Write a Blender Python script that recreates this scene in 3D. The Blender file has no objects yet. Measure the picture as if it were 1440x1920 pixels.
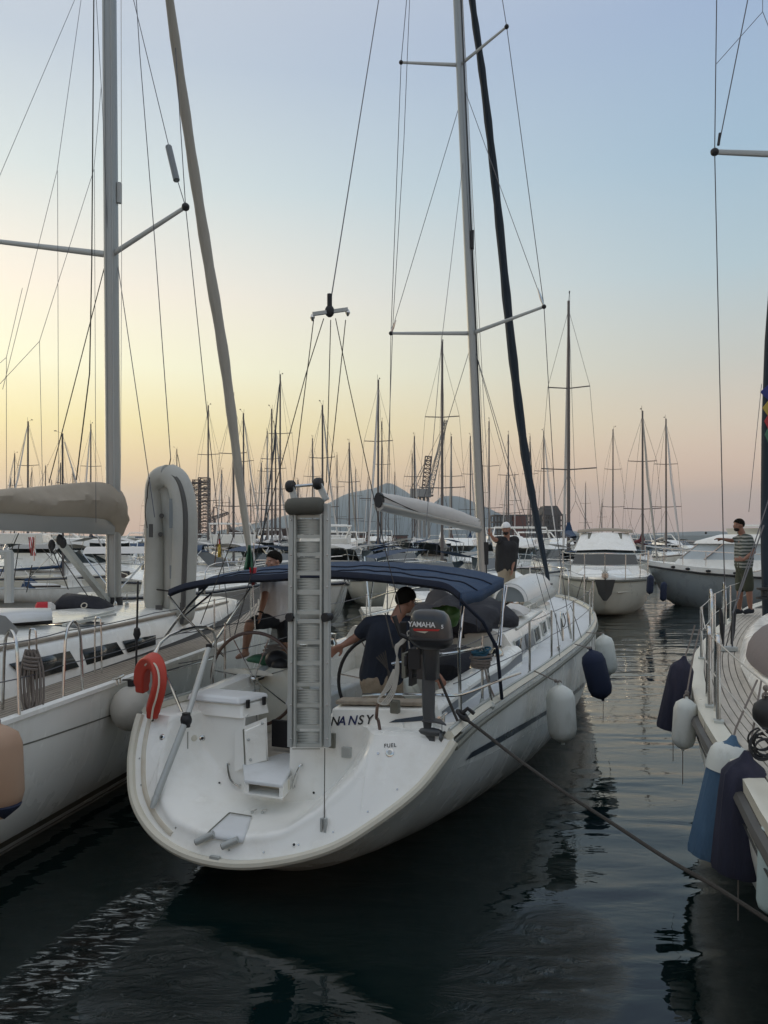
import bpy, bmesh, math, random
from mathutils import Vector, Matrix, Quaternion
from mathutils.bvhtree import BVHTree
V=Vector
random.seed(7)
sc=bpy.context.scene
col=sc.collection
# ------------------------------------------------------------------ camera
F_,ZC,HY=1450.0,2.75,1010.0
cam=bpy.data.cameras.new('camera'); camo=bpy.data.objects.new('camera',cam); col.objects.link(camo)
camo.location=(0,0,ZC); camo.rotation_euler=(math.radians(90),0,0)
cam.sensor_fit='VERTICAL'; cam.sensor_height=36; cam.lens=36*F_/1920; cam.shift_y=(HY-960)/1920
cam.clip_start=.1; cam.clip_end=20000
sc.camera=camo
# ------------------------------------------------------------------ sky
SUN_AZ=math.radians(-44); SUN_EL=math.radians(4)
w=bpy.data.worlds.new('World'); sc.world=w; w.use_nodes=True
nt=w.node_tree; nt.nodes.clear()
def nd(t,**k):
    n=nt.nodes.new(t)
    for a,b in k.items(): setattr(n,a,b)
    return n
def ln(a,b): nt.links.new(a,b)
def mth(op,a,b=None,c=None):
    n=nd('ShaderNodeMath',operation=op)
    for i,x in enumerate((a,b,c)):
        if x is None: continue
        if isinstance(x,(int,float)): n.inputs[i].default_value=x
        else: ln(x,n.inputs[i])
    return n.outputs[0]
def s2l(c):
    return tuple(((x/255)/12.92 if x/255<=.04045 else ((x/255+.055)/1.055)**2.4) for x in c)
tc=nd('ShaderNodeTexCoord'); sx=nd('ShaderNodeSeparateXYZ'); ln(tc.outputs['Generated'],sx.inputs[0])
X,Y,Z=sx.outputs
el=mth('MULTIPLY',mth('ARCSINE',Z),180/math.pi)          # degrees
hl=mth('MAXIMUM',mth('SQRT',mth('ADD',mth('MULTIPLY',X,X),mth('MULTIPLY',Y,Y))),.001)
dt=mth('DIVIDE',mth('ADD',mth('MULTIPLY',X,math.sin(SUN_AZ)),mth('MULTIPLY',Y,math.cos(SUN_AZ))),hl)
mr=nd('ShaderNodeMapRange'); mr.clamp=True; ln(dt,mr.inputs[0]); mr.inputs[1].default_value=.34; mr.inputs[2].default_value=.96
fac=mth('POWER',mr.outputs[0],1.35)
def ramp(stops):
    m=nd('ShaderNodeMapRange'); ln(el,m.inputs[0]); m.inputs[1].default_value=-5; m.inputs[2].default_value=90
    r=nd('ShaderNodeValToRGB'); ln(m.outputs[0],r.inputs[0]); cr=r.color_ramp
    while len(cr.elements)>1: cr.elements.remove(cr.elements[0])
    for i,(e,c) in enumerate(stops):
        p=(e+5)/95
        el_=cr.elements[0] if i==0 else cr.elements.new(p)
        el_.position=p; el_.color=s2l(c)+(1,)
    return r.outputs[0]
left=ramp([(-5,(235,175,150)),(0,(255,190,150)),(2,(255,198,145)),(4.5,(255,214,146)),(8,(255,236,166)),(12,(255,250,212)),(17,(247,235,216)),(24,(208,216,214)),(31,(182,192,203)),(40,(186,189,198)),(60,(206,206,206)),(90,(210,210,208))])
right=ramp([(-5,(150,155,158)),(0,(212,184,172)),(1.5,(228,186,164)),(4,(236,196,166)),(8,(218,200,178)),(12,(195,194,185)),(18,(170,189,197)),(25,(151,176,195)),(33,(146,165,193)),(42,(168,178,196)),(60,(200,202,205)),(90,(210,210,208))])  # both ramps: overhead, out of view, brightened as added fill for the white boats
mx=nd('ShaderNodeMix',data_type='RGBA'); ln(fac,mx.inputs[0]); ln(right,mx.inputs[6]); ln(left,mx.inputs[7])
sky=nd('ShaderNodeTexSky',sky_type='NISHITA'); sky.sun_disc=False; sky.sun_elevation=SUN_EL; sky.sun_rotation=SUN_AZ; sky.dust_density=3; sky.air_density=1.2
SKY_TINT=.06
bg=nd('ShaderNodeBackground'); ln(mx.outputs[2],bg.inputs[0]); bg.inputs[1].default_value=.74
bg2=nd('ShaderNodeBackground'); ln(sky.outputs[0],bg2.inputs[0]); bg2.inputs[1].default_value=.05
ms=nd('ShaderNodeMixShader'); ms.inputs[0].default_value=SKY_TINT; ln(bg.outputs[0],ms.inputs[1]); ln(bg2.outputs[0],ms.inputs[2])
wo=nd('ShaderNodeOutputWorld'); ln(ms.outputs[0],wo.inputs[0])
sun=bpy.data.lights.new('sun','SUN'); sun.energy=.5; sun.angle=math.radians(14); sun.color=(1,.82,.6)
so=bpy.data.objects.new('sun',sun); col.objects.link(so)
so.rotation_euler=V((math.sin(SUN_AZ)*math.cos(SUN_EL),math.cos(SUN_AZ)*math.cos(SUN_EL),math.sin(SUN_EL+.05))).to_track_quat('Z','Y').to_euler()
sc.view_settings.view_transform='Standard'; sc.view_settings.look='None'; sc.view_settings.gamma=1; sc.view_settings.use_curve_mapping=False
sc.view_settings.exposure=.80
sc.render.engine='CYCLES'
try:
    sc.cycles.use_denoising=True; sc.cycles.max_bounces=6; sc.cycles.volume_bounces=0; sc.cycles.transparent_max_bounces=12
    sc.cycles.caustics_reflective=False; sc.cycles.caustics_refractive=False
except Exception: pass

# ------------------------------------------------------------------ materials
def mat(name,c,rough=.5,metal=0,var=.12,vs=3.0,bump=0,bs=60,stretch=None,dirt=None,ds=1.2,damt=.5,spec=.5,coat=0,emit=None,trans=0,alpha=1):
    m=bpy.data.materials.new(name); m.use_nodes=True; t=m.node_tree; N=t.nodes; p=N['Principled BSDF']
    def n(ty,**k):
        q=N.new(ty)
        for a,b in k.items(): setattr(q,a,b)
        return q
    L=t.links.new
    p.inputs['Roughness'].default_value=rough; p.inputs['Metallic'].default_value=metal
    p.inputs['Specular IOR Level'].default_value=spec
    if coat: p.inputs['Coat Weight'].default_value=coat; p.inputs['Coat Roughness'].default_value=.15
    if trans: p.inputs['Transmission Weight'].default_value=trans
    if alpha<1: p.inputs['Alpha'].default_value=alpha
    tc=n('ShaderNodeTexCoord'); mp=n('ShaderNodeMapping'); L(tc.outputs['Object'],mp.inputs[0])
    if stretch: mp.inputs['Scale'].default_value=stretch
    nz=n('ShaderNodeTexNoise'); nz.inputs['Scale'].default_value=vs; nz.inputs['Detail'].default_value=6; L(mp.outputs[0],nz.inputs[0])
    m1=n('ShaderNodeMix',data_type='RGBA'); L(nz.outputs[0],m1.inputs[0])
    m1.inputs[6].default_value=tuple(x*(1-var) for x in c)+(1,); m1.inputs[7].default_value=tuple(min(1,x*(1+var)) for x in c)+(1,)
    out=m1.outputs[2]
    if dirt:
        n2=n('ShaderNodeTexNoise'); n2.inputs['Scale'].default_value=ds; n2.inputs['Detail'].default_value=9; n2.inputs['Roughness'].default_value=.68; L(mp.outputs[0],n2.inputs[0])
        r=n('ShaderNodeMapRange'); r.inputs[1].default_value=.48; r.inputs[2].default_value=.75; r.inputs[4].default_value=damt; L(n2.outputs[0],r.inputs[0])
        m2=n('ShaderNodeMix',data_type='RGBA'); L(r.outputs[0],m2.inputs[0]); L(out,m2.inputs[6]); m2.inputs[7].default_value=tuple(dirt)+(1,); out=m2.outputs[2]
    L(out,p.inputs['Base Color'])
    if rough>.05 and rough<.95:
        rr=n('ShaderNodeMapRange'); L(nz.outputs[0],rr.inputs[0]); rr.inputs[1].default_value=.3; rr.inputs[2].default_value=.7; rr.inputs[3].default_value=max(.02,rough-.08); rr.inputs[4].default_value=rough+.08; L(rr.outputs[0],p.inputs['Roughness'])
    if bump:
        n3=n('ShaderNodeTexNoise'); n3.inputs['Scale'].default_value=bs; n3.inputs['Detail'].default_value=4; L(mp.outputs[0],n3.inputs[0])
        b=n('ShaderNodeBump'); b.inputs['Strength'].default_value=bump; b.inputs['Distance'].default_value=.01; L(n3.outputs[0],b.inputs['Height']); L(b.outputs[0],p.inputs['Normal'])
    if emit: p.inputs['Emission Color'].default_value=tuple(emit)+(1,); p.inputs['Emission Strength'].default_value=1
    return m
M=dict(
 gel=mat('white_gelcoat',(.89,.885,.84),.24,var=.03,dirt=(.55,.50,.40),ds=3.2,damt=.32,bump=.04,bs=12),
 gelside=mat('hull_gelcoat',(.86,.855,.80),.25,var=.05,dirt=(.45,.42,.32),ds=1.1,damt=.45,stretch=(1,1,.35)),
 deck=mat('grey_white_deck',(.70,.72,.73),.55,var=.06,dirt=(.42,.41,.37),ds=2.5,damt=.35,bump=.15,bs=90),
 rim=mat('stained_rim',(.62,.58,.48),.45,var=.14,vs=6,dirt=(.42,.28,.16),ds=2,damt=.6),
 cream=mat('cream_gelcoat',(.66,.63,.53),.35,var=.06,dirt=(.4,.36,.27),damt=.35),
 rubber=mat('grey_rubber',(.16,.16,.13),.6,var=.2),
 black=mat('black_rubber',(.015,.015,.017),.55,var=.3),
 alu=mat('brushed_aluminium',(.52,.54,.51),.55,metal=.35,var=.12,vs=8,dirt=(.25,.25,.23),damt=.4),
 aludull=mat('anodised_grey',(.47,.49,.475),.55,metal=.3,var=.12,vs=5,dirt=(.5,.5,.48),damt=.3),
 mast=mat('mast_aluminium',(.36,.37,.36),.42,metal=.6,var=.08,stretch=(1,1,.1)),
 steel=mat('polished_steel',(.62,.62,.6),.2,metal=1,var=.06),
 farmast=mat('silhouette_mast',(.13,.115,.11),.6,metal=.2,var=.1),  # silhouette darkness of the far masts is put into their colour
 wire=mat('rigging_wire',(.12,.12,.13),.45,metal=.6,var=.1),
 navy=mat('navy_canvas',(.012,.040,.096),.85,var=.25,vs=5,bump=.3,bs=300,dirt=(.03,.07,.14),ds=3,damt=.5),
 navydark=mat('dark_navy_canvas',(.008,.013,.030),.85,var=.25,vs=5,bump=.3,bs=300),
 cover=mat('black_cover_cloth',(.014,.015,.022),.8,var=.4,vs=4,bump=.8,bs=20,dirt=(.05,.05,.06),damt=.5),
 greycloth=mat('grey_cloth',(.28,.28,.27),.85,var=.2,vs=4,bump=.5,bs=24),
 tan=mat('tan_canvas',(.36,.31,.245),.88,var=.10,vs=2.5,bump=.5,bs=9,dirt=(.2,.165,.125),ds=2,damt=.4),
 sail=mat('white_sailcloth',(.62,.60,.57),.8,var=.1,vs=4,bump=.4,bs=14),
 genoa=mat('grey_furled_sail',(.42,.40,.35),.8,var=.15,vs=4,bump=.5,bs=10,stretch=(1,1,.15)),
 genoablue=mat('blue_sail_cover',(.018,.030,.045),.8,var=.3,vs=3,bump=.5,bs=16,stretch=(1,1,.2)),
 teak=mat('weathered_teak',(.36,.31,.25),.8,var=.22,vs=5,stretch=(6,1,1),bump=.2,bs=70,dirt=(.14,.12,.10),ds=2,damt=.6),
 teakgrey=mat('silvered_teak',(.50,.455,.39),.8,var=.16,vs=5,stretch=(6,1,1),bump=.2,bs=70,dirt=(.20,.18,.16),ds=2,damt=.6),
 caulk=mat('black_caulking',(.03,.028,.026),.8),
 wood=mat('varnished_wood',(.09,.045,.028),.4,var=.3,vs=6,coat=.3),
 window=mat('dark_acrylic',(.02,.026,.028),.08,var=.2,spec=.6),
 glasst=mat('tinted_glass',(.05,.065,.07),.06,var=.2,spec=.7),
 cowl=mat('dark_grey_cowl',(.022,.024,.028),.33,var=.1,coat=.3),
 leg=mat('engine_leg_paint',(.07,.075,.08),.45,var=.12,dirt=(.16,.16,.15),damt=.4),
 red=mat('red_print',(.42,.02,.02),.4), whitep=mat('white_print',(.8,.8,.8),.5),
 navyp=mat('navy_print',(.012,.018,.09),.4), blackp=mat('black_print',(.012,.012,.012),.4),
 stripe=mat('dark_blue_stripe',(.018,.026,.042),.3,var=.1), greystripe=mat('grey_stripe',(.16,.175,.19),.4,var=.15),
 orange=mat('red_orange_vinyl',(.46,.045,.025),.55,var=.18,vs=5,dirt=(.33,.05,.035),damt=.6,bump=.3,bs=14),
 webbing=mat('cream_webbing',(.6,.55,.45),.8),
 fwhite=mat('white_fender_vinyl',(.62,.64,.60),.4,var=.10,dirt=(.26,.26,.21),ds=6,damt=.65,stretch=(1,1,.4)),
 fball=mat('off_white_buoy',(.50,.48,.43),.45,var=.1,dirt=(.28,.25,.2),ds=2,damt=.55),
 fpeach=mat('peach_fender',(.40,.26,.175),.55,var=.14,dirt=(.35,.19,.11),damt=.5,stretch=(1,1,.4)),
 fnavy=mat('navy_fender_cloth',(.012,.020,.050),.85,var=.3,bump=.4,bs=60),
 fpurple=mat('faded_purple_cloth',(.022,.024,.045),.95,var=.5,vs=4,bump=.5,bs=50,stretch=(5,5,.35),dirt=(.06,.048,.065),ds=1.6,damt=.6),
 fblue=mat('faded_blue_cloth',(.06,.12,.20),.9,var=.28,vs=3,bump=.4,bs=50,stretch=(2,2,.5),dirt=(.12,.21,.30),ds=1.6,damt=.6),
 fpale=mat('pale_green_fender',(.42,.52,.52),.4,var=.1),
 ropew=mat('white_rope',(.55,.53,.48),.85,var=.2,bump=.8,bs=150), roped=mat('dark_rope',(.05,.045,.04),.9,var=.3,bump=.8,bs=150),
 ropeg=mat('grey_rope',(.22,.19,.17),.9,var=.3,bump=.8,bs=150), ropeb=mat('teal_blue_rope',(.03,.12,.19),.85,var=.3,bump=.8,bs=120),
 skin=mat('skin',(.42,.235,.165),.5,var=.08,vs=8), skintan=mat('tanned_skin',(.30,.15,.10),.5,var=.08,vs=8),
 hair=mat('dark_hair',(.010,.008,.006),.92,spec=.15,var=.3,bump=1,bs=200), beard=mat('beard',(.02,.014,.011),.8,var=.3,bump=1,bs=250),
 tee=mat('white_tee',(.85,.85,.85),.85,var=.05,bump=.5,bs=20), polo=mat('navy_polo',(.012,.018,.033),.85,var=.2,bump=.6,bs=16),
 teeb=mat('black_tee',(.018,.018,.02),.85,var=.2,bump=.5,bs=18), shortsb=mat('black_shorts',(.014,.017,.024),.85,var=.2,bump=.4,bs=20),
 khaki=mat('khaki_cloth',(.30,.25,.18),.85,var=.15,bump=.5,bs=18), camo=mat('faded_camouflage',(.33,.27,.20),.85,var=.3,vs=9,bump=.4,bs=20,dirt=(.16,.12,.08),ds=9,damt=.8),
 olive=mat('olive_shorts',(.055,.062,.04),.85,var=.15,bump=.4,bs=18),
 rib=mat('light_grey_hypalon',(.42,.42,.385),.5,var=.06,dirt=(.30,.28,.24),ds=1.8,damt=.4), ribdark=mat('dark_grey_hypalon',(.07,.068,.065),.55,var=.1),
 ribwhite=mat('white_grp_hull',(.70,.70,.68),.35,var=.05), ribgrey=mat('blue_grey_hypalon',(.20,.225,.235),.5,var=.08),
 bag=mat('khaki_grey_bag',(.10,.10,.085),.8,var=.25,bump=.5,bs=14),
 bluebag=mat('blue_bag',(.02,.07,.15),.6), greenbag=mat('green_plastic_bag',(.05,.13,.03),.45,var=.5,vs=14,bump=1,bs=25),
 flagg=mat('flag_green',(.06,.17,.10),.8), flagw=mat('flag_white',(.65,.65,.6),.8), flagr=mat('flag_red',(.5,.03,.04),.8),
 flagy=mat('flag_yellow',(.5,.36,.06),.8), flagk=mat('flag_black',(.01,.01,.01),.8), flagb=mat('flag_blue',(.03,.04,.2),.8),
 antifoul=mat('brown_boot_stripe',(.10,.085,.062),.7,var=.25,dirt=(.2,.18,.13),damt=.5), hullgrey=mat('slate_hull_paint',(.28,.31,.32),.3,var=.1,dirt=(.2,.2,.18),damt=.4),
 hullblue=mat('navy_hull_paint',(.012,.022,.06),.25,var=.1), hullred=mat('dark_red_hull',(.09,.02,.018),.4), wine=mat('wine_canvas',(.16,.018,.03),.85),
 ship=mat('dark_brown_ship',(.05,.024,.018),.6,var=.3), concrete=mat('grey_concrete',(.22,.21,.20),.9,var=.15,vs=.4), frameb=mat('dark_frame_concrete',(.10,.09,.085),.9,var=.15,vs=.3),
 cranem=mat('crane_paint',(.11,.08,.075),.6,var=.2), cranewhite=mat('crane_grey_paint',(.33,.33,.32),.6,var=.2), rooft=mat('dark_roof',(.05,.042,.04),.8), brick=mat('red_brick_wall',(.17,.06,.045),.9,var=.2),
 mount=mat('hazy_mountain_scrub',(.045,.085,.12),.95,var=.3,vs=.006), coast=mat('coast_haze_land',(.08,.09,.085),.95,var=.3,vs=.01),  # mountain: blue of the distant haze is put into the scrub colour
 tree=mat('tree_foliage',(.035,.055,.025),.8,var=.4,vs=2), yellow=mat('yellow_plastic',(.5,.42,.12),.5),
)
# ------------------------------------------------------------------ mesh builder (world-space verts)
WM={}
def P(px,py,d): return V(((px-720)/F_*d,d,ZC-(py-HY)/F_*d))
def Pz(px,py,z): return P(px,py,(ZC-z)*F_/(py-HY))
class Fr:
    def __init__(s,x,y,h):
        s.M=Matrix.Translation((x,y,0))@Matrix.Rotation(-math.radians(h),4,'Z'); s.I=s.M.inverted()
    def w(s,x,y,z): return s.M@V((x,y,z))
    def at(s,px,py,ax,val):
        a=s.I@V((0,0,ZC)); b=s.I@P(px,py,1); t=(val-a[ax])/(b[ax]-a[ax]); return s.M@(a+(b-a)*t)
    def x(s,px,py,v): return s.at(px,py,0,v)
    def y(s,px,py,v): return s.at(px,py,1,v)
    def z(s,px,py,v): return s.at(px,py,2,v)
ID=Matrix.Identity(4)
class G:
    def __init__(s,M=ID): s.v=[];s.f=[];s.m=[];s.M=M;s.mi=0
    def add(s,vs,fs):
        o=len(s.v); s.v+=[s.M@V(x) for x in vs]; s.f+=[tuple(i+o for i in f) for f in fs]; s.m+=[s.mi]*len(fs); return s
    def box(s,c,d,R=None,taper=1):
        hx,hy,hz=d[0]/2,d[1]/2,d[2]/2; c=V(c)
        q=[V((x*hx*(taper if z>0 else 1),y*hy*(taper if z>0 else 1),z*hz)) for z in(-1,1) for y in(-1,1) for x in(-1,1)]
        if R is not None: q=[R@p for p in q]
        return s.add([c+p for p in q],[(0,2,3,1),(4,5,7,6),(0,1,5,4),(2,6,7,3),(0,4,6,2),(1,3,7,5)])
    def beam(s,a,b,w_,h_,up=(0,0,1)):
        a,b=V(a),V(b); d=(b-a).normalized(); u=V(up); x=d.cross(u); x=x.normalized() if x.length>1e-4 else V((1,0,0)); u=x.cross(d).normalized()
        x*=w_/2;u*=h_/2
        return s.add([a-x-u,a+x-u,a+x+u,a-x+u,b-x-u,b+x-u,b+x+u,b-x+u],[(0,1,2,3),(7,6,5,4),(0,4,5,1),(1,5,6,2),(2,6,7,3),(3,7,4,0)])
    def tube(s,pts,r,n=8,cap=True,sy=1.0,up=None):
        pts=[V(p) for p in pts]; k=len(pts); rs=r if isinstance(r,(list,tuple)) else [r]*k
        vs=[];nrm=None
        for i,p in enumerate(pts):
            t=(pts[min(i+1,k-1)]-pts[max(i-1,0)])
            t=t.normalized() if t.length>1e-9 else V((0,0,1))
            if nrm is None:
                u0=V(up) if up else (V((0,0,1)) if abs(t.z)<.9 else V((1,0,0)))
                nrm=(u0-t*u0.dot(t)).normalized()
            else:
                nrm=nrm-t*nrm.dot(t); nrm=nrm.normalized() if nrm.length>1e-6 else t.orthogonal().normalized()
            b=t.cross(nrm)
            for j in range(n):
                a=2*math.pi*j/n; vs.append(p+(nrm*math.cos(a)+b*math.sin(a)*sy)*rs[i])
        fs=[(i*n+j,i*n+(j+1)%n,(i+1)*n+(j+1)%n,(i+1)*n+j) for i in range(k-1) for j in range(n)]
        if cap: fs+=[tuple(range(n-1,-1,-1)),tuple((k-1)*n+j for j in range(n))]
        return s.add(vs,fs)
    def grid(s,rows,close=False,thick=0):
        n=len(rows[0]); vs=[p for r in rows for p in r]
        fs=[(i*n+j,i*n+(j+1)%n,(i+1)*n+(j+1)%n,(i+1)*n+j) for i in range(len(rows)-1) for j in range(n if close else n-1)]
        return s.add(vs,fs)
    def loft(s,rings,cap=True):
        n=len(rings[0]); s.grid(rings,True)
        if cap: s.add(rings[0],[tuple(range(n-1,-1,-1))]); s.add(rings[-1],[tuple(range(n))])
        return s
    def lathe(s,prof,n=16,o=(0,0,0),R=None):
        o=V(o); rings=[]
        for r,z in prof:
            ring=[V((r*math.cos(2*math.pi*j/n),r*math.sin(2*math.pi*j/n),z)) for j in range(n)]
            rings.append([o+(R@p if R is not None else p) for p in ring])
        return s.loft(rings)
    def sph(s,c,r,n=12,m=8,R=None):
        if not isinstance(r,(tuple,list,Vector)): r=(r,r,r)
        rings=[]
        for i in range(m+1):
            a=-math.pi/2+math.pi*i/m; ca=max(math.cos(a),.001)
            ring=[V((ca*math.cos(2*math.pi*j/n)*r[0],ca*math.sin(2*math.pi*j/n)*r[1],math.sin(a)*r[2])) for j in range(n)]
            rings.append([V(c)+(R@p if R is not None else p) for p in ring])
        return s.loft(rings)
    def tor(s,c,R_,r,ax=(0,0,1),n=24,m=8,a0=0,a1=2*math.pi):
        q=V(ax).normalized().to_track_quat('Z','Y'); full=abs(a1-a0-2*math.pi)<1e-6
        pts=[V(c)+q@V((math.cos(a0+(a1-a0)*i/n)*R_,math.sin(a0+(a1-a0)*i/n)*R_,0)) for i in range(n+1)]
        return s.tube(pts,r,m,cap=not full,up=q@V((0,0,1)))
    def prism(s,poly,depth,origin=(0,0,0),ux=(1,0,0),uy=(0,0,1)):
        ux,uy=V(ux).normalized(),V(uy).normalized(); nz=ux.cross(uy); o=V(origin); n=len(poly)
        a=[o+ux*x+uy*y for x,y in poly]; b=[p+nz*depth for p in a]
        return s.add(a+b,[tuple(range(n-1,-1,-1)),tuple(range(n,2*n))]+[(i,(i+1)%n,(i+1)%n+n,i+n) for i in range(n)])
    def bvh(s): return BVHTree.FromPolygons([tuple(p) for p in s.v],[list(f) for f in s.f])
def root_m(o):
    return WM[o.name]
def setm(o,M_): 
    WM[o.name]=M_
def thing(name,label,cat,loc=(0,0,0),rz=0,group=None,fr=None):
    o=bpy.data.objects.new(name,None); col.objects.link(o); o.empty_display_size=.1
    if fr is not None:
        o.location=fr.M.to_translation(); o.rotation_euler=(0,0,fr.M.to_euler().z); m=fr.M.copy()
    else:
        o.location=loc; o.rotation_euler=(0,0,rz); m=Matrix.Translation(V(loc))@Matrix.Rotation(rz,4,'Z')
    o['label']=label; o['category']=cat
    if group: o['group']=group
    setm(o,m); return o
def mk(name,g,m,parent=None,M_=None,smooth=40,label=None,kind=None):
    me=bpy.data.meshes.new(name)
    M0=root_m(parent) if parent is not None else (M_ or ID); I=M0.inverted()
    me.from_pydata([tuple(I@p) for p in g.v],[],g.f)
    for x in (m if isinstance(m,(list,tuple)) else [m]): me.materials.append(x)
    if g.m and max(g.m)>0: me.polygons.foreach_set('material_index',g.m)
    bm=bmesh.new(); bm.from_mesh(me); bmesh.ops.recalc_face_normals(bm,faces=bm.faces); bm.to_mesh(me); bm.free()
    if smooth:
        me.polygons.foreach_set('use_smooth',[True]*len(me.polygons)); me.set_sharp_from_angle(angle=math.radians(smooth))
    o=bpy.data.objects.new(name,me); col.objects.link(o)
    if parent is not None: o.parent=parent
    elif M_ is not None: o.matrix_world=M_
    setm(o,M0)
    if label: o['label']=label
    if kind: o['kind']=kind
    return o
def solo(name,g,m,label,cat,group=None,smooth=40,kind=None):
    c=sum(g.v,V((0,0,0)))/len(g.v); c.z=min(p.z for p in g.v)
    o=mk(name,g,m,None,Matrix.Translation(c),smooth)
    if label: o['label']=label
    if cat: o['category']=cat
    if group: o['group']=group
    if kind: o['kind']=kind
    return o
def bev(o,w_=.01,seg=2):
    b=o.modifiers.new('bevel','BEVEL'); b.width=w_; b.segments=seg; b.limit_method='ANGLE'; b.angle_limit=math.radians(35); return o
def dup(root,M_,label=None,group=None):
    def cp(o,par):
        c=o.copy(); col.objects.link(c); c.parent=par
        for ch in o.children: cp(ch,c)
        return c
    r=cp(root,None); r.matrix_world=M_
    if label: r['label']=label
    if group: r['group']=group
    return r
def text_g(txt,size,M_,depth=.003,shear=0,spacing=1.0,bold=.012):
    cu=bpy.data.curves.new('t','FONT'); cu.body=txt; cu.size=size; cu.extrude=depth/2; cu.align_x='LEFT'; cu.shear=shear; cu.offset=size*bold; cu.space_character=spacing
    o=bpy.data.objects.new('t',cu); col.objects.link(o); bpy.context.view_layer.update()
    dg=bpy.context.evaluated_depsgraph_get(); me=bpy.data.meshes.new_from_object(o.evaluated_get(dg))
    g=G(M_); g.add([v.co for v in me.vertices],[tuple(p.vertices) for p in me.polygons])
    bpy.data.objects.remove(o); bpy.data.curves.remove(cu); bpy.data.meshes.remove(me); return g
def plane_m(o,ux,uy):
    ux=V(ux).normalized(); n=ux.cross(V(uy)).normalized(); uy=n.cross(ux)
    m=Matrix.Identity(4)
    for i in range(3): m[i][0]=ux[i];m[i][1]=uy[i];m[i][2]=n[i];m[i][3]=V(o)[i]
    return m
def arc(pts,n=6):
    """Catmull-Rom through pts"""
    pts=[V(p) for p in pts]; out=[]
    for i in range(len(pts)-1):
        p0=pts[max(i-1,0)];p1=pts[i];p2=pts[i+1];p3=pts[min(i+2,len(pts)-1)]
        for k in range(n):
            t=k/n; out.append(.5*((2*p1)+(p2-p0)*t+(2*p0-5*p1+4*p2-p3)*t*t+(3*p1-p0-3*p2+p3)*t**3))
    out.append(pts[-1]); return out
def sag(a,b,s=.1,n=10):
    a,b=V(a),V(b); return [a.lerp(b,i/n)-V((0,0,s*4*(i/n)*(1-i/n))) for i in range(n+1)]
def interp(t,tab):
    if t<=tab[0][0]: return tab[0][1]
    for (a,x),(b,y) in zip(tab,tab[1:]):
        if t<=b: return x+(y-x)*(t-a)/(b-a)
    return tab[-1][1]
def sm(tab,t):
    """smooth (Catmull-Rom) table lookup"""
    k=0
    while k<len(tab)-2 and t>tab[k+1][0]: k+=1
    (x1,y1),(x2,y2)=tab[k],tab[k+1]; y0=tab[max(k-1,0)][1]; y3=tab[min(k+2,len(tab)-1)][1]
    u=min(max((t-x1)/(x2-x1),0),1)
    return .5*((2*y1)+(y2-y0)*u+(2*y0-5*y1+4*y2-y3)*u*u+(3*y1-y0-3*y2+y3)*u**3)
def hitpx(bv,px,py,off=.003):
    o=V((0,0,ZC)); d=(P(px,py,1)-o).normalized(); h=bv.ray_cast(o,d)
    if h[0] is None: return None,None
    n=h[1] if h[1].dot(d)<0 else -h[1]
    return h[0]+n*off,n
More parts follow.
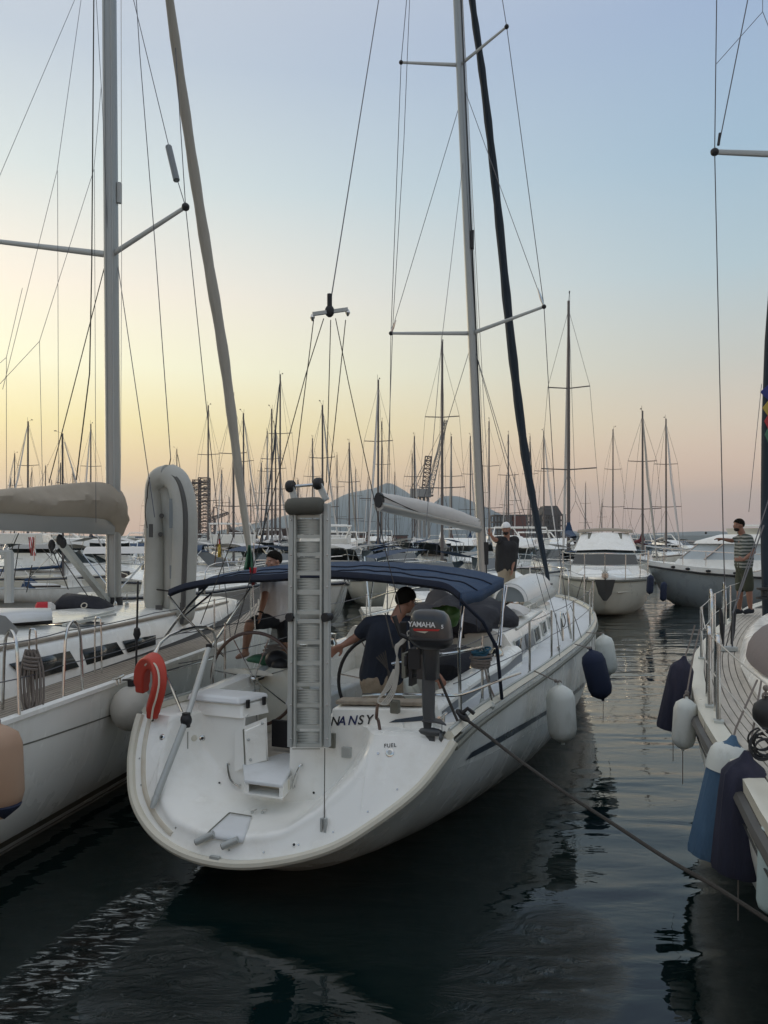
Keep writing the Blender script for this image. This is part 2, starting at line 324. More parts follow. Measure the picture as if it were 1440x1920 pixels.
# ================================================================== SETTING
def water_mat():
    m=bpy.data.materials.new('harbour_water'); m.use_nodes=True; t=m.node_tree; N=t.nodes; p=N['Principled BSDF']; L=t.links.new
    def n(ty,**k):
        q=N.new(ty)
        for a,b in k.items(): setattr(q,a,b)
        return q
    p.inputs['Base Color'].default_value=(.0018,.006,.0065,1); p.inputs['Roughness'].default_value=.015; p.inputs['IOR'].default_value=1.41
    tc=n('ShaderNodeTexCoord')
    def noise(scale,rot,st,detail=3,dist=0,rough=.5):
        mp=n('ShaderNodeMapping'); mp.inputs['Rotation'].default_value=(0,0,math.radians(rot)); mp.inputs['Scale'].default_value=st
        L(tc.outputs['Object'],mp.inputs[0]); z=n('ShaderNodeTexNoise'); z.inputs['Scale'].default_value=scale; z.inputs['Detail'].default_value=detail; z.inputs['Distortion'].default_value=dist; z.inputs['Roughness'].default_value=rough
        L(mp.outputs[0],z.inputs[0]); return z.outputs[0]
    def mm(op,a,b):
        q=n('ShaderNodeMath',operation=op)
        for i,x in enumerate((a,b)):
            if isinstance(x,(int,float)): q.inputs[i].default_value=x
            else: L(x,q.inputs[i])
        return q.outputs[0]
    swell=noise(1.15,-8,(.32,1,1),2,.4)
    rip=noise(3.4,14,(.45,1,1),3,.6)
    small=noise(14,-20,(.6,1,1),2,.3)
    # wash patches stirred up by the boats
    sx=n('ShaderNodeSeparateXYZ'); L(tc.outputs['Object'],sx.inputs[0])
    def blob(cx,cy,rx,ry,ang):
        mp=n('ShaderNodeMapping',vector_type='TEXTURE'); mp.inputs['Location'].default_value=(cx,cy,0); mp.inputs['Rotation'].default_value=(0,0,math.radians(ang)); mp.inputs['Scale'].default_value=(rx,ry,1)
        L(tc.outputs['Object'],mp.inputs[0]); g=n('ShaderNodeTexGradient',gradient_type='SPHERICAL'); L(mp.outputs[0],g.inputs[0]); return g.outputs[1] if len(g.outputs)>1 else g.outputs[0]
    w1=blob(-2.02,5.1,1.25,.30,76); w2=blob(.95,4.85,1.1,.6,60); w3=blob(-1.35,4.75,.9,.5,115)
    ws=mm('ADD',mm('MULTIPLY',w1,2.6),mm('ADD',mm('MULTIPLY',w2,.45),mm('MULTIPLY',w3,.5)))
    ws=mm('MINIMUM',ws,1.6)
    wn=noise(4.2,35,(.6,1.3,1),6,1.6,.66)
    h=mm('ADD',mm('MULTIPLY',swell,.052),mm('ADD',mm('MULTIPLY',rip,.0085),mm('ADD',mm('MULTIPLY',small,.0009),mm('MULTIPLY',mm('MULTIPLY',mm('SUBTRACT',wn,.5),ws),.15))))
    b=n('ShaderNodeBump'); b.inputs['Strength'].default_value=1; b.inputs['Distance'].default_value=1; L(h,b.inputs['Height']); L(b.outputs[0],p.inputs['Normal'])
    fn=noise(7,47,(.45,1.7,1),7,2.2,.7); fm=n('ShaderNodeMapRange'); fm.inputs[1].default_value=.53; fm.inputs[2].default_value=.60; L(fn,fm.inputs[0])
    fm2=n('ShaderNodeMapRange'); fm2.inputs[1].default_value=.60; fm2.inputs[2].default_value=.74; L(noise(11,10,(1,1,1),8,1.5,.75),fm2.inputs[0])
    fo=mm('ADD',mm('MULTIPLY',fm.outputs[0],mm('MINIMUM',mm('MULTIPLY',w1,3.5),.95)),mm('MULTIPLY',fm2.outputs[0],mm('ADD',mm('MULTIPLY',w2,.2),mm('MULTIPLY',w3,.4))))
    mc=n('ShaderNodeMix',data_type='RGBA'); L(fo,mc.inputs[0]); mc.inputs[6].default_value=(.0025,.009,.009,1); mc.inputs[7].default_value=(.5,.54,.53,1); L(mc.outputs[2],p.inputs['Base Color'])
    return m
M['water']=water_mat()
g=G(); xs=[-4300,-600,-100,-20,20,100,600,4300]; ys=[-300,-20,0,30,120,600,4400]
g.grid([[(x,y,0) for x in xs] for y in ys]); o=mk('water',g,M['water'],kind='structure',smooth=0)
# ---- far land
def ridge(name,tab,d,depth,m,z0=-2,seed=0,n=90,rough=.04,kind='structure'):
    rnd=random.Random(seed); g=G(); rows=[]
    x0,x1=tab[0][0],tab[-1][0]
    from mathutils import noise as mn
    for k in range(13):
        v=k/12; rr=[]
        for i in range(n+1):
            px=x0+(x1-x0)*i/n; py=sm(tab,px); H=(HY-py)/F_*d; X=(px-720)/F_*d
            y=d+(v-.5)*depth; env=math.sin(math.pi*min(1,max(0,v)))**.8
            nz=mn.noise(V((X*.004+seed,y*.004,0)))*H*rough*3+mn.noise(V((X*.02,y*.02,seed)))*H*rough
            rr.append((X,y,z0+max(0,(H-z0)*env+nz*env*(1.2-abs(v-.5)*2))))
        rows.append(rr)
    g.grid(rows); return mk(name,g,m,kind=kind,smooth=60)
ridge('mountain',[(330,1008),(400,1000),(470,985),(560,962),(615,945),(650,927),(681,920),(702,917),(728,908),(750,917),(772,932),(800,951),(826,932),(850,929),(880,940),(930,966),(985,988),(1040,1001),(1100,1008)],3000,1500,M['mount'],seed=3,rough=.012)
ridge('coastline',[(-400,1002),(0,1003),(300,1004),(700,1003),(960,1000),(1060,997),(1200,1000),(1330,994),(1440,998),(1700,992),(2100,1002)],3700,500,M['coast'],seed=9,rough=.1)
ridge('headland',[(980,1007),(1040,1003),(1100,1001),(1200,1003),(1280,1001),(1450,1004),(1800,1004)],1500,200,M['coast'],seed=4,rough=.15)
# ---- haze
HAZE=.00028
g=G(); g.box((0,1950,129),(9400,5300,262)); hz=bpy.data.materials.new('air'); hz.use_nodes=True; t=hz.node_tree; t.nodes.clear()
vo=t.nodes.new('ShaderNodeVolumePrincipled'); vo.inputs['Color'].default_value=(.76,.89,1,1); vo.inputs['Density'].default_value=HAZE; vo.inputs['Anisotropy'].default_value=.55
oo=t.nodes.new('ShaderNodeOutputMaterial'); t.links.new(vo.outputs[0],oo.inputs['Volume'])
mk('haze',g,hz,kind='stuff',smooth=0)
# ---- quay behind the far boats
g=G(); g.box((0,330,.5),(900,50,2.2)); mk('quay',g,M['concrete'],kind='structure')
# ---- frame buildings
def frame_building(px0,px1,ptop,d,nf,nc,label,solid=None,roof=None,dz=12):
    X0,X1=(px0-720)/F_*d,(px1-720)/F_*d; H=ZC+(HY-ptop)/F_*d; t=thing('concrete_frame_building',label,'building',((X0+X1)/2,d,1.6))
    z0=1.6
    for k in range(nf+1):
        g=G(); z=z0+(H-z0)*k/nf; g.box(((X0+X1)/2,d+dz/2,z),(X1-X0+.6,dz,.5)); mk('floor_slab',g,M['frameb'],t,0)
    g=G()
    for i in range(nc+1):
        x=X0+(X1-X0)*i/nc
        for yy in (d+.3,d+dz-.3): g.box((x,yy,(z0+H)/2),(.55,.5,H-z0-.6))
    mk('column_frame',g,M['frameb'],t,0,kind='stuff')
    if solid:
        a,b=[(q-720)/F_*d for q in solid]; g=G(); g.box(((a+b)/2,d+dz/2-.8,(z0+H)/2),(b-a,dz-1,H-z0-.7)); mk('core_wall',g,M['brick'],t,0)
    if roof:
        a,b,pt=roof; a,b=[(q-720)/F_*d for q in (a,b)]; zt=ZC+(HY-pt)/F_*d; g=G()
        w_=(b-a); g.add([(a,d,H+.25),(b,d,H+.25),(b,d+dz,H+.25),(a,d+dz,H+.25),(a+w_*.18,d+2,zt),(b-w_*.18,d+2,zt),(b-w_*.18,d+dz-2,zt),(a+w_*.18,d+dz-2,zt)],[(0,1,5,4),(1,2,6,5),(2,3,7,6),(3,0,4,7),(4,5,6,7)]); mk('mansard_roof',g,M['rooft'],t,0)
    return t
frame_building(928,1012,966,300,4,14,'wide unfinished frame building with a dark brick core beyond the capped man',solid=(962,986))
frame_building(1016,1060,965,300,5,9,'open frame building topped by a dark sloping roof',roof=(1016,1054,948))
def block(px0,px1,ptop,d,m,label,dz=14,nw=6,gable=0,name='harbour_shed'):
    X0,X1=(px0-720)/F_*d,(px1-720)/F_*d; H=ZC+(HY-ptop)/F_*d; cx=(X0+X1)/2; t=thing(name,label,'building',(cx,d,1.6))
    g=G(); g.box((cx,d+dz/2,1.6+(H-1.6)/2),(X1-X0,dz,H-1.6)); mk('wall',g,m,t,0)
    g=G()
    if gable: g.add([(X0-.4,d-.4,H),(X1+.4,d-.4,H),(X1+.4,d+dz,H),(X0-.4,d+dz,H),(X0-.4,d+dz/2,H+gable),(X1+.4,d+dz/2,H+gable)],[(0,1,5,4),(2,3,4,5),(0,4,3),(1,2,5)])
    else: g.box((cx,d+dz/2,H+.2),(X1-X0+.8,dz+.8,.4))
    mk('roof',g,M['rooft'],t,0)
    for i in range(nw):
        g=G(); x=X0+(X1-X0)*(i+.5)/nw; g.box((x,d-.02,1.6+(H-1.6)*.55),((X1-X0)/nw*.45,.12,(H-1.6)*.3)); mk('window',g,M['window'],t,0)
block(614,688,999,296,M['concrete'],'long low grey shed right of the upright gangway',nw=9)
block(728,764,1005,296,M['brick'],'small red brick building below the mountain top',nw=4)
block(478,540,996,296,M['concrete'],'grey open sided shed left of the upright gangway',gable=1.4,nw=5)
block(672,700,1004,292,M['brick'],'low brick building at the right end of the grey shed',nw=3)
# ---- harbour crane
def lattice(g,a,b,w0,w1,n,r):
    a,b=V(a),V(b); d=(b-a).normalized(); x=d.cross(V((0,1,0))).normalized(); y=d.cross(x).normalized()
    def c(t,i): 
        w_=(w0+(w1-w0)*t)/2; return a.lerp(b,t)+x*w_*(1 if i in(0,1) else -1)+y*w_*(1 if i in(0,3) else -1)
    for i in range(4): g.beam(c(0,i),c(1,i),r,r)
    for k in range(n):
        for i in range(4):
            j=(i+1)%4; g.beam(c(k/n,i),c((k+1)/n,j),r*.6,r*.6); g.beam(c((k+1)/n,i),c((k+1)/n,j),r*.6,r*.6)
d=240; t=thing('harbour_crane','harbour crane with lattice tower and raised jib in front of the mountain','crane',P(795,1004,d))
g=G()
for px in (779,787,796,805): g.tube([P(px,1008,d),P(px+(790-px)*.2,930,d)],.45,6)
mk('leg',g,M['cranewhite'],t)
g=G(); a,b=P(769,917,d),P(808,932,d); g.box(((a.x+b.x)/2,d,(a.z+b.z)/2),(b.x-a.x,4,abs(a.z-b.z)))
mk('machine_house',g,M['cranewhite'],t,0)
g=G(); lattice(g,P(798,917,d),P(803,856,d),2.2,1.8,8,.28); mk('lattice_tower',g,M['cranem'],t,0)
g=G(); lattice(g,P(806,924,d-2),P(836,788,d-6),1.5,.8,16,.2); mk('jib',g,M['cranewhite'],t,0)
g=G(); 
for q in ((803,856),(798,917)): g.tube([P(*q,d),P(836,790,d-6)],.08,4)
g.tube([P(803,856,d),P(770,917,d)],.1,4); g.tube([P(803,856,d),P(779,917,d)],.1,4); mk('stay_cable',g,M['wire'],t)
g=G(); g.beam(P(790,932,d),P(812,929,d),3,.5); g.tube([P(836,800,d-6),P(822,903,d-6)],.06,4); mk('hook_cable',g,M['wire'],t)
d=210; t=thing('scaffold_tower','dense dark lattice tower standing just right of the upright dinghy','tower',P(377,1008,d))
g=G(); lattice(g,P(368,1010,d),P(369,900,d),1.9,1.9,16,.22); mk('lattice_column',g,M['cranem'],t,0)
g=G(); lattice(g,P(383,1010,d),P(383,896,d),2.6,2.6,18,.26); mk('lattice_column',g,M['cranem'],t,0)
g=G()
for k in range(9): g.box(P(376,905+k*12,d),(4.6,3,.16))
mk('landing',g,M['cranem'],t,0)
d=260; t=thing('dockside_crane','low dockside crane with a flat lattice arm pointing right','crane',P(398,1008,d))
g=G(); lattice(g,P(398,1008,d),P(398,972,d),2,1.6,5,.3); mk('crane_tower',g,M['cranem'],t,0)
g=G(); lattice(g,P(396,973,d),P(428,962,d),1.2,.7,9,.22); mk('crane_arm',g,M['cranem'],t,0)
g=G(); g.beam(P(399,972,d),P(401,950,d),.4,.4); g.tube([P(401,950,d),P(428,962,d)],.1,4); g.tube([P(401,950,d),P(394,973,d)],.1,4); mk('crane_mast',g,M['cranem'],t,0)
# ---- dark wooden ship and a workboat
def ship(pts,d,m,label,name='wooden_ship',house=None,beam=5):
    t=thing(name,label,'ship',P((pts[0][0]+pts[-1][0])/2,1015,d)); g=G(); ra=[];rb=[];rc=[];rd=[]
    n=len(pts)
    for i,(px,py) in enumerate(pts):
        u=abs(i/(n-1)*2-1); hb=beam/2*(1-u**3*.8); p=P(px,py,d)
        ra.append(p-V((0,hb,0))); rb.append(V((p.x,d-hb*.7,-.3))); rc.append(V((p.x,d+hb*.7,-.3))); rd.append(p+V((0,hb,0)))
    g.grid([ra,rb,rc,rd,ra]); mk('hull',g,m,t)
    for (a,b,py,mm) in house or ():
        A,B_=P(a,py,d),P(b,py,d); g=G(); zb=P(a,pts[n//2][1]+2,d).z; g.box(((A.x+B_.x)/2,d,(A.z+zb)/2),(B_.x-A.x,beam*.55,A.z-zb)); mk('deckhouse',g,M[mm],t,0)
    return t
ship([(426,978),(432,990),(445,996),(480,999),(540,1000),(600,999),(618,996)],150,M['ship'],'long dark brown wooden ship with upswept bow behind the white shirted man',house=[(500,560,992,'ship')])
ship([(226,1012),(236,1018),(256,1019),(272,1015)],95,M['ship'],'rusty brown workboat with blue tarpaulin left of the upright dinghy',name='workboat',house=[(258,270,1006,'bluebag'),(238,250,1010,'ship')],beam=3.5)
# ================================================================== GENERIC BOATS (built about their own origin, bow towards +y)
def hull_rings(st,n=14,e=.62):
    R=[]
    for y,b,zs,bw,zk,rake in st:
        ring=[]
        for k in range(2*n+1):
            a=math.pi*k/(2*n); s_=-1 if k<n else 1; ca=abs(math.cos(a))**e; sa=math.sin(a)**.9
            z=zs-(zs-zk)*sa; x=s_*b*ca*(1 if k!=n else 0)
            ring.append((x,y+rake*(zs-z),z))
        R.append(ring)
    return R
def tag(o,label,cat,group=None):
    o['label']=label; o['category']=cat
    if group: o['group']=group
def sailboat(hullm,coverm,canopym,L=11.,B=3.5,H=13.5,stripe=None,furl=None,label='',group=None):
    t=thing('moored_sailboat',label,'sailboat',(0,0,0),0,group)
    st=[(0,B*.40,1.0,0,.15,-.35),(L*.2,B*.47,1.0,0,-.25,0),(L*.45,B*.5,1.02,0,-.4,0),(L*.7,B*.42,1.12,0,-.35,0),(L*.88,B*.23,1.25,0,-.2,-.12),(L,.03,1.38,0,.1,-.5)]
    g=G(); r=hull_rings(st,8); g.loft(r); mk('hull',g,[hullm],t,50)
    g=G()
    for s_ in(-1,1): g.tube([(s_*a[1]*1.005,a[0],a[2]+.03) for a in st],.035,4)
    mk('toe_rail',g,M['wood'] if stripe else M['alu'],t)
    g=G(); g.grid([[(-a[1]*.97,a[0],a[2]),(0,a[0],a[2]+.06),(a[1]*.97,a[0],a[2])] for a in st]); mk('deck',g,M['deck'],t)
    g=G(); 
    for y0,y1,w0,w1 in ((L*.3,L*.78,B*.33,B*.17),): 
        g.add([(-w0,y0,.98),(w0,y0,.98),(w1,y1,1.1),(-w1,y1,1.1),(-w0*.85,y0,1.5),(w0*.85,y0,1.5),(w1*.8,y1-.5,1.35),(-w1*.8,y1-.5,1.35)],[(0,1,5,4),(1,2,6,5),(2,3,7,6),(3,0,4,7),(4,5,6,7)])
    bev(mk('coachroof',g,M['gel'],t),.06)
    for s_ in(-1,1):
        g=G(); a=V((s_*(B*.33*.925+.02),L*.33,1.17)); b=V((s_*(B*.25*.90+.03),L*.58,1.2)); g.beam(a,b,.03,.16); mk('window',g,M['window'],t,0)
    g=G(); g.tube([(0,L*.56,1.3),(0,L*.555,H)],[.085,.06],8,sy=1.3); mk('mast',g,M['farmast'],t)
    g=G()
    for zz,ww in ((H*.42,1.25),(H*.7,.95)):
        g=G(); g.tube([(-ww,L*.55,zz+.06),(0,L*.56,zz),(ww,L*.55,zz+.06)],.028,4); mk('spreader',g,M['farmast'],t)
    g=G()
    for s_ in(-1,1):
        g.tube([(s_*B*.46,L*.53,1.02),(s_*1.25,L*.55,H*.42+.06),(s_*.95,L*.55,H*.7+.06),(0,L*.555,H*.97)],.011,3)
        g.tube([(s_*B*.46,L*.5,1.02),(0,L*.56,H*.41)],.011,3); g.tube([(s_*B*.38,.05,1.0),(0,1.5,4)],.009,3)
    g.tube([(0,1.5,4),(0,L*.555,H)],.011,3); g.tube([(0,L*.985,1.4),(0,L*.56,H*.98)],.012,3); mk('standing_rigging',g,M['wire'],t)
    if furl: g=G(); g.tube([(0,L*.97,1.6),(0,L*.7,H*.6),(0,L*.57,H*.95)],[.055,.07,.035],6); mk('furled_headsail',g,furl,t)
    g=G(); g.tube([(0,L*.55,2.3),(0,L*.2,2.45)],.07,6); mk('boom',g,M['mast'],t)
    g=G(); g.tube([(0,L*.555,3.3),(0,L*.545,2.75),(0,L*.4,2.62),(0,L*.2,2.52)],[.05,.2,.22,.1],7,sy=.6); mk('sail_cover',g,coverm,t)
    if canopym:
        g=G(); g.grid([[(x*B*.34,y,1.15+.75*(1-abs(x)**2.6)+z) for x in(-1,-.85,-.5,0,.5,.85,1)] for y,z in((L*.3,.0),(L*.34,.05),(L*.4,-.35))]); mk('sprayhood',g,canopym,t)
        g=G(); g.grid([[(x*B*.42,y,2.35+.22*(1-x*x)) for x in(-1,-.5,0,.5,1)] for y in(L*.04,L*.14,L*.24)]); mk('bimini_top',g,canopym,t)
    g=G()
    for s_ in(-1,1):
        g.tube([(s_*B*.38,.1,1.65),(s_*B*.46,L*.2,1.62),(s_*B*.49,L*.45,1.62),(s_*B*.41,L*.7,1.72),(s_*B*.22,L*.88,1.85),(0,L*1.0,1.95)],.014,4)
        for yy,bb in((.1,.38),(.2,.46),(.35,.485),(.52,.47),(.7,.41),(.85,.27)): g.tube([(s_*B*bb,L*yy if yy>.15 else .1,1.0),(s_*B*bb,L*yy if yy>.15 else .1,1.68)],.016,4)
    g.tube([(-B*.38,.1,1.65),(B*.38,.1,1.65)],.014,4); mk('guard_rail',g,M['steel'],t)
    g=G(); g.tube([(.05,L*.555,H),(.05,L*.555,H+.35)],.012,3); g.tube([(0,L*.555,H+.02),(-.0,L*.5,H+.2)],.01,3); g.box((0,L*.5,H+.22),(.05,.2,.06)); mk('masthead_aerial',g,M['black'],t)
    return t
def motorboat(hullm,canopym,L=8.,B=2.8,fly=False,label='',group=None,outb=False):
    t=thing('motor_cruiser',label,'motorboat',(0,0,0),0,group)
    st=[(0,B*.44,1.0,0,.0,0),(L*.3,B*.5,1.05,0,-.2,0),(L*.6,B*.46,1.18,0,-.2,0),(L*.85,B*.27,1.38,0,.0,-.35),(L,.03,1.5,0,.5,-.8)]
    g=G(); g.loft(hull_rings(st,7,.45)); mk('hull',g,hullm,t,45)
    g=G()
    for s_ in(-1,1): g.tube([(s_*a[1]*1.01,a[0],a[2]-.08) for a in st],.04,4)
    mk('rub_rail',g,M['stripe'],t)
    g=G(); g.grid([[(-a[1]*.97,a[0],a[2]),(0,a[0],a[2]+.1),(a[1]*.97,a[0],a[2])] for a in st[1:]]); mk('deck',g,M['gel'],t)
    w_=B*.36
    g=G(); g.add([(-w_,L*.28,1.05),(w_,L*.28,1.05),(w_*.75,L*.74,1.3),(-w_*.75,L*.74,1.3),(-w_*.9,L*.3,1.75),(w_*.9,L*.3,1.75),(w_*.5,L*.62,1.6),(-w_*.5,L*.62,1.6)],[(0,1,5,4),(1,2,6,5),(2,3,7,6),(3,0,4,7),(4,5,6,7)]); bev(mk('cabin',g,M['gel'],t),.08)
    g=G(); g.add([(-w_*.92,L*.36,1.72),(w_*.92,L*.36,1.72),(w_*.55,L*.5,1.62),(-w_*.55,L*.5,1.62),(-w_*.85,L*.3,2.25),(w_*.85,L*.3,2.25),(w_*.5,L*.36,2.22),(-w_*.5,L*.36,2.22)],[(0,4,7,3),(3,7,6,2),(2,6,5,1)]); mk('windscreen',g,M['glasst'],t,30)
    if fly:
        g=G(); g.add([(-w_,L*.2,2.25),(w_,L*.2,2.25),(w_*.7,L*.45,2.3),(-w_*.7,L*.45,2.3),(-w_*1.05,L*.18,2.8),(w_*1.05,L*.18,2.8),(w_*.6,L*.4,2.7),(-w_*.6,L*.4,2.7)],[(0,1,2,3),(0,1,5,4),(1,2,6,5),(2,3,7,6),(3,0,4,7),(4,5,6,7)]); bev(mk('flybridge',g,M['gel'],t),.06)
        g=G(); g.tube([(-w_,L*.2,2.8),(-w_*.9,L*.12,3.4),(w_*.9,L*.12,3.4),(w_,L*.2,2.8)],.06,6); mk('radar_arch',g,M['gel'],t)
    if canopym:
        g=G(); g.grid([[(x*B*.42,y,2.3+.2*(1-x*x)) for x in(-1,-.5,0,.5,1)] for y in(L*.05,L*.2,L*.33)]); mk('canopy',g,canopym,t)
        for s_ in(-1,1): 
            g=G()
            for yy in(.05,.33): g.tube([(s_*B*.42,L*.18,1.05),(s_*B*.42,L*yy,2.3)],.018,4)
            mk('canopy_frame',g,M['steel'],t)
    g=G()
    for s_ in(-1,1):
        g.tube([(s_*B*.49,L*.4,1.45),(s_*B*.45,L*.62,1.7),(s_*B*.28,L*.85,1.95),(0,L*1.02,2.05)],.016,4)
        for y,b,z,zt in((.4,.49,1.05,1.45),(.62,.45,1.18,1.7),(.85,.28,1.38,1.95)): g.tube([(s_*B*b,L*y,z),(s_*B*b,L*y,zt)],.014,4)
    mk('bow_rail',g,M['steel'],t)
    if outb:
        g=G(); g.box((0,-.35,1.25),(.36,.5,.5),taper=.85); g.box((0,-.3,.6),(.16,.2,1.0)); bev(mk('outboard_motor',g,M['cowl'],t),.05)
    return t
def place(px,d,hd): return Matrix.Translation(((px-720)/F_*d,d,0))@Matrix.Rotation(-math.radians(hd),4,'Z')
# sailboats of the far moorings: one per mast that can be told apart (px of mast, py of its top, look, heading)
rb=random.Random(11)
SP=[('white','navy blue',sailboat(M['gelside'],M['navy'],M['navy'],furl=M['sail'],label='x')),
    ('white','cream',sailboat(M['gelside'],M['sail'],M['tan'],L=10,B=3.3,H=12.5,stripe=1,furl=M['sail'],label='x')),
    ('dark blue','white',sailboat(M['hullblue'],M['sail'],M['navydark'],L=12.5,B=3.9,H=15.5,furl=M['genoablue'],label='x')),
    ('white','wine red',sailboat(M['gelside'],M['wine'],M['wine'],L=9,B=3.,H=11.5,furl=M['genoa'],label='x')),
    ('white','grey',sailboat(M['gelside'],M['greycloth'],None,L=10.5,B=3.4,H=14,label='x'))]
PH=[13.5,12.5,15.5,11.5,14.0]; PL=[11,10,12.5,9,10.5]
MASTS=[(27,850,'leftmost short mast above the tan sail cover'),(52,790,'thin tall mast second from the left edge'),(85,873,'lowest mast peeping over the tan sail cover'),(113,868,'short mast between the thin tall mast and the near mast'),(137,880,'very short mast a little left of the near grey mast'),(170,795,'thicker mast just left of the near grey mast'),
(332,842,'mast with a windvane right above the upright dinghy'),(390,760,'tall mast rising beside the lattice tower'),(438,745,'mast tip touching the near grey furled sail'),(457,775,'mast just right of the near grey furled sail'),(490,868,'short mast left of the close cluster of four'),(501,808,'leftmost mast of the close cluster of four'),(510,767,'second mast of the close cluster of four'),(517,797,'third mast of the close cluster of four'),(525,702,'tallest mast of the close cluster left of the gangway'),
(586,822,'mast directly above the rolled bag on the gangway'),(605,760,'mast behind the gangway pulley axle'),(632,853,'small mast just right of the gangway top'),(655,830,'mast over the left mountain slope'),(667,880,'small mast low over the left mountain slope'),(709,712,'tall mast standing before the main summit'),(716,790,'mast hard by the tall summit mast'),(773,850,'reddish mast left of the harbour crane'),(777,818,'mast between summit and harbour crane'),(829,640,'tall white mast in front of the crane jib'),
(846,818,'mast right of the crane jib'),(882,818,'mast close left of the near boat mast'),(917,790,'mast close right of the near boat mast'),(953,815,'mast above the wide frame building'),(994,818,'mast behind the dark furled headsail'),(1020,808,'mast in front of the sloping roofed building'),(1066,565,'tallest mast, over the white flybridge cruiser'),(1149,805,'mast right of the white flybridge cruiser roof'),(1205,770,'mast left of the grey hulled trawler cabin'),(1249,785,'mast rising from behind the trawler cabin'),
(560,900,'tiny mast far off left of the gangway'),(740,885,'tiny mast over the summit'),(905,872,'tiny mast behind the boom end'),(690,895,'tiny far mast beside the dark backstay'),(1098,905,'tiny far mast right of the tallest one'),(470,905,'tiny far mast left of the cluster')]
used=set()
for i,(px,py,desc) in enumerate(MASTS):
    k=[0,1,4,3,1,0,2,4,1,0,3,0,4,1,2][i%15]
    if px in(829,1066): k=4 if px==829 else 0
    s_=rb.uniform(.88,1.12); H=PH[k]*s_; d=F_*(H-ZC)/(HY-py); hd=rb.choice([0,8,-10,14,180,172,190])+rb.uniform(-6,6)
    if d<70: hd=rb.choice([10,15,188])
    if px>1150: hd=185
    base=P(px,HY,d); a=math.radians(hd); my=PL[k]*.56*s_
    Mx=Matrix.Translation((base.x-math.sin(a)*my,d-math.cos(a)*my,0))@Matrix.Rotation(-a,4,'Z')@Matrix.Scale(s_,4)
    hu,co,pr=SP[k]
    lab='%s sailboat, %s canvas, %s'%(hu,co,desc)
    if k in used: dup(pr,Mx,lab,'sailboats moored across the marina')
    else: pr.matrix_world=Mx; pr['label']=lab; pr['group']='sailboats moored across the marina'; used.add(k)
# motor boats
MP=[('white motorboat with navy canopy',motorboat(M['gelside'],M['navy'],label='x',outb=True)),
    ('white cabin cruiser with flybridge',motorboat(M['gelside'],None,L=11,B=3.6,fly=True,label='x')),
    ('white sports boat with cream canopy',motorboat(M['gelside'],M['sail'],L=7,B=2.6,label='x')),
    ('cream cruiser with grey canopy',motorboat(M['cream'],M['greycloth'],L=9,B=3.1,label='x'))]
MB=[(765,20,172,0,'bow on behind the man in the navy polo'),(640,38,-28,1,'behind the gangway rungs'),(600,34,20,2,'half hidden by the left edge of the gangway'),(700,36,170,3,'just above the bimini top, left of the boom'),(800,42,10,0,'above the bimini under the boom'),(860,54,185,1,'between boom and near mast'),(560,48,165,3,'over the white shirted man'),
 (420,40,30,2,'under the yellow flag'),(250,30,80,0,'between near mast and upright dinghy'),(140,24,75,2,'behind the black bag on the left deck'),(60,30,85,1,'under the tan boom at the left edge'),(30,22,100,3,'lowest at the left edge behind the teak deck'),(180,42,60,0,'far beyond the black bag'),(470,30,150,0,'between bimini edge and the furled sail foot'),(510,60,190,2,'small beyond the white shirted man'),
 (620,62,12,0,'below the long low shed'),(670,80,190,1,'small under the left mountain slope'),(740,66,175,2,'small below the brick building'),(900,60,10,0,'behind the near mast foot'),(965,46,188,1,'right behind the capped man'),(1005,40,175,2,'between capped man and dark furled headsail'),(985,70,10,3,'small below the frame buildings'),(1030,64,180,1,'small left of the flybridge cruiser'),(1225,70,185,0,'small between the two big motor yachts'),(1180,95,10,1,'tiny beyond the flybridge cruiser'),(1200,55,200,2,'behind the trawler bow'),
 (340,60,60,3,'far behind the upright dinghy'),(100,60,90,0,'far off under the tan boom'),(430,85,30,1,'small in front of the dark ship'),(540,100,10,2,'tiny in front of the dark ship'),(780,100,190,3,'tiny at the crane foot'),(1420,40,190,1,'behind the blue furled sail at the right edge'),(930,110,10,2,'tiny beneath the wide frame building')]
EXTRA=[]
used=set()
for px,d,hd,k,desc in MB:
    if d<34 and k in(1,3) and px<600: d+=14
    lab,pr=MP[k]; Mx=place(px,d,hd); L_='%s %s'%(lab,desc)
    if k in used: dup(pr,Mx,L_,'motorboats moored across the marina')
    else: pr.matrix_world=Mx; pr['label']=L_; pr['group']='motorboats moored across the marina'; used.add(k)
LM=[(0,'the left picture edge'),(95,'the boom vang'),(213,'the left yacht mast'),(255,'the gap beside the left mast'),(320,'the upright dinghy'),(377,'the scaffold tower'),(412,'the yellow flag'),(470,'the grey furled sail'),(515,'the white shirted man'),(580,'the gangway'),(650,'the grey shed'),(710,'the boom end'),(760,'the navy polo man'),(800,'the harbour crane'),(850,'the covered boom'),(905,'the NANSY mast'),(950,'the capped man'),(1000,'the dark furled sail'),(1040,'the sloping roof'),(1130,'the flybridge cruiser'),(1215,'the trawler bow'),(1300,'the trawler'),(1430,'the blue furled sail')]
ROW=[(39,'very front row'),(48,'nearest row'),(53,'next row'),(72,'second row'),(98,'middle rows'),(130,'far rows'),(400,'farthest row')]
seen=set(); rx=random.Random(21)
DX=[(px,d) for d in(34,44,50,56,66,80,94,112,128) for px in range(-10,1260,int(6200/d)) if d>40 or px<1000]
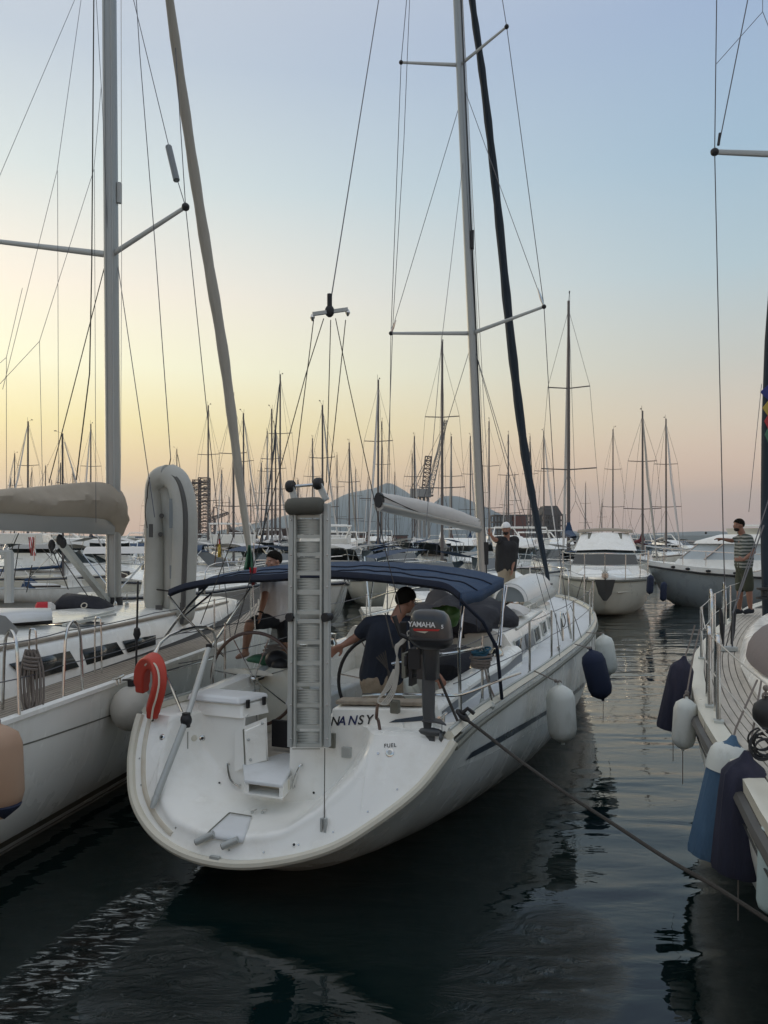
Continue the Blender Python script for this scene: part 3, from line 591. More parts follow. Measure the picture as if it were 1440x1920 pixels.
for n_,(px,d) in enumerate(DX):
    px+=rx.uniform(-12,12); d*=rx.uniform(.95,1.05)
    if 1020<px<1430 and d<70: continue
    lm_=min(LM,key=lambda q:abs(q[0]-px)); side=('left of ' if px<lm_[0]-9 else 'right of ' if px>lm_[0]+9 else 'level with ')+lm_[1]
    row=[b for a,b in ROW if d<a][0]
    for tr in range(9):
        k=(n_*7+tr*3)%9
        if k<5 and (n_%5>1 or 560<px<930) : k=5+n_%4 if tr==0 else 5+(n_+tr)%4
        if k<5: 
            hu,co,pr=SP[k]; lab='%s sailboat, %s canvas, %s %s'%(hu,co,row,side); sc_=min(1,(.9*d+60)/PH[k]/12.5 if False else (ZC+ (HY-(905+rx.uniform(-25,35)))/F_*d)/PH[k])
            sc_=max(.55,min(1.15,sc_)); grp='sailboats moored across the marina'
        else: lab,pr=MP[k-5]; lab=lab+' '+row+' '+side; sc_=rx.uniform(.85,1.15); grp='motorboats moored across the marina'
        if lab not in seen: break
    else: continue
    seen.add(lab); hd=rx.choice([0,6,-8,15,172,180,188,90 if px<450 else 175])+rx.uniform(-7,7)
    dup(pr,place(px,d,hd)@Matrix.Scale(sc_,4),lab,grp)
# ================================================================== YACHT IN FRONT (local: x starboard, y forward)
N_=Fr(-.845,6.275,22)
nan=thing('sailing_yacht','white sailing yacht NANSY moored stern to the camera with open scooped transom','sailboat',fr=N_)
def g_n(): return G(N_.M)
SB=[(0,1.39),(.7,1.38),(1.8,1.44),(2.9,1.5),(4.3,1.56),(5.9,1.62),(7.3,1.6),(8.5,1.5),(10,1.23),(11.4,.68),(12.1,.04)]
SZ=[(0,1.24),(2.9,1.22),(4.3,1.23),(5.9,1.26),(8.5,1.31),(10,1.36),(11.4,1.42),(12.1,1.46)]
SK=[(0,.3),(.62,-.02),(1.3,-.2),(2.6,-.35),(4.2,-.5),(7,-.55),(10,-.4),(11.4,-.1),(12.1,.5)]
SE=[(0,.9),(1.3,1.0),(2.6,.95),(4.2,.75),(7,.7),(10,.85),(12.1,1)]
OUT=[(-1.385,1.21),(-1.37,1.04),(-1.315,.843),(-1.165,.588),(-.891,.40),(-.543,.302),(-.15,.29),(.244,.355),(.646,.49),(.943,.675),(1.229,.913),(1.394,1.133),(1.46,1.25)]
def resamp(pts,n):
    pts=[V(p) for p in pts]; L=[0]
    for a,b in zip(pts,pts[1:]): L.append(L[-1]+(b-a).length)
    out=[]
    for i in range(n):
        t=L[-1]*i/(n-1); k=0
        while k<len(L)-2 and L[k+1]<t: k+=1
        u=(t-L[k])/max(1e-9,L[k+1]-L[k]); out.append(pts[k].lerp(pts[k+1],min(1,max(0,u))))
    return out
outc=resamp([ (p.x,p.y,0) for p in arc([(x,z,0) for x,z in OUT],8)],49)
def secn(y):
    b,zs,zk,e=sm(SB,y),sm(SZ,y),interp(y,SK),interp(y,SE)
    r=[]
    for k in range(121):
        a=math.pi*k/120; c=math.cos(a); r.append((-(1 if c>0 else -1)*b*abs(c)**e,zs-(zs-zk)*math.sin(a)**.9,0))
    return resamp(r,49)
s0=secn(0)
def hullsec(y):
    s=secn(y); w_=max(0,1-y/2.6); w_=w_*w_*(3-2*w_); o=[]
    for a,b,c in zip(s,s0,outc):
        q=a+(c-b)*w_; k=max(0,1-y/1.8); o.append((q.x,y-.555*(1.2-q.y)*k,q.y))
    return o
YS=[0,.25,.6,1,1.5,2.2,3,4,5,6,7,8,9,9.8,10.6,11.2,11.7,12.0,12.1]
g=g_n(); g.grid([hullsec(y) for y in YS]); hullo=mk('hull',g,M['gelside'],nan,60); hb=g.bvh()
# toe rail and rub rail
for nm,dz,dx,r,mm in(('toe_rail',.03,-.035,.042,'cream'),('rub_rail',-.055,.012,.022,'rubber'),('rail_track',.075,-.035,.014,'alu')):
    for s_ in(-1,1):
        g=g_n(); pts=[]
        for i in range(61):
            y=12.08*i/60; q=hullsec(y)[0 if s_<0 else 48]; pts.append((q[0]+dx*s_,q[1],q[2]+dz))
        if nm=='toe_rail': g.tube(pts,r*1.25,4,sy=.8)
        else: g.tube(pts,r,6)
        mk(nm,g,M[mm],nan)
# deck sheet (side decks + foredeck) with camber
g=g_n(); rows=[]
for i in range(50):
    y=.3+11.75*i/49; q0=hullsec(y)[0]; q1=hullsec(y)[48]; rows.append([(q0[0]+(q1[0]-q0[0])*u,y,q0[2]+(q1[2]-q0[2])*u+.05*(1-(2*u-1)**2)) for u in [k/12 for k in range(13)]])
rows2=rows; vs=[p for r in rows for p in r]; fs=[]
for i in range(49):
    for j in range(12):
        ym=(rows[i][j][1]+rows[i+1][j][1])/2; xm=(rows[i][j][0]+rows[i+1][j+1][0])/2
        if ym<3.7 and abs(xm)<.98: continue
        fs.append((i*13+j,i*13+j+1,(i+1)*13+j+1,(i+1)*13+j))
g.add(vs,fs); mk('deck',g,M['deck'],nan,40); db=g.bvh()
# transom scoop
INN=[(-1.4,1.9),(-1.12,1.5),(-1.07,1.1),(-1.038,.84),(-.963,.685),(-.854,.58),(-.746,.51),(-.461,.465),(-.082,.475),(.236,.544),(.475,.69),(.557,.781),(.71,.929),(.80,1.07),(.84,1.35),(.9,1.6),(1.5,2.2)]
def ss(a,b,x): t=min(1,max(0,(x-a)/(b-a))); return t*t*(3-2*t)
def tr_y(x,z):
    pl=-.555*(1.2-z); I=sm(INN,x); s_=z-I
    rng=.06+.26*ss(.3,.95,-x) if x<0 else .06+.16*ss(.2,.7,x); dep=ss(0,rng,s_); W=1-ss(.86,1.10,-x) if x<0 else 1-ss(.62,.84,x)
    wall=.21+.05*(z-.5); lip=.012*math.exp(-((s_+.02)/.03)**2)
    return pl+(wall-pl)*dep*W-lip
g=g_n(); cols=resamp([ (p.x,p.y,0) for p in arc([(x,z,0) for x,z in OUT],8)],110); rows=[]; NR=54
zt=[(-1.4,1.215),(0,1.21),(1.5,1.255)]
for c in cols:
    zb=c.y; zz=interp(c.x,zt); I=sm(INN,c.x); r=[]
    for k in range(NR+1):
        v=k/NR
        if I<zz-.12 and I>zb+.02:
            z=zb+(I-zb)*(v/.2) if v<.2 else (I+(.16)*((v-.2)/.4) if v<.6 else I+.16+(zz-I-.16)*((v-.6)/.4)) if I+.16<zz else I+(zz-I)*(v-.2)/.8
        else: z=zb+(zz-zb)*v
        r.append((c.x,tr_y(c.x,z),z))
    rows.append(r)
n=NR+1; fs=[]
for i in range(len(rows)-1):
    for j in range(NR):
        xm=(rows[i][j][0]+rows[i+1][j][0])/2; zm=(rows[i][j][2]+rows[i][j+1][2])/2; ym=rows[i][j][1]
        if -.475<xm<-.03 and zm>.80 and ym>.1: continue
        fs.append((i*n+j,(i+1)*n+j,(i+1)*n+j+1,i*n+j+1))
g.add([p for r in rows for p in r],fs); tro=mk('transom_scoop',g,M['gel'],nan,70); tb=g.bvh()
toprow=[r[-1] for r in rows]
g=g_n(); g.tube([(c.x*1.005,-.555*(1.2-c.y)-.012,c.y-.005) for c in cols],.036,8); mk('transom_rim',g,M['cream'],nan)
g=g_n(); q=[(c.x*.93,tr_y(c.x*.93,c.y+.05)-.002,c.y+.05) for c in cols[:34]]; g.tube(q,.014,6,sy=1.6); mk('stained_channel',g,M['rim'],nan)
# aft deck ledge from scoop top to the coaming
g=g_n(); A=list(toprow)
for part_ in ([p for p in A if p[0]<=-.46],[p for p in A if p[0]>=-.04]):
    g.grid([part_,[(p[0]*.99,max(p[1]+.04,.06),p[2]+.012) for p in part_],[(p[0]*.985,.42,p[2]+.015) for p in part_],[(p[0]*.985,.62,p[2]-.0) for p in part_]])
mk('aft_deck',g,M['gel'],nan,60)
# cockpit
g=g_n(); g.box((0,1.95,.80),(1.9,3.4,.04)); mk('cockpit_sole',g,M['teakgrey'],nan)
g=g_n()
for s_ in(-1,1):
    g.box((s_*.965,1.95,1.04),(.03,3.45,.5))
g.box((0,3.66,1.2),(1.95,.06,.85)); mk('cockpit_wall',g,M['gel'],nan)
for s_ in(-1,1):
    g=g_n(); g.box((s_*.72,2.65,.95),(.46,1.9,.28)); bev(mk('bench_seat',g,M['gel'],nan),.03)
    g=g_n(); rr=[]
    for i in range(15):
        y=.42+3.3*i/14; x0=.95+.04*i/14; h_=1.37+.06*math.sin(i/14*math.pi)+.10*ss(.7,1,i/14); x1=1.17+.03*i/14
        rr.append([(s_*x0,y,1.15),(s_*(x0+.01),y,h_-.02),(s_*(x0+.04),y,h_),(s_*(x1-.06),y,h_-.01),(s_*(x1-.01),y,h_-.05),(s_*x1,y,1.2)])
    g.grid(rr); g.add(rr[0],[tuple(range(6))]); mk('coaming',g,M['gel'],nan,50)
    g=g_n(); g.grid([[(r[4][0]+s_*.004+s_*(r[5][0]*s_-r[4][0]*s_)*k,r[0][1],r[4][2]+(r[5][2]-r[4][2])*k) for k in(.18,.62)] for r in rr[1:]]); mk('coaming_stripe',g,M['greystripe'],nan)
# coachroof
CR=[(3.62,1.13,1.64),(4.6,1.13,1.66),(5.8,1.08,1.66),(7,.98,1.62),(8,.82,1.56),(8.9,.6,1.47),(9.4,.4,1.38)]
g=g_n(); rows=[]
for i in range(25):
    y=3.62+5.78*i/24; hw=sm([(a,b) for a,b,c in CR],y); zt_=sm([(a,c) for a,b,c in CR],y); zb=sm(SZ,y)+.01
    rows.append([(-hw,y,zb),(-hw*.96,y,zb+(zt_-zb)*.6),(-hw*.88,y,zt_-.03),(-hw*.75,y,zt_+.01),(0,y,zt_+.06),(hw*.75,y,zt_+.01),(hw*.88,y,zt_-.03),(hw*.96,y,zb+(zt_-zb)*.6),(hw,y,zb)])
g.grid(rows); g.add(rows[-1],[tuple(range(9))]); g.add(rows[0],[tuple(range(8,-1,-1))]); mk('coachroof',g,M['gel'],nan,50); cb=g.bvh()
for (y0,y1,mm) in ((3.75,4.25,'window'),(4.36,4.85,'greystripe'),(4.95,5.4,'window'),(5.75,6.15,'window'),(6.6,6.95,'window')):
    for s_ in(-1,1):
        g=g_n(); q=[]
        for y in(y0,y1):
            hw=sm([(a,b) for a,b,c in CR],y); zt_=sm([(a,c) for a,b,c in CR],y); zb=sm(SZ,y)+.01
            q.append([(s_*(hw*(1-.04*k/.6)+.012),y,zb+(zt_-zb)*k) for k in(.2,.66)])
        g.grid(q); wo_=mk('window',g,M[mm],nan,0,label='open black hatch window' if y0>5.5 and s_>0 else None); wo_.modifiers.new('t','SOLIDIFY').thickness=.015
        if mm=='window':
            g=g_n(); g.tube([q[0][0],q[0][1],q[1][1],q[1][0],q[0][0]],.014,5); mk('window_frame',g,M['alu'],wo_)
for y,x in ((5.2,0),(6.9,.0),(9.9,0)):
    g=g_n(); zt_=1.73 if y<6 else (1.69 if y<8 else 1.42); g.box((x,y,zt_+.02),(.5,.45,.05)); bev(mk('deck_hatch',g,M['glasst'],nan),.02)
# handrails + tracks on coachroof
for s_ in(-1,1):
    g=g_n(); g.tube(arc([(s_*.85,3.9,1.74),(s_*.83,5.4,1.75),(s_*.74,7,1.72)],6),.014,6)
    for y,x in((3.95,.85),(4.7,.84),(5.4,.83),(6.2,.79),(6.9,.75)): g.tube([(s_*x,y,1.64),(s_*x,y,1.74)],.012,5)
    mk('handrail',g,M['steel'],nan)
# name block on the starboard quarter
g=g_n(); g.add([(.33,.245,1.20),(1.22,.245,1.24),(1.22,.5,1.24),(.33,.5,1.2),(.34,.27,1.345),(1.2,.30,1.40),(1.18,.5,1.41),(.34,.5,1.36)],[(0,1,5,4),(1,2,6,5),(2,3,7,6),(3,0,4,7),(4,5,6,7)]); bev(mk('stern_coaming',g,M['gel'],nan),.012); nb=g.bvh()
g=g_n(); g.beam((.34,.40,1.385),(1.1,.42,1.425),.15,.035); bev(mk('teak_cap',g,M['teak'],nan),.01)
def on(bv,px,py,off=.003):
    p,n=hitpx(bv,px,py,off); 
    return p,n
p0,n0=on(nb,619,1361,.004); p1,_=on(nb,700,1357,.004)
if p0 and p1:
    ux=(p1-p0).normalized(); uy=n0.cross(ux); uy=uy if uy.z>0 else -uy
    # individual letters, alternating navy and black as on the hull
    W_=(p1-p0).length
    for i,ch in enumerate('NANSY'):
        gg=text_g(ch,.104,plane_m(p0+ux*(W_*(0,.18,.41,.64,.81)[i]),ux,uy),.003,shear=.28); mk('name_letter',gg,M['navyp'] if i in(1,2) else M['blackp'],nan,0)
pts=[on(nb,*q,.004)[0] for q in((729,1355),(742,1349),(800,1341),(800,1351),(760,1354))]
if all(pts): g=G(); g.add(pts,[tuple(range(5))]); mk('quarter_stripe',g,M['stripe'],nan,0)
# swim step, port locker, door, hatch, fittings
g=g_n(); g.add([(-.30,-.06,.775),(.05,-.05,.775),(-.025,.24,.825),(-.48,.20,.82),(-.30,.6,.83),(-.025,.6,.83)],[(0,1,2,3),(3,2,5,4)]); o=mk('step_tread',g,M['deck'],nan,0); o.modifiers.new('t','SOLIDIFY').thickness=.035; bev(o,.01)
g=g_n()
g.beam((-.285,-.04,.715),(-.44,.19,.715),.03,.10); g.beam((.033,-.04,.715),(-.03,.22,.715),.03,.10)
g.box((-.2,.175,.715),(.36,.02,.10)); g.add([(-.30,-.05,.655),(.05,-.05,.655),(-.02,.23,.655),(-.46,.19,.655),(-.30,-.05,.67),(.05,-.05,.67),(-.02,.23,.67),(-.46,.19,.67)],[(0,1,2,3),(4,5,6,7),(0,1,5,4),(1,2,6,5),(3,0,4,7)]); mk('step_box',g,M['gel'],nan)
g=g_n(); g.box((-.12,.13,.715),(.27,.03,.08)); mk('step_recess',g,M['cream'],nan)
g=g_n(); g.box((-.01,.42,1.02),(.03,.36,.4)); mk('walkway_wall',g,M['gel'],nan)
# port locker block
g=g_n(); g.add([(-1.06,.22,1.20),(-.50,.22,1.20),(-.40,.52,1.20),(-1.04,.52,1.20),(-1.04,.25,1.31),(-.52,.25,1.31),(-.42,.50,1.32),(-1.02,.50,1.32)],[(0,1,5,4),(1,2,6,5),(2,3,7,6),(3,0,4,7),(4,5,6,7)]); bev(mk('locker',g,M['gel'],nan),.015)
g=g_n(); g.add([(-1.07,.20,1.315),(-.51,.20,1.315),(-.405,.53,1.325),(-1.05,.53,1.325),(-1.05,.23,1.375),(-.55,.23,1.375),(-.42,.52,1.375),(-1.04,.52,1.375)],[(0,1,2,3),(0,1,5,4),(1,2,6,5),(2,3,7,6),(3,0,4,7),(4,5,6,7)]); lid=bev(mk('locker_lid',g,M['deck'],nan),.02)
for xx,yy in((-.475,.28),(-.415,.45)):
    g=g_n(); g.box((xx,yy,1.315),(.02,.035,.07)); mk('latch',g,M['black'],lid)
# hatch door on a wedge beside the walk-through
qd=[N_.y(*a,b) for a,b in(((458,1370),.19),((496,1353),.33),((500,1425),.33),((461,1436),.19))]
nrm=(qd[1]-qd[0]).cross(qd[3]-qd[0]).normalized(); nrm=nrm if nrm.y<0 else -nrm
g=G(); g.add([q-nrm*.0 for q in qd]+[q+nrm*.016 for q in qd],[(0,1,2,3),(7,6,5,4),(0,4,5,1),(1,5,6,2),(2,6,7,3),(3,7,4,0)]); dr=bev(mk('locker_door',g,M['gel'],nan),.008)
g=G(); c_=sum(qd,V((0,0,0)))/4; e=[q+(q-c_)*.07-nrm*.004 for q in qd]; g.tube(e+[e[0]],.006,5); mk('door_gasket',g,M['rubber'],dr)
for q in((464,1381),(466,1420),(492,1362)):
    p=N_.y(*q,.24)+nrm*.03; g=G(); g.sph(qd[0].lerp(qd[1],(q[0]-458)/40).lerp(qd[3].lerp(qd[2],(q[0]-458)/40),(q[1]-1362)/68)+nrm*.02,(.013,.013,.013),8,6); mk('door_knob',g,M['aludull'],dr)
g=G(); e=[N_.y(*a,b) for a,b in(((440,1372),.18),((458,1362),.19),((461,1440),.19),((440,1446),.18))]; f=[N_.y(*a,b) for a,b in(((458,1362),.19),((500,1345),.34),((503,1432),.34),((461,1440),.19))]
g.add(e,[(0,1,2,3)]); g.add(f,[(0,1,2,3)]); mk('door_surround',g,M['gel'],nan,0)
# black panel standing in for the shade inside the walk-through
g=g_n(); g.box((-.2,.66,.98),(.5,.04,.24)); mk('walkway_shade_panel',g,M['black'],nan)
# swim ladder hatch with two tubes
def quadpatch(c4,n,off,nm,mm,par,bv=tb,th=.012):
    rows=[]
    for i in range(n+1):
        r=[]
        for j in range(n+1):
            u,v=i/n,j/n; x=(c4[0][0]*(1-u)+c4[1][0]*u)*(1-v)+(c4[3][0]*(1-u)+c4[2][0]*u)*v; y=(c4[0][1]*(1-u)+c4[1][1]*u)*(1-v)+(c4[3][1]*(1-u)+c4[2][1]*u)*v
            p,_=hitpx(bv,x,y,off)
            if p is None: return None,None
            r.append(p)
        rows.append(r)
    g=G(); g.grid(rows); o=mk(nm,g,M[mm],par,60); o.modifiers.new('t','SOLIDIFY').thickness=th; return o,rows
o,rw_=quadpatch(((384,1570),(430,1527),(472,1534),(456,1581)),8,.014,'ladder_hatch','deck',nan)
if o:
    g=G(); g.tube([r[0] for r in rw_]+rw_[-1][1:],.006,5); mk('hatch_gap',g,M['rubber'],o)
for a,b in(((374,1581),(404,1566)),((423,1589),(450,1575))):
    q,_=hitpx(tb,*a,.05); r,_=hitpx(tb,*b,.03)
    if not(q and r): continue
    g=G(); g.tube([q,r],.027,12); o=mk('ladder_tube',g,M['aludull'],nan)
    g=G(); dd=(q-r).normalized(); g.tube([q+dd*.005,q-dd*.02],.0245,12); mk('tube_plug',g,M['black'],o)
def disc(px,py,r,mm,nm,bv=None,th=.006,ring=None):
    p,n=hitpx(bv or tb,px,py,0)
    if p is None: return
    R_=n.to_track_quat('Z','Y').to_matrix(); g=G(); g.lathe([(r,-.01),(r,th*.5),(r*.85,th),(.0005,th)],16,p,R_); o=mk(nm,g,M[mm],nan)
    if ring: g=G(); g.lathe([(r*.5,th),(r*.5,th+.003),(.0005,th+.0035)],12,p,R_); mk('drain_hole',g,M[ring],o)
for q in((379,1384),(304,1382),(411,1469),(589,1486),(308,1554),(552,1584)): disc(*q,.026 if q[1]<1400 else .02,'steel' if q[1]<1400 else 'gel','through_hull_fitting',ring='black')
disc(364,1384,.028,'cream','stained_cap')
disc(450,1393,.024,'gel','shower_cap')
disc(731,1411,.034,'steel','fuel_cap',ring='aludull'); disc(709,1413,.010,'steel','vent_stud')
p,n=hitpx(tb,720,1402,.003)
if p:
    p2,_=hitpx(tb,748,1400,.003); ux=(p2-p).normalized(); mk('fuel_lettering',text_g('FUEL',.042,plane_m(p,ux,V((0,0,1))-n*n.z),.002,spacing=1.15,bold=.004),M['blackp'],nan,0)
for pxy,sz,mm,nm in(((651,1410),(.08,.085),'rubber','vent_grille'),((624,1388),(.055,.12),'rubber','gangway_socket')):
    p,n=hitpx(tb,*pxy,0)
    if p: R_=n.to_track_quat('Z','Y').to_matrix(); g=G(); g.box(p+n*.01,(sz[1],sz[0],.02),R_) if False else g.box(p+n*.012,(sz[0],.03,sz[1]),Matrix.Rotation(-math.radians(22),3,'Z')); bev(mk(nm,g,M['aludull'] if nm[0]=='v' else M[mm],nan),.004)
for q in(((430,1433),(436,1460),(450,1472)),((566,1434),(558,1452),(552,1474))):
    a=[hitpx(tb,*q[0],.0)[0],hitpx(tb,*q[0],.03)[0],hitpx(tb,*q[1],.035)[0],hitpx(tb,*q[2],.03)[0],hitpx(tb,*q[2],.0)[0]]
    if all(a): g=G(); g.tube(arc(a,4),.009,6); mk('grab_handle',g,M['steel'],nan)
for q in((473,1528),(492,1528)):
    p,n=hitpx(tb,q[0],q[1]-3,.0)
    if p: g=G(); g.tube([p,p+n*.02],.012,8); g.tube([p+n*.02,p+n*.022+V((.04,0,.01))],.006,6); mk('pad_eye',g,M['steel'],nan)
p,n=hitpx(tb,402,1610,.0); 
q=N_.y(403,1611,-.52); g=G(); g.box(q,(.085,.03,.045),Matrix.Rotation(-math.radians(22),3,'Z')); mk('rim_plate',g,M['aludull'],nan)
for q in ((330,1560),(372,1587),(430,1602),(495,1606),(560,1592),(625,1568),(690,1530),(745,1488),(265,1480),(262,1430)):
    disc(q[0],q[1]-8,.007,'steel','rim_screw')
for a,b in (((352,1404),(352,1372)),((600,1404),(548,1404))):
    p,_=hitpx(tb,*a,.002); q,_=hitpx(tb,*b,.002)
    if p and q and (p-q).length<.4: g=G(); g.tube([p,q],.003,4); mk('panel_seam',g,M['rubber'],nan)
# hull stripes (thin strips laid on the topside, following its curve)
def strip(top,bot,n,nm,mm):
    A,B_=arc([(x,y,0) for x,y in top],n),arc([(x,y,0) for x,y in bot],n); ra=[];rb_=[]
    for a,b in zip(A,B_):
        p,_=hitpx(hb,a.x,a.y,.004); q,_=hitpx(hb,b.x,b.y,.004)
        if p and q: ra.append(p); rb_.append(q)
    if len(ra)>2: g=G(); g.grid([ra,rb_]); mk(nm,g,M[mm],nan,60)
strip([(884,1410),(950,1373),(1010,1340),(1060,1308),(1095,1280),(1108,1262)],[(872,1426),(945,1388),(1010,1348),(1060,1315),(1094,1287),(1108,1268)],6,'hull_stripe','stripe')
strip([(857,1440),(940,1402),(1045,1340)],[(857,1442.5),(940,1404),(1045,1342)],5,'scribed_line','gel')
# gunwale stern post / cleat
def cleat(p,d,nm='cleat',par=None,m='steel'):
    d=V(d).normalized(); g=G(); g.tube([p+V((0,0,.05))-d*.09,p+V((0,0,.045))-d*.03,p+V((0,0,.045))+d*.03,p+V((0,0,.05))+d*.09],.013,8)
    for s_ in(-1,1): g.tube([p+d*.03*s_-V((0,0,.01)),p+d*.03*s_+V((0,0,.045))],.011,8)
    return mk(nm,g,M[m],par or nan)
fw=N_.M.to_3x3()@V((0,1,0)); stb=N_.M.to_3x3()@V((1,0,0))
cleat(N_.w(1.27,.35,1.30),fw); cleat(N_.w(-1.2,.5,1.24),fw); cleat(N_.w(1.42,5.0,1.25),fw); cleat(N_.w(.5,11.2,1.45),fw)
# wheels
def wheel(c,r,par,mm='wood',tilt=0):
    c=V(c); t=g_n(); t.tor(c,r,.017,(0.12,-1,tilt),48,8); w1=mk('steering_wheel',t,M[mm],par)
    g=g_n(); g.sph(c,(.04,.05,.04),12,8); mk('hub',g,M['steel'],w1)
    q=V((0.12,-1,tilt)).normalized().to_track_quat('Z','Y')
    for k in range(7):
        a=2*math.pi*k/7+.3; g=g_n(); g.tube([c,c+q@V((math.cos(a)*r,math.sin(a)*r,0))],.0065,6); mk('spoke',g,M['steel'],w1)
    g=g_n(); g.tube([c,c+V((0,.22,0))],.03,8); mk('wheel_shaft',g,M['black'],w1)
wheel((-.93,1.12,1.36),.46,nan); wheel((.43,1.2,1.40),.45,nan,'black')
for x in(-.80,.42):
    g=g_n(); g.loft([[(x+sx*w_,1.45+sy*d_,z) for sx,sy in((-1,-1),(1,-1),(1,1),(-1,1))] for w_,d_,z in((.26,.22,.82),(.24,.2,1.2),(.2,.17,1.36),(.10,.12,1.44))]); bev(mk('steering_pedestal',g,M['cream'],nan),.05,3)
    g=g_n(); g.sph((x,1.42,1.46),(.10,.09,.07),12,8); mk('compass',g,M['black'],nan)
g=g_n(); g.box((0,2.5,1.18),(.14,.95,.04)); g.box((0,2.5,.98),(.08,.12,.4)); bev(mk('cockpit_table',g,M['cream'],nan),.02)
g=g_n(); g.tube(arc([(-.12,2.05,.82),(-.12,2.05,1.45),(.12,2.05,1.45),(.12,2.05,.82)],5),.016,8); mk('table_grab_rail',g,M['steel'],nan)
# winches
for x,y,z in((1.02,2.3,1.43),(1.04,3.1,1.46),(-1.02,2.3,1.43),(-1.04,3.1,1.46),(.6,3.75,1.7)):
    g=g_n(); g.lathe([(.075,0),(.07,.04),(.05,.07),(.055,.12),(.06,.15),(.001,.16)],14,(x,y,z-.03)); mk('winch',g,M['steel'],nan)
# pushpit, stanchions, lifelines
def nz(px,py,z): return N_.z(px,py,z)
stb_post=[(868,1345,.25),(917,1310,1.2)]
g=G()
rail_t=[N_.y(735,1245,.24),N_.y(815,1229,.27),N_.y(862,1222,.45),N_.y(905,1213,1.1)]
g.tube(arc(rail_t,4)+[N_.y(910,1225,1.25),N_.z(922,1322,1.25)],.0135,8)
g.tube(arc([N_.y(680,1303,.26),N_.y(735,1302,.24),N_.y(818,1303,.25),N_.y(865,1302,.45),N_.y(930,1278,1.2),N_.y(975,1262,1.9)],4),.0125,8)
g.tube([N_.z(864,1350,1.28),N_.y(860,1215,.42)],.0135,8)
mk('pushpit_rail',g,M['steel'],nan)
g=G(); g.tube([N_.z(868,1352,1.27),N_.z(868,1347,1.30)],.03,10); g.tube([N_.z(922,1326,1.24),N_.z(922,1321,1.27)],.028,10); mk('rail_foot',g,M['alu'],nan)
g=g_n(); g.tube(arc([(-1.30,.1,1.24),(-1.30,.14,1.82),(-1.26,.9,1.85),(-1.36,1.0,1.24)],5),.0135,8); g.tube([(-1.3,.13,1.55),(-1.31,.95,1.56)],.012,8); mk('pushpit_rail',g,M['steel'],nan)
tops=[]
for y in(1.25,2.9,4.0,5.4,7.2,9.0,10.4):
    for s_ in(-1,1):
        b=sm(SB,y)-.05; z=sm(SZ,y)+.05; g=g_n(); g.tube([(s_*b,y,z),(s_*(b-.0),y,z+.6)],.0125,8); st_=mk('stanchion',g,M['steel'],nan)
        g=g_n(); g.lathe([(.03,0),(.02,.05),(.015,.06)],10,(s_*b,y,z-.02)); mk('stanchion_foot',g,M['alu'],st_)
for s_ in(-1,1):
    for h_ in(.58,.3):
        g=g_n(); pts=[(s_*(sm(SB,y)-.05),y,sm(SZ,y)+.05+h_) for y in(.45,1.25,2.9,4.0,5.4,7.2,9.0,10.4)]+[(s_*.55,11.5,1.5+h_)]; 
        pr=[]
        for a,b in zip(pts,pts[1:]): pr+=sag(a,b,.012,4)
        g.tube(pr,.0045,5); mk('lifeline',g,M['wire'],nan)
g=g_n(); g.tube(arc([(.62,11.2,1.45),(.60,11.2,2.05),(.35,11.9,2.1),(0,12.15,2.12),(-.35,11.9,2.1),(-.6,11.2,2.05),(-.62,11.2,1.45)],4),.014,8); g.tube([(.3,11.8,1.46),(.35,11.9,2.1)],.013,8); g.tube([(-.3,11.8,1.46),(-.35,11.9,2.1)],.013,8); mk('pulpit',g,M['steel'],nan)
g=g_n(); g.box((.0,12.05,1.5),(.12,.35,.06)); g.tube([(0,11.9,1.5),(0,12.3,1.42),(0,12.4,1.25)],.025,8); mk('anchor_roller',g,M['aludull'],nan)
# mast, spreaders, rigging
mb_=N_.w(.03,6.3,1.6); dm=mb_.y
MT=P(826,-720,dm-.4); mbase=P(907,1100,dm)
mbase=V((mbase.x,dm,1.62))
def mp(py): # point on mast at picture height py
    a=P(857+.0445*py,py,dm); return a
g=G(); g.tube([mbase,mp(1000),mp(600),mp(100),mp(-300),MT],[.092,.092,.090,.086,.08,.07],14,sy=.72,up=fw); mk('mast',g,M['mast'],nan)
g=G(); g.tube([mbase+stb*.07+fw*.0,mp(600)+stb*.068,MT+stb*.05],.012,6); mk('mast_track',g,M['black'],nan)
g=G(); g.box(mp(452)+stb*.075-fw*.02,(.05,.08,.28)); mk('steaming_light',g,M['black'],nan)
g=G(); g.box(mbase+V((0,0,.9)),(.13,.13,.35)); mk('mast_gooseneck',g,M['black'],nan); g=G(); g.box(mbase+V((0,-.1,.35)),(.2,.12,.2)); mk('mast_winch_pad',g,M['black'],nan)
for (py,lt,rt) in((625,(733,625),(1020,575)),(122,(752,117),(950,50))):
    for s_,q,dd in((-1,lt,dm+.12),(1,rt,dm-.78)):
        g=G(); a=mp(py); b=P(*q,dd); g.tube([a,b],[.034,.022],8,sy=.5); sp_=mk('spreader',g,M['aludull'],nan); g=G(); g.sph(b,.035,8,6); mk('spreader_tip',g,M['black'],sp_)
Lp,Rp=P(733,625,dm+.12),P(1020,575,dm-.78); Lu,Ru=P(752,117,dm+.12),P(950,50,dm-.78)
chR=N_.w(1.5,6.1,1.28); chL=N_.w(-1.5,6.1,1.28)
chR2=Pz(1068,1240,1.27)
def wire_(pts,r=.006,nm='shroud',m='wire'): g=G(); g.tube(pts,r,5); return mk(nm,g,M[m],nan)
wire_([MT,Lu,Lp,chL]); wire_([MT,Ru,Rp,P(1045,1010,dm-.9),N_.w(1.45,5.9,1.3)])
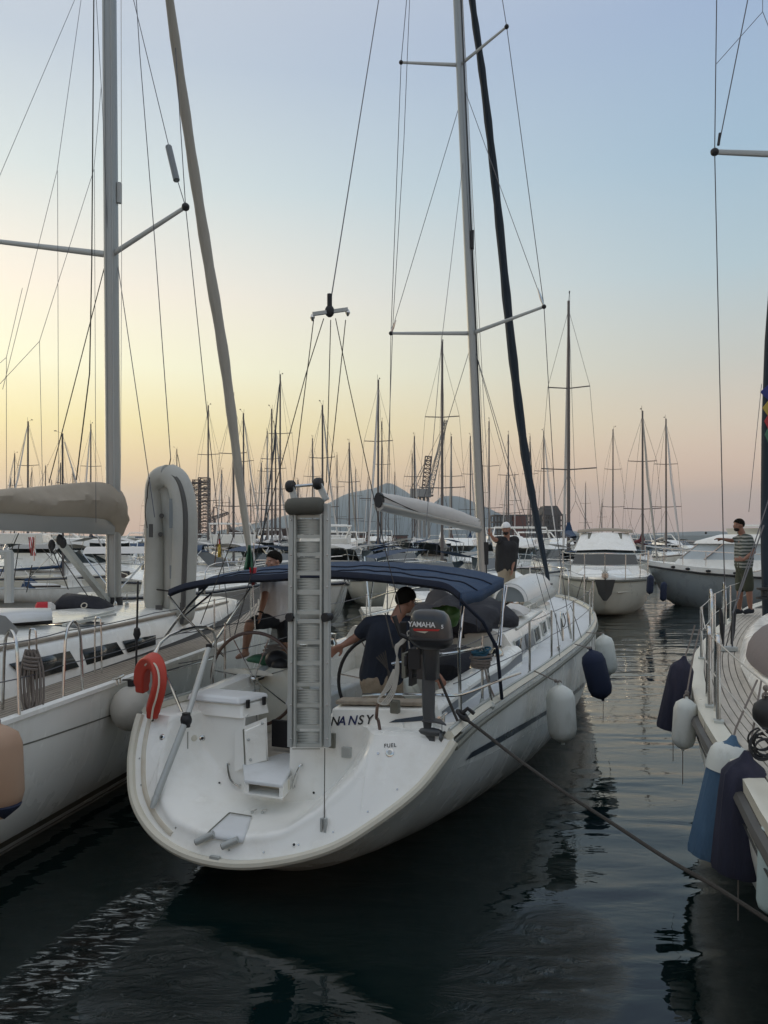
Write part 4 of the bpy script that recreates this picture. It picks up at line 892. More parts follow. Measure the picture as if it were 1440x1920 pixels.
wire_([mp(185),Lp],.005); wire_([mp(170)+stb*.06,Rp],.005); wire_([mp(640),N_.w(1.38,5.6,1.3)],.005); wire_([mp(640),N_.w(-1.38,5.6,1.3)],.005); wire_([mp(640),N_.w(.9,7.0,1.6)],.005)
wire_([mp(290),P(828,640,dm-1.5),P(799,985,dm-3)],.004,'topping_lift'); wire_([MT,P(768,0,dm-1),P(757,270,dm-1),P(737,600,dm-.6),P(722,1010,9.2)],.005,'flag_halyard','wire')
for a,b in((Rp,P(1008,540,dm-.75)),(Lp,P(742,600,dm+.1))):
    g=G(); g.tube([a,a.lerp(b,.4),b],[.012,.022,.01],6); mk('turnbuckle',g,M['steel'],nan)
for q in(N_.w(1.45,5.9,1.3),N_.w(1.38,5.6,1.3)):
    u=(P(1045,1010,dm-.9)-q).normalized(); g=G(); g.tube([q,q+u*.12,q+u*.35,q+u*.42],[.016,.02,.02,.008],8); mk('turnbuckle',g,M['steel'],nan)
g=G(); g.tube([mp(0)+stb*.09,mp(400)+stb*.11,mp(1000)+stb*.16],.005,5); g.tube([mp(-100)+stb*.08,mp(1000)+stb*.1],.004,5); mk('halyard',g,M['ropew'],nan)
# furled genoa
FS=[(850,-420),(868,-150),(885,0),(907,160),(932,380),(958,640),(984,850),(1008,985),(1028,1088)]
fb=N_.w(0,11.75,1.62); fd=fb.y
pts=[]
for px,py in FS:
    t=(1088-py)/1508; pts.append(P(px,py,fd+(dm+.3-fd)*t**1.0))
rad=[.05,.06,.075,.085,.1,.115,.115,.09,.05]
g=G(); g.tube(arc(pts,6),[interp(i/6,list(enumerate(rad)))*(1+.09*math.sin(i*2.3)) for i in range(len(pts)*6-5)],9,sy=.8); mk('furled_genoa',g,M['genoablue'],nan)
g=G(); g.lathe([(.02,0),(.09,.0),(.09,.02),(.05,.03),(.05,.09),(.09,.1),(.09,.12),(.02,.13)],14,P(1029,1094,fd)-V((0,0,.12))); g.tube([P(1030,1098,fd),N_.w(0,11.9,1.45)],.02,6); mk('furler_drum',g,M['black'],nan)
# boom with sail cover
be=N_.y(710,948,2.35); bm_=mp(992)-fw*.12
g=G(); ax=(be-bm_); pts=[bm_+ax*t for t in(0,.3,.6,1)]
g.tube(pts,.06,10); bo=mk('boom',g,M['mast'],nan)
g=G(); cp=[bm_+ax*t+V((0,0,.07+.02*math.sin(t*3.1))) for t in(0.02,.15,.3,.45,.6,.75,.9,.985)]; g.tube(arc(cp,3),[interp(i/21,[(0,.09),(.3,.118),(.6,.11),(1,.075)])*(1+.04*math.sin(i*1.9)) for i in range(22)],10,sy=.62,up=(0,0,1)); mk('boom_sail_cover',g,M['sail'],nan)
g=G(); g.tube([be+ax.normalized()*.02+V((0,0,.06)),be-ax.normalized()*.05+V((0,0,.06))],[.085,.09],12,sy=.55,up=(0,0,1)); mk('boom_end_cap',g,M['black'],bo)
g=G(); q=[bm_+ax*t+V((0,-.13,.12-.32*math.sin(min(t,1)*math.pi)*.35)) for t in(0,.2,.4,.6,.8,1)]; g.tube(arc(q,4),.006,5); mk('lazy_line',g,M['roped'],bo)
# backstay and its tackle
TB=P(618,577,6.75)
wire_([MT,P(710,0,8.6),TB],.0055,'backstay')
g=G(); a,b=P(586,589,6.72),P(652,580,6.78); g.beam(a,b,.03,.03); bar=mk('backstay_spreader_bar',g,M['aludull'],nan)
g=G(); g.sph(TB-V((0,0,.03)),(.042,.03,.055),12,8); g.tube([TB,TB+V((0,0,.12))],.022,8); mk('backstay_block',g,M['black'],bar)
g=G()
for q in(a,b): g.tube([q,q-V((0,0,.03)),q-V((0,0,.06))],[.008,.022,.008],6)
mk('shackle',g,M['steel'],bar)
for p,q in(((588,600),(550,905)),((607,597),(574,700)),((574,700),(440,1190)),((620,600),(612,905)),((629,597),(655,725)),((655,725),(722,1030)),((722,1030),(752,1150)),((648,600),(614,930)),((440,1000),(376,1170))):
    wire_([P(*p,6.72),P(*q,6.5 if q[1]>900 else 6.7)],.0042,'backstay_leg','roped')
# bimini
can=thing('bimini_canopy','dark navy bimini sunshade stretched over the cockpit of NANSY','canopy',N_.w(-.1,1.8,2.2))
def cr(q): return N_.at(*q[:2],1,q[2])
aft=[cr(q) for q in((316,1107,.75),(352,1094,.75),(420,1083,.77),(500,1079,.8),(620,1073,.85),(720,1080,.85),(800,1089,.8),(838,1096,.78),(863,1114,.76))]
fore=[cr(q) for q in((372,1094,2.9),(400,1080,2.9),(450,1070,2.9),(520,1060,2.9),(620,1053,2.9),(720,1053,2.9),(810,1059,2.9),(890,1069,2.9),(945,1084,2.85))]
fore2=[p+V((0,0,-.0)) for p in fore]
A,B_=resamp(arc(aft,6),40),resamp(arc(fore,6),40)
g=G(); rows=[]
from mathutils import noise as mn_
A,B_=resamp(arc(aft,6),110),resamp(arc(fore,6),110)
for k in range(25):
    t=k/24; rows.append([a.lerp(b,t)+V((0,0,-.03*math.sin(math.pi*t)+.026*math.sin(math.pi*t)*mn_.noise(V((i*.10+t*2.2,t*1.3,1)))+.012*math.sin(math.pi*t)*mn_.noise(V((i*.26-t*5,t*2,4))))) for i,(a,b) in enumerate(zip(A,B_))])
g.grid(rows); o=mk('canvas_top',g,M['navy'],can,60); o.modifiers.new('t','SOLIDIFY').thickness=.008
g=G(); g.grid([[p+V((0,0,.01)) for p in A],[p-fw*.012-V((0,0,.04)) for p in A],[p+fw*.01-V((0,0,.060+.004*math.sin(i*.9))) for i,p in enumerate(A)]]); o=mk('aft_valance',g,M['navydark'],can,60); o.modifiers.new('t','SOLIDIFY').thickness=.006  # darker navy: shading of the canopy's aft edge put into the cloth colour
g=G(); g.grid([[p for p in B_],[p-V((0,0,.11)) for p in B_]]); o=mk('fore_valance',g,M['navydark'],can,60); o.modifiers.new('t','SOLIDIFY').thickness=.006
for t_ in(8,16):
    g=G(); g.tube([p+V((0,0,.008)) for p in rows[t_]],.007,4); mk('canvas_seam',g,M['navydark'],can)
g=G(); sd=[r[-1] for r in rows]; g.grid([sd,[p-V((0,0,.10)) for p in sd]]); o=mk('side_valance',g,M['navy'],can,60); o.modifiers.new('t','SOLIDIFY').thickness=.006
g=G(); g.tube([p-V((0,0,.05))+fw*.02 for p in A],.014,8); mk('aft_bow',g,M['navydark'],can)
g=G(); g.tube([p-V((0,0,.05)) for p in B_],.014,8); mk('fore_bow',g,M['steel'],can)
def pole(a,b,r=.0125,m='steel',nm='frame_pole'): g=G(); g.tube([a,b] if not isinstance(a,list) else a,r,8); return mk(nm,g,M[m],can)
pole([A[-1]-V((0,0,.05)),N_.y(905,1165,1.0),N_.y(932,1215,1.15),N_.z(941,1310,1.27)],None,.016,'navydark')
pole([B_[-1]-V((0,0,.08)),N_.y(938,1212,1.6)],None,.013); pole([B_[-1]-V((0,0,.08))+stb*.03,N_.y(932,1213,1.6)],None,.011)
pole([N_.y(868,1135,1.1),N_.y(860,1222,.45)],None,.014)
pole([A[0]-V((0,0,.05)),N_.y(345,1155,.9),N_.y(420,1230,1.4)],None,.013); pole([N_.y(390,1088,2.0)-V((0,0,.06)),N_.y(350,1140,1.0),N_.y(330,1165,.8),N_.y(288,1225,.15)],None,.013)
pole([N_.y(470,1098,1.4)-V((0,0,.03)),N_.y(395,1215,1.2)],None,.013); pole([N_.y(397,1113,1.4),N_.y(345,1155,.95)],None,.012)
pole([N_.y(288,1225,.1),N_.y(305,1250,.12),N_.y(345,1345,.15)],None,.014)
# gangway standing on the transom
gw=thing('folded_gangway','aluminium gangway ladder standing upright at the stern in front of the cockpit','gangway',N_.w(.2,-.02,1.05))
yb=-.03
def gp(px,py,dy=0): return N_.y(px,py,yb+dy)
for xa,xb in((545.5,548),(614,613.5)):
    for seg_ in((1400,1160),(1154,944)):
        g=G(); f_=lambda py:(xa+(xb-xa)*(1400-py)/460); g.beam(gp(f_(seg_[0]),seg_[0]),gp(f_(seg_[1]),seg_[1]),.045,.05,up=fw); bev(mk('side_rail',g,M['aludull'],gw),.006)
for xa in(556,604.5):
    g=G(); g.beam(gp(xa,1398,.0),gp(xa+.5,964,.0),.016,.07,up=fw); mk('inner_rail',g,M['alu'],gw)
bars=[1397,1362,1322,1283,1243,1204,1165,1148,1110,1075,1040,1006,968]
for k,py in enumerate(bars):
    g=G(); g.beam(gp(556,py,.0),gp(605,py,.0),.03,.028,up=fw); mk('cross_bar',g,M['alu'],gw)
    if k<len(bars)-1:
        y0,y1=py-4,bars[k+1]+(9 if k%2==0 else 5)
        if y0-y1<8: continue
        g=G(); nr=max(4,int((y0-y1)/4.6)); rows=[]
        for i in range(nr*2+1):
            yy=y0+(y1-y0)*i/(nr*2); dz=-.008+(.013 if i%2 else 0); rows.append([gp(557,yy,dz),gp(604,yy,dz)])
        g.grid(rows); o=mk('tread_plate',g,M['alu'],gw,0); o.modifiers.new('t','SOLIDIFY').thickness=.004
for px in(546,613.5):
    for py in(1385,1322,1243,1100,1040,975):
        g=G(); p=gp(px,py,-.028); g.sph(p,(.008,.008,.008),8,6); mk('rivet',g,M['steel'],gw)
for px in(546,613):
    g=G(); p=gp(px,1157,-.02); g.tube([p-fw*.04,p+fw*.05],.035,12); g.tube([p-stb*.04,p+stb*.04],.018,8); mk('hinge',g,M['black'],gw)
g=G(); g.tube([gp(549,912,.03),gp(597,908,.03)],.012,8); ax_=mk('axle',g,M['steel'],gw)
for px,py in((545,912),(597,907)):
    g=G(); c=gp(px,py,.03); R_=stb.to_track_quat('Z','Y').to_matrix(); g.lathe([(.01,-.03),(.042,-.03),(.05,-.015),(.05,.015),(.042,.03),(.01,.03)],18,c,R_); mk('roller_wheel',g,M['black'],gw)
for a,b in(((546,912),(553,940)),((598,908),(612,938))):
    g=G(); g.beam(gp(*a,.03),gp(*b,.02),.05,.02,up=fw); mk('wheel_bracket',g,M['aludull'],gw)
g=G(); g.tube([N_.z(608,1400,1.05) if False else gp(609,1403,-.03),hitpx(tb,609,1535,.01)[0]],.004,6); mk('support_line',g,M['roped'],gw)
pb,pn=hitpx(tb,609,1545,.0)
for dx in(-.014,.014):
    g=G(); g.box(pb+pn*.02+stb*dx+V((0,0,-.01)),(.018,.03,.10),Matrix.Rotation(-math.radians(22),3,'Z')); mk('line_block',g,M['aludull'],gw)
# rolled bag on top
g=G(); a,b=gp(538,950,-.03),gp(604,948,-.03); ax=(b-a); g.tube([a+ax*t for t in(-.04,0,.06,.25,.5,.75,.94,1,1.03)],[.015,.045,.064,.07,.068,.07,.066,.05,.02],14); rollb=solo('rolled_bag',g,M['bag'],'dark khaki rolled bag strapped across the top of the upright gangway','bag')
# telescopic pole
tp=[N_.y(392,1214,.5),N_.y(349,1350,-.05),hitpx(tb,291,1518,.05)[0]]
tpo=thing('telescopic_pole','grey telescopic pole leaning down the port side of the open transom','pole',tp[2])
g=G(); g.tube([tp[0],tp[1]],.026,12); mk('upper_tube',g,M['aludull'],tpo); g=G(); g.tube([tp[1],tp[1].lerp(tp[2],.85)],.029,12); mk('lower_tube',g,M['aludull'],tpo)
g=G(); g.sph(tp[1],(.05,.05,.06),10,8); g.tube([tp[1]+V((0,0,.06)),tp[1]-V((0,0,.06))],.036,10); mk('swivel_joint',g,M['black'],tpo)
g=G(); g.tube([tp[1].lerp(tp[2],.85),tp[1].lerp(tp[2],.9),tp[2]],[.024,.03,.018],10); mk('forked_tip',g,M['aludull'],tpo)
g=G(); g.tube([tp[0],tp[0]+V((0,0,.03))],.03,10); mk('end_cap',g,M['black'],tpo)
# horseshoe lifebuoy
hp=[N_.y(*q) for q in((267,1297,.10),(266,1272,.08),(269,1252,.06),(279,1240,.04),(291,1242,.0),(298,1258,-.03),(299,1280,-.05),(294,1305,-.06),(288,1325,-.06),(285,1346,-.06))]
lb=thing('horseshoe_lifebuoy','red orange horseshoe lifebuoy hanging on the port stern rail','lifebuoy',hp[-1])
g=G(); A=arc(hp,4); g.tube(A,[.078 if 2<i<len(A)-3 else .066 for i in range(len(A))],4,sy=1.1,up=fw+stb); o=bev(mk('foam_body',g,M['orange'],lb,30),.02,3)
g=G(); g.tube([p-V((0,.075,0))+stb*.02 for p in A[10:]],.009,5); mk('webbing_strap',g,M['webbing'],lb)
g=G(); g.tube([N_.y(284,1338,-.05),N_.y(286,1352,-.04)],.012,6); mk('buckle',g,M['black'],lb)
# outboard
ec=N_.y(808,1180,.02); eng=thing('outboard_motor','dark grey YAMAHA outboard motor clamped to the starboard stern rail','outboard motor',ec-V((0,0,.9)))
EM=plane_m(ec,stb,(0,0,1))@Matrix.Scale(.94,4)  # x starboard, y up, z towards camera
def eg(): return G(EM)
S=5.82/F_  # metres per px
def rrect(w_,d_,r,y,n=4,cx=0):
    o=[]
    for sx,sz,a0 in((1,1,0),(-1,1,90),(-1,-1,180),(1,-1,270)):
        for k in range(n+1):
            a=math.radians(a0+90*k/n); o.append((cx+sx*(w_/2-r)+math.cos(a)*r,y,sz*(d_/2-r)+math.sin(a)*r))
    return o
g=eg(); g.loft([rrect(.20,.16,.06,-.155,cx=.01),rrect(.28,.2,.07,-.135,cx=.015),rrect(.325,.23,.08,-.10,cx=.01),rrect(.335,.235,.08,-.07),rrect(.33,.23,.08,.0),rrect(.315,.22,.08,.07,cx=-.005),rrect(.29,.2,.08,.115,cx=-.01),rrect(.24,.16,.07,.145,cx=-.015),rrect(.14,.08,.035,.158,cx=-.02)]); cow=mk('cowl',g,M['cowl'],eng,50); cwb=g.bvh()
g=eg(); g.loft([rrect(.335,.24,.08,-.085),rrect(.342,.245,.08,-.078),rrect(.342,.245,.08,-.066),rrect(.335,.24,.08,-.06)]); mk('cowl_seam',g,M['black'],cow)
def on_cowl(x,y): return EM@V((x,y,.1185))
mk('brand_lettering',text_g('YAMAHA',.054,plane_m(on_cowl(-.15,.03),stb,(0,0,1)),.004,spacing=.92),M['whitep'],cow,0)
mk('model_figure',text_g('5',.04,plane_m(on_cowl(.122,.024),stb,(0,0,1)),.004),M['whitep'],cow,0)
g=eg(); g.add([(-.11,.015,.119),(.115,.018,.119),(.10,.003,.1195),(-.10,-.004,.1195),(-.02,-.022,.1195),(.05,-.01,.1195)],[(0,1,2,3)]); mk('red_stripe',g,M['red'],cow,0)
g=eg(); g.add([(-.09,-.007,.1195),(.02,-.003,.1195),(-.01,-.018,.1195)],[(0,1,2)]); mk('pale_stripe',g,M['webbing'],cow,0)
g=eg(); g.loft([rrect(.13,.12,.04,-.15),rrect(.11,.12,.04,-.26),rrect(.095,.10,.035,-.4)]); g.box((-.03,-.30,-.02),(.16,.2,.1)); mk('engine_midsection',g,M['cowl'],eng,40)
g=eg(); g.loft([rrect(.105,.07,.03,-.2,cx=-.02),rrect(.108,.07,.03,-.5,cx=-.02),rrect(.10,.065,.03,-.66,cx=-.02),rrect(.10,.06,.025,-.74,cx=-.01)]); mk('leg',g,M['leg'],eng,50)
g=eg(); g.add([(-.06,-.72,.05),(.06,-.72,.05),(.125,-.745,.0),(.06,-.72,-.05),(-.06,-.72,-.05),(-.06,-.735,.05),(.06,-.735,.05),(.13,-.76,0),(.06,-.735,-.05),(-.06,-.735,-.05)],[(0,1,2,3,4),(9,8,7,6,5),(0,5,6,1),(1,6,7,2),(2,7,8,3),(3,8,9,4)]); g.loft([rrect(.075,.05,.02,-.74,cx=-.03),rrect(.06,.03,.014,-.80,cx=-.03)]); mk('cavitation_plate',g,M['leg'],eng)
g=eg(); R_=V((1,0,0)).to_track_quat('Z','Y').to_matrix(); g.lathe([(.001,-.10),(.022,-.08),(.034,-.03),(.036,.02),(.030,.07),(.02,.09)],14,(-.005,-.82,0),R_); mk('gearcase',g,M['leg'],eng)
g=eg(); g.add([(-.06,-.84,.006),(.03,-.84,.006),(.035,-.90,.004),(.015,-.955,.002),(-.02,-.88,.004)]+[(-.06,-.84,-.006),(.03,-.84,-.006),(.035,-.90,-.004),(.015,-.955,-.002),(-.02,-.88,-.004)],[(0,1,2,3,4),(9,8,7,6,5),(0,5,6,1),(1,6,7,2),(2,7,8,3),(3,8,9,4),(4,9,5,0)]); mk('skeg',g,M['leg'],eng,0)
for k in range(3):
    a=k*2.094; g=eg(); c=V((.095,-.82,0)); u=V((0,math.cos(a),math.sin(a))); v=V((.35,-math.sin(a),math.cos(a))).normalized(); g.add([c+v*.012,c-v*.012,c+u*.04-v*.03,c+u*.085-v*.012,c+u*.08+v*.022,c+u*.04+v*.03],[(0,1,2,3,4,5)]); o=mk('propeller_blade',g,M['leg'],eng,0); o.modifiers.new('t','SOLIDIFY').thickness=.005
g=eg(); g.box((-.13,-.24,-.03),(.10,.16,.14)); g.box((-.165,-.36,-.03),(.03,.2,.12)); g.tube([(-.20,-.38,.0),(-.12,-.38,0)],.012,8); g.tube([(-.20,-.30,.04),(-.2,-.22,.04)],.014,8); mk('clamp_bracket',g,M['black'],eng)
g=eg(); g.box((-.22,-.30,-.03),(.03,.2,.14)); mk('motor_pad',g,M['rubber'],nan)
g=eg(); g.tube([(-.1,-.12,.0),(-.25,-.05,.03),(-.3,.1,.04)],[.02,.018,.022],8); mk('tiller_arm',g,M['black'],eng)
# ================================================================== YACHT ON THE LEFT
L_=Fr(-5.32,3.61,9.5)
ly=thing('sailing_yacht','large white sailing yacht on the left with teak side deck and tan covered boom','sailboat',fr=L_)
def g_l(): return G(L_.M)
LB=[(-1,1.9),(1,2.0),(3,2.05),(6.5,2.06),(8.2,2.0),(10,1.72),(12,1.18),(13.6,.6),(14.8,.04)]
LZ=[(-1,1.35),(8,1.35),(11,1.42),(14.8,1.6)]
def lsec(y,n=16):
    b,zs=sm(LB,y),sm(LZ,y); zk=interp(y,[(-1,-.05),(2,-.3),(8,-.5),(13,-.3),(14.8,.7)]); e=interp(y,[(-1,.8),(3,.72),(8,.65),(14,.9)])
    r=[]
    for k in range(2*n+1):
        a=math.pi*k/(2*n); c=math.cos(a); r.append(((-1 if c>0 else 1)*b*abs(c)**e*(1 if k!=n else 0),y,zs-(zs-zk)*math.sin(a)**.95))
    return r
g=g_l(); g.grid([lsec(-1+15.8*i/30) for i in range(31)]); mk('hull',g,M['gelside'],ly,60); lhb=g.bvh()
def lstrip(top,bot,nm,mm,off=.004):
    ra=[];rb_=[]
    for (a,b),(c,d_) in zip(arc([(x,y,0) for x,y in top],5) and [(p.x,p.y) for p in arc([(x,y,0) for x,y in top],5)],[(p.x,p.y) for p in arc([(x,y,0) for x,y in bot],5)]):
        p,_=hitpx(lhb,a,b,off); q,_=hitpx(lhb,c,d_,off)
        if p and q: ra.append(p); rb_.append(q)
    if len(ra)>2: g=G(); g.grid([ra,rb_]); mk(nm,g,M[mm],ly,60)
lstrip([(-60,1422),(40,1396),(120,1370),(215,1337),(330,1295)],[(-60,1426),(40,1399),(120,1373),(215,1339.5),(330,1297)],'topside_crease','rubber')
def zband(z0,z1,nm,mm):
    g=G(); ra=[];rb_=[]
    for i in range(40):
        y=0+13*i/39; s=lsec(y,40)[40:]
        def at(z):
            for a,b in zip(s,s[1:]):
                if (a[2]-z)*(b[2]-z)<=0 and a[2]!=b[2]: t=(z-a[2])/(b[2]-a[2]); return V((a[0]+(b[0]-a[0])*t+.006,y,z))
        a,b=at(z0),at(z1)
        if a and b: ra.append(L_.M@a); rb_.append(L_.M@b)
    g.grid([ra,rb_]); mk(nm,g,M[mm],ly,60)
zband(.10,.17,'boot_line','gel'); zband(.17,.26,'boot_stripe','antifoul'); zband(-.1,.10,'antifouling','antifoul')
g=g_l(); g.grid([[(-b*.98,y,z),(0,y,z+.05),(b*.96,y,z)] for y,b,z in [(y,sm(LB,y),sm(LZ,y)-.012) for y in [-1+15.7*i/24 for i in range(25)]]]); mk('deck',g,M['caulk'],ly)
g=g_l()
for s_ in(1,):
    g.tube([(sm(LB,y)-.015,y,sm(LZ,y)+.012) for y in [-1+15.7*i/40 for i in range(41)]],.035,6,sy=1.2)
mk('gunwale',g,M['gel'],ly)
for k in range(10):
    o0=.06 if k==0 else .168+(k-1)*.056; wd=.095 if k==0 else .041
    g=g_l(); rows=[]
    for i in range(24):
        y=-1+14.0*i/23; b=sm(LB,y); z=sm(LZ,y)
        if b-o0-wd<.1: break
        rows.append([(b-o0-wd,y,z-.006),(b-o0-wd,y,z+.001),(b-o0,y,z+.001),(b-o0,y,z-.006)])
    g.grid(rows); mk('deck_plank',g,M['teak'],ly,0)
# coachroof
LC=[(.5,1.46,1.78),(3,1.46,1.78),(5,1.42,1.75),(7,1.32,1.72),(9,1.1,1.66),(11,.75,1.6),(12.2,.4,1.5)]
g=g_l(); rows=[]
for i in range(28):
    y=.5+11.7*i/27; hw=sm([(a,b) for a,b,c in LC],y); zt_=sm([(a,c) for a,b,c in LC],y); zb=sm(LZ,y)
    rows.append([(-hw,y,zb),(-hw*.95,y,zt_-.04),(-hw*.88,y,zt_),(0,y,zt_+.08),(hw*.86,y,zt_+.02),(hw*.93,y,zt_-.02),(hw*.96,y,zt_-.06),(hw,y,zb+.04),(hw+.01,y,zb)])
g.grid(rows); g.add(rows[-1],[tuple(range(9))]); mk('coachroof',g,M['gel'],ly,45); lcb=g.bvh()
g=g_l(); g.tube([(sm([(a,b) for a,b,c in LC],y)*.93,y,sm([(a,c) for a,b,c in LC],y)+.0) for y in [.6+10*i/20 for i in range(21)]],.022,6); mk('roof_edge_rail',g,M['teak'],ly)
def ongr(bv,pts,nm,mm,par,th=.012,lab=None):
    q=[hitpx(bv,*p,.004)[0] for p in pts]
    if not all(q): return None
    g=G(); g.add(q,[tuple(range(len(q)))]); o=mk(nm,g,M[mm],par,0,label=lab); o.modifiers.new('t','SOLIDIFY').thickness=th; return o
for k,wq in enumerate([[(16,1245),(128,1221),(146,1251),(60,1275),(38,1266)],[(153,1218),(218,1204),(232,1226),(163,1247)],[(229,1202),(290,1191),(290,1209),(239,1224)]]):
    ongr(lcb,wq,'window','window',ly)
ongr(lcb,[(86,1171),(150,1163),(196,1168),(190,1174),(140,1178)],'skylight','glasst',ly)
for q in ([(0,1172),(98,1163),(98,1158),(72,1161),(70,1165),(0,1160)],):
    p=[L_.z(*a,1.88) for a in((-20,1153),(95,1153),(98,1163),(-20,1172))]; g=G(); g.add(p,[(0,1,2,3)]); o=mk('sliding_hatch',g,M['deck'],ly,0); o.modifiers.new('t','SOLIDIFY').thickness=.08
    g=G(); g.beam(L_.z(-20,1170,1.84),L_.z(98,1163,1.84),.03,.08); mk('hatch_track',g,M['black'],ly)
for a,b in(((120,1172),(215,1152)),((160,1160),(212,1146))):
    g=G(); g.beam(L_.z(*a,1.84),L_.z(*b,1.84),.04,.03); mk('mast_track',g,M['alu'],ly)
# U-shaped stanchions
for k,(xa,ya,xb,yb_,pt) in enumerate(((5,1330,36,1345,1218),(118,1312,155,1298,1196),(55,1300,66,1300,1212),(178,1262,183,1262,1192),(255,1250,262,1258,1095))):
    if k<2:
        a,b=L_.z(xa,ya,1.36),L_.z(xb,yb_,1.36)
        g=G(); g.tube(arc([a,a.lerp(b,.12)+V((0,0,.5)),a.lerp(b,.35)+V((0,0,.64)),a.lerp(b,.65)+V((0,0,.64)),a.lerp(b,.88)+V((0,0,.5)),b],5),.013,8); mk('gate_stanchion',g,M['steel'],ly)
    elif k<4:
        a=L_.x(xa,ya,1.6); g=G(); g.tube(arc([a,a+V((0,0,.5)),a+V((.03,0,.57)),a+V((.06,0,.5)),a+V((.07,0,0))],5),.009,8); mk('gate_stanchion',g,M['steel'],ly)
    else:
        a=L_.z(255,1262,1.36); g=G(); g.tube([a,a+V((.02,0,.95))],.011,8); g.lathe([(.02,-.05),(.04,0),(.03,.06),(.001,.08)],10,a+V((.01,0,.40))); mk('boarding_staff',g,M['black'],ly)
for y in(6.9,8.6,10.4,12.2):
    b=sm(LB,y)-.06; g=g_l(); g.tube([(b,y,sm(LZ,y)),(b,y,sm(LZ,y)+.62)],.0125,8); mk('stanchion',g,M['steel'],ly)
for h_ in(.60,.31):
    pts=[L_.w(sm(LB,y)-.06,y,sm(LZ,y)+h_) for y in(1.2,2.6,3.5,5.2,6.9,8.6,10.4,12.2,14.2)]; pr=[]
    for a,b in zip(pts,pts[1:]): pr+=sag(a,b,.015,4)
    g=G(); g.tube(pr,.005,5); mk('lifeline',g,M['wire'],ly)
g=g_l(); g.tube(arc([(.75,13.2,1.55),(.7,13.3,2.15),(.35,14.5,2.22),(0,14.9,2.24),(-.35,14.5,2.22),(-.7,13.3,2.15),(-.75,13.2,1.55)],4),.015,8); mk('pulpit',g,M['steel'],ly)
cl=L_.z(222,1280,1.40); cleat(cl,L_.M.to_3x3()@V((0,1,0)),'cleat',ly)
# mast, boom
LD=11.47; lfw=L_.M.to_3x3()@V((0,1,0)); lst=L_.M.to_3x3()@V((1,0,0))
def lm(py): return P(205+.0075*py,py,LD)
g=G(); g.tube([lm(1145),lm(600),lm(0),lm(-500),lm(-800)],[.108,.106,.102,.095,.08],16,sy=1.0); mk('mast',g,M['mast'],ly)
g=G()
for dx in(-.05,.05): g.tube([lm(1140)+V((dx,-.105,0)),lm(0)+V((dx,-.095,0))],.009,4)
g.box(lm(362)+V((.13,0,0)),(.05,.07,.3)); mk('mast_groove',g,M['aludull'],ly)
g=G(); g.lathe([(.2,0),(.19,.05),(.13,.09),(.12,.22)],14,lm(1147)); mk('mast_collar',g,M['black'],ly)
for k in range(4):
    g=G(); p=lm(1130)+V((-.25+.17*k,-.2,-.02)); g.sph(p,(.03,.05,.06),8,6); g.tube([p,p+V((0,0,.16))],.007,4); mk('mast_block',g,M['steel'],ly)
MTl=lm(-800)
sl,sr=P(-70,445,LD+1.2),P(348,388,LD-1.0)
for q in(sl,sr):
    g=G(); g.tube([lm(478),q],[.05,.034],8,sy=.5); sp_=mk('spreader',g,M['aludull'],ly); g=G(); g.sph(q,.055,10,8); mk('spreader_boot',g,M['black'],sp_)
def lw(pts,r=.006,nm='shroud',m='wire'): g=G(); g.tube(pts,r,5); return mk(nm,g,M[m],ly)
lw([P(255,-10,LD-.3),P(262,100,LD-.4),P(290,450,LD-.8),P(320,860,LD-1.4)]); lw([P(248,-10,LD),P(316,272,LD-.8)]); lw([P(334,342,LD-.95),sr])
g=G(); g.tube([P(316,275,LD-.8),P(331,338,LD-.94)],.045,8,); mk('spreader_fender',g,M['ribgrey'],ly)
lw([P(329,90,LD-1),sr,L_.w(1.95,7.6,1.38)]); lw([P(176,-10,LD-.3),P(172,500,LD-.4),P(168,700,LD-.5),P(143,900,LD-.8)],.009,'halyard','roped')
lw([P(180,-10,LD-.3),P(192,200,LD-.2),lm(640)],.004); lw([P(227,-10,LD-.4),P(228,500,LD-.4),P(226,900,LD-.4)],.004,'halyard','ropew')
lw([lm(500)+V((-.1,0,0)),P(92,905,LD-1)],.007,'lazy_jack','roped'); lw([lm(500)+V((.1,0,0)),P(290,970,LD-1.2)],.006)
for a,b in(((140,0),(-5,340)),((152,0),(107,320)),((107,320),(5,730)),((108,320),(110,985)),((190,160),(176,318)),((176,318),(74,640)),((177,318),(180,980)),((74,640),(-5,725)),((74,640),(81,965)),((12,670),(-5,685)),((12,670),(12,980)),((42,540),(12,670))):
    lw([P(*a,LD-.6),P(*b,LD-1.2)],.0035,'lazy_jack','wire')
# furled headsail
g=G(); cpts=[(270,-420),(295,-180),(318,0),(343,180),(368,350),(392,500),(417,650),(437,800),(453,930),(473,1075)]
bw=L_.w(0,14.3,1.9); 
pts=[P(px,py,17.3+(LD-17.3)*((1075-py)/1880)) for px,py in cpts]
g.tube(arc(pts,5),[interp(i/5,list(enumerate([.06,.08,.10,.115,.125,.135,.135,.125,.10,.05])))*(1+.07*math.sin(i*1.7)) for i in range(46)],10,sy=.8); mk('furled_headsail',g,M['genoa'],ly)
g=G(); p=P(474,1085,17.3); g.lathe([(.03,-.12),(.1,-.12),(.1,-.1),(.05,-.08),(.05,0),(.09,.02),(.09,.04),(.02,.05)],12,p); mk('furler_drum',g,M['black'],ly)
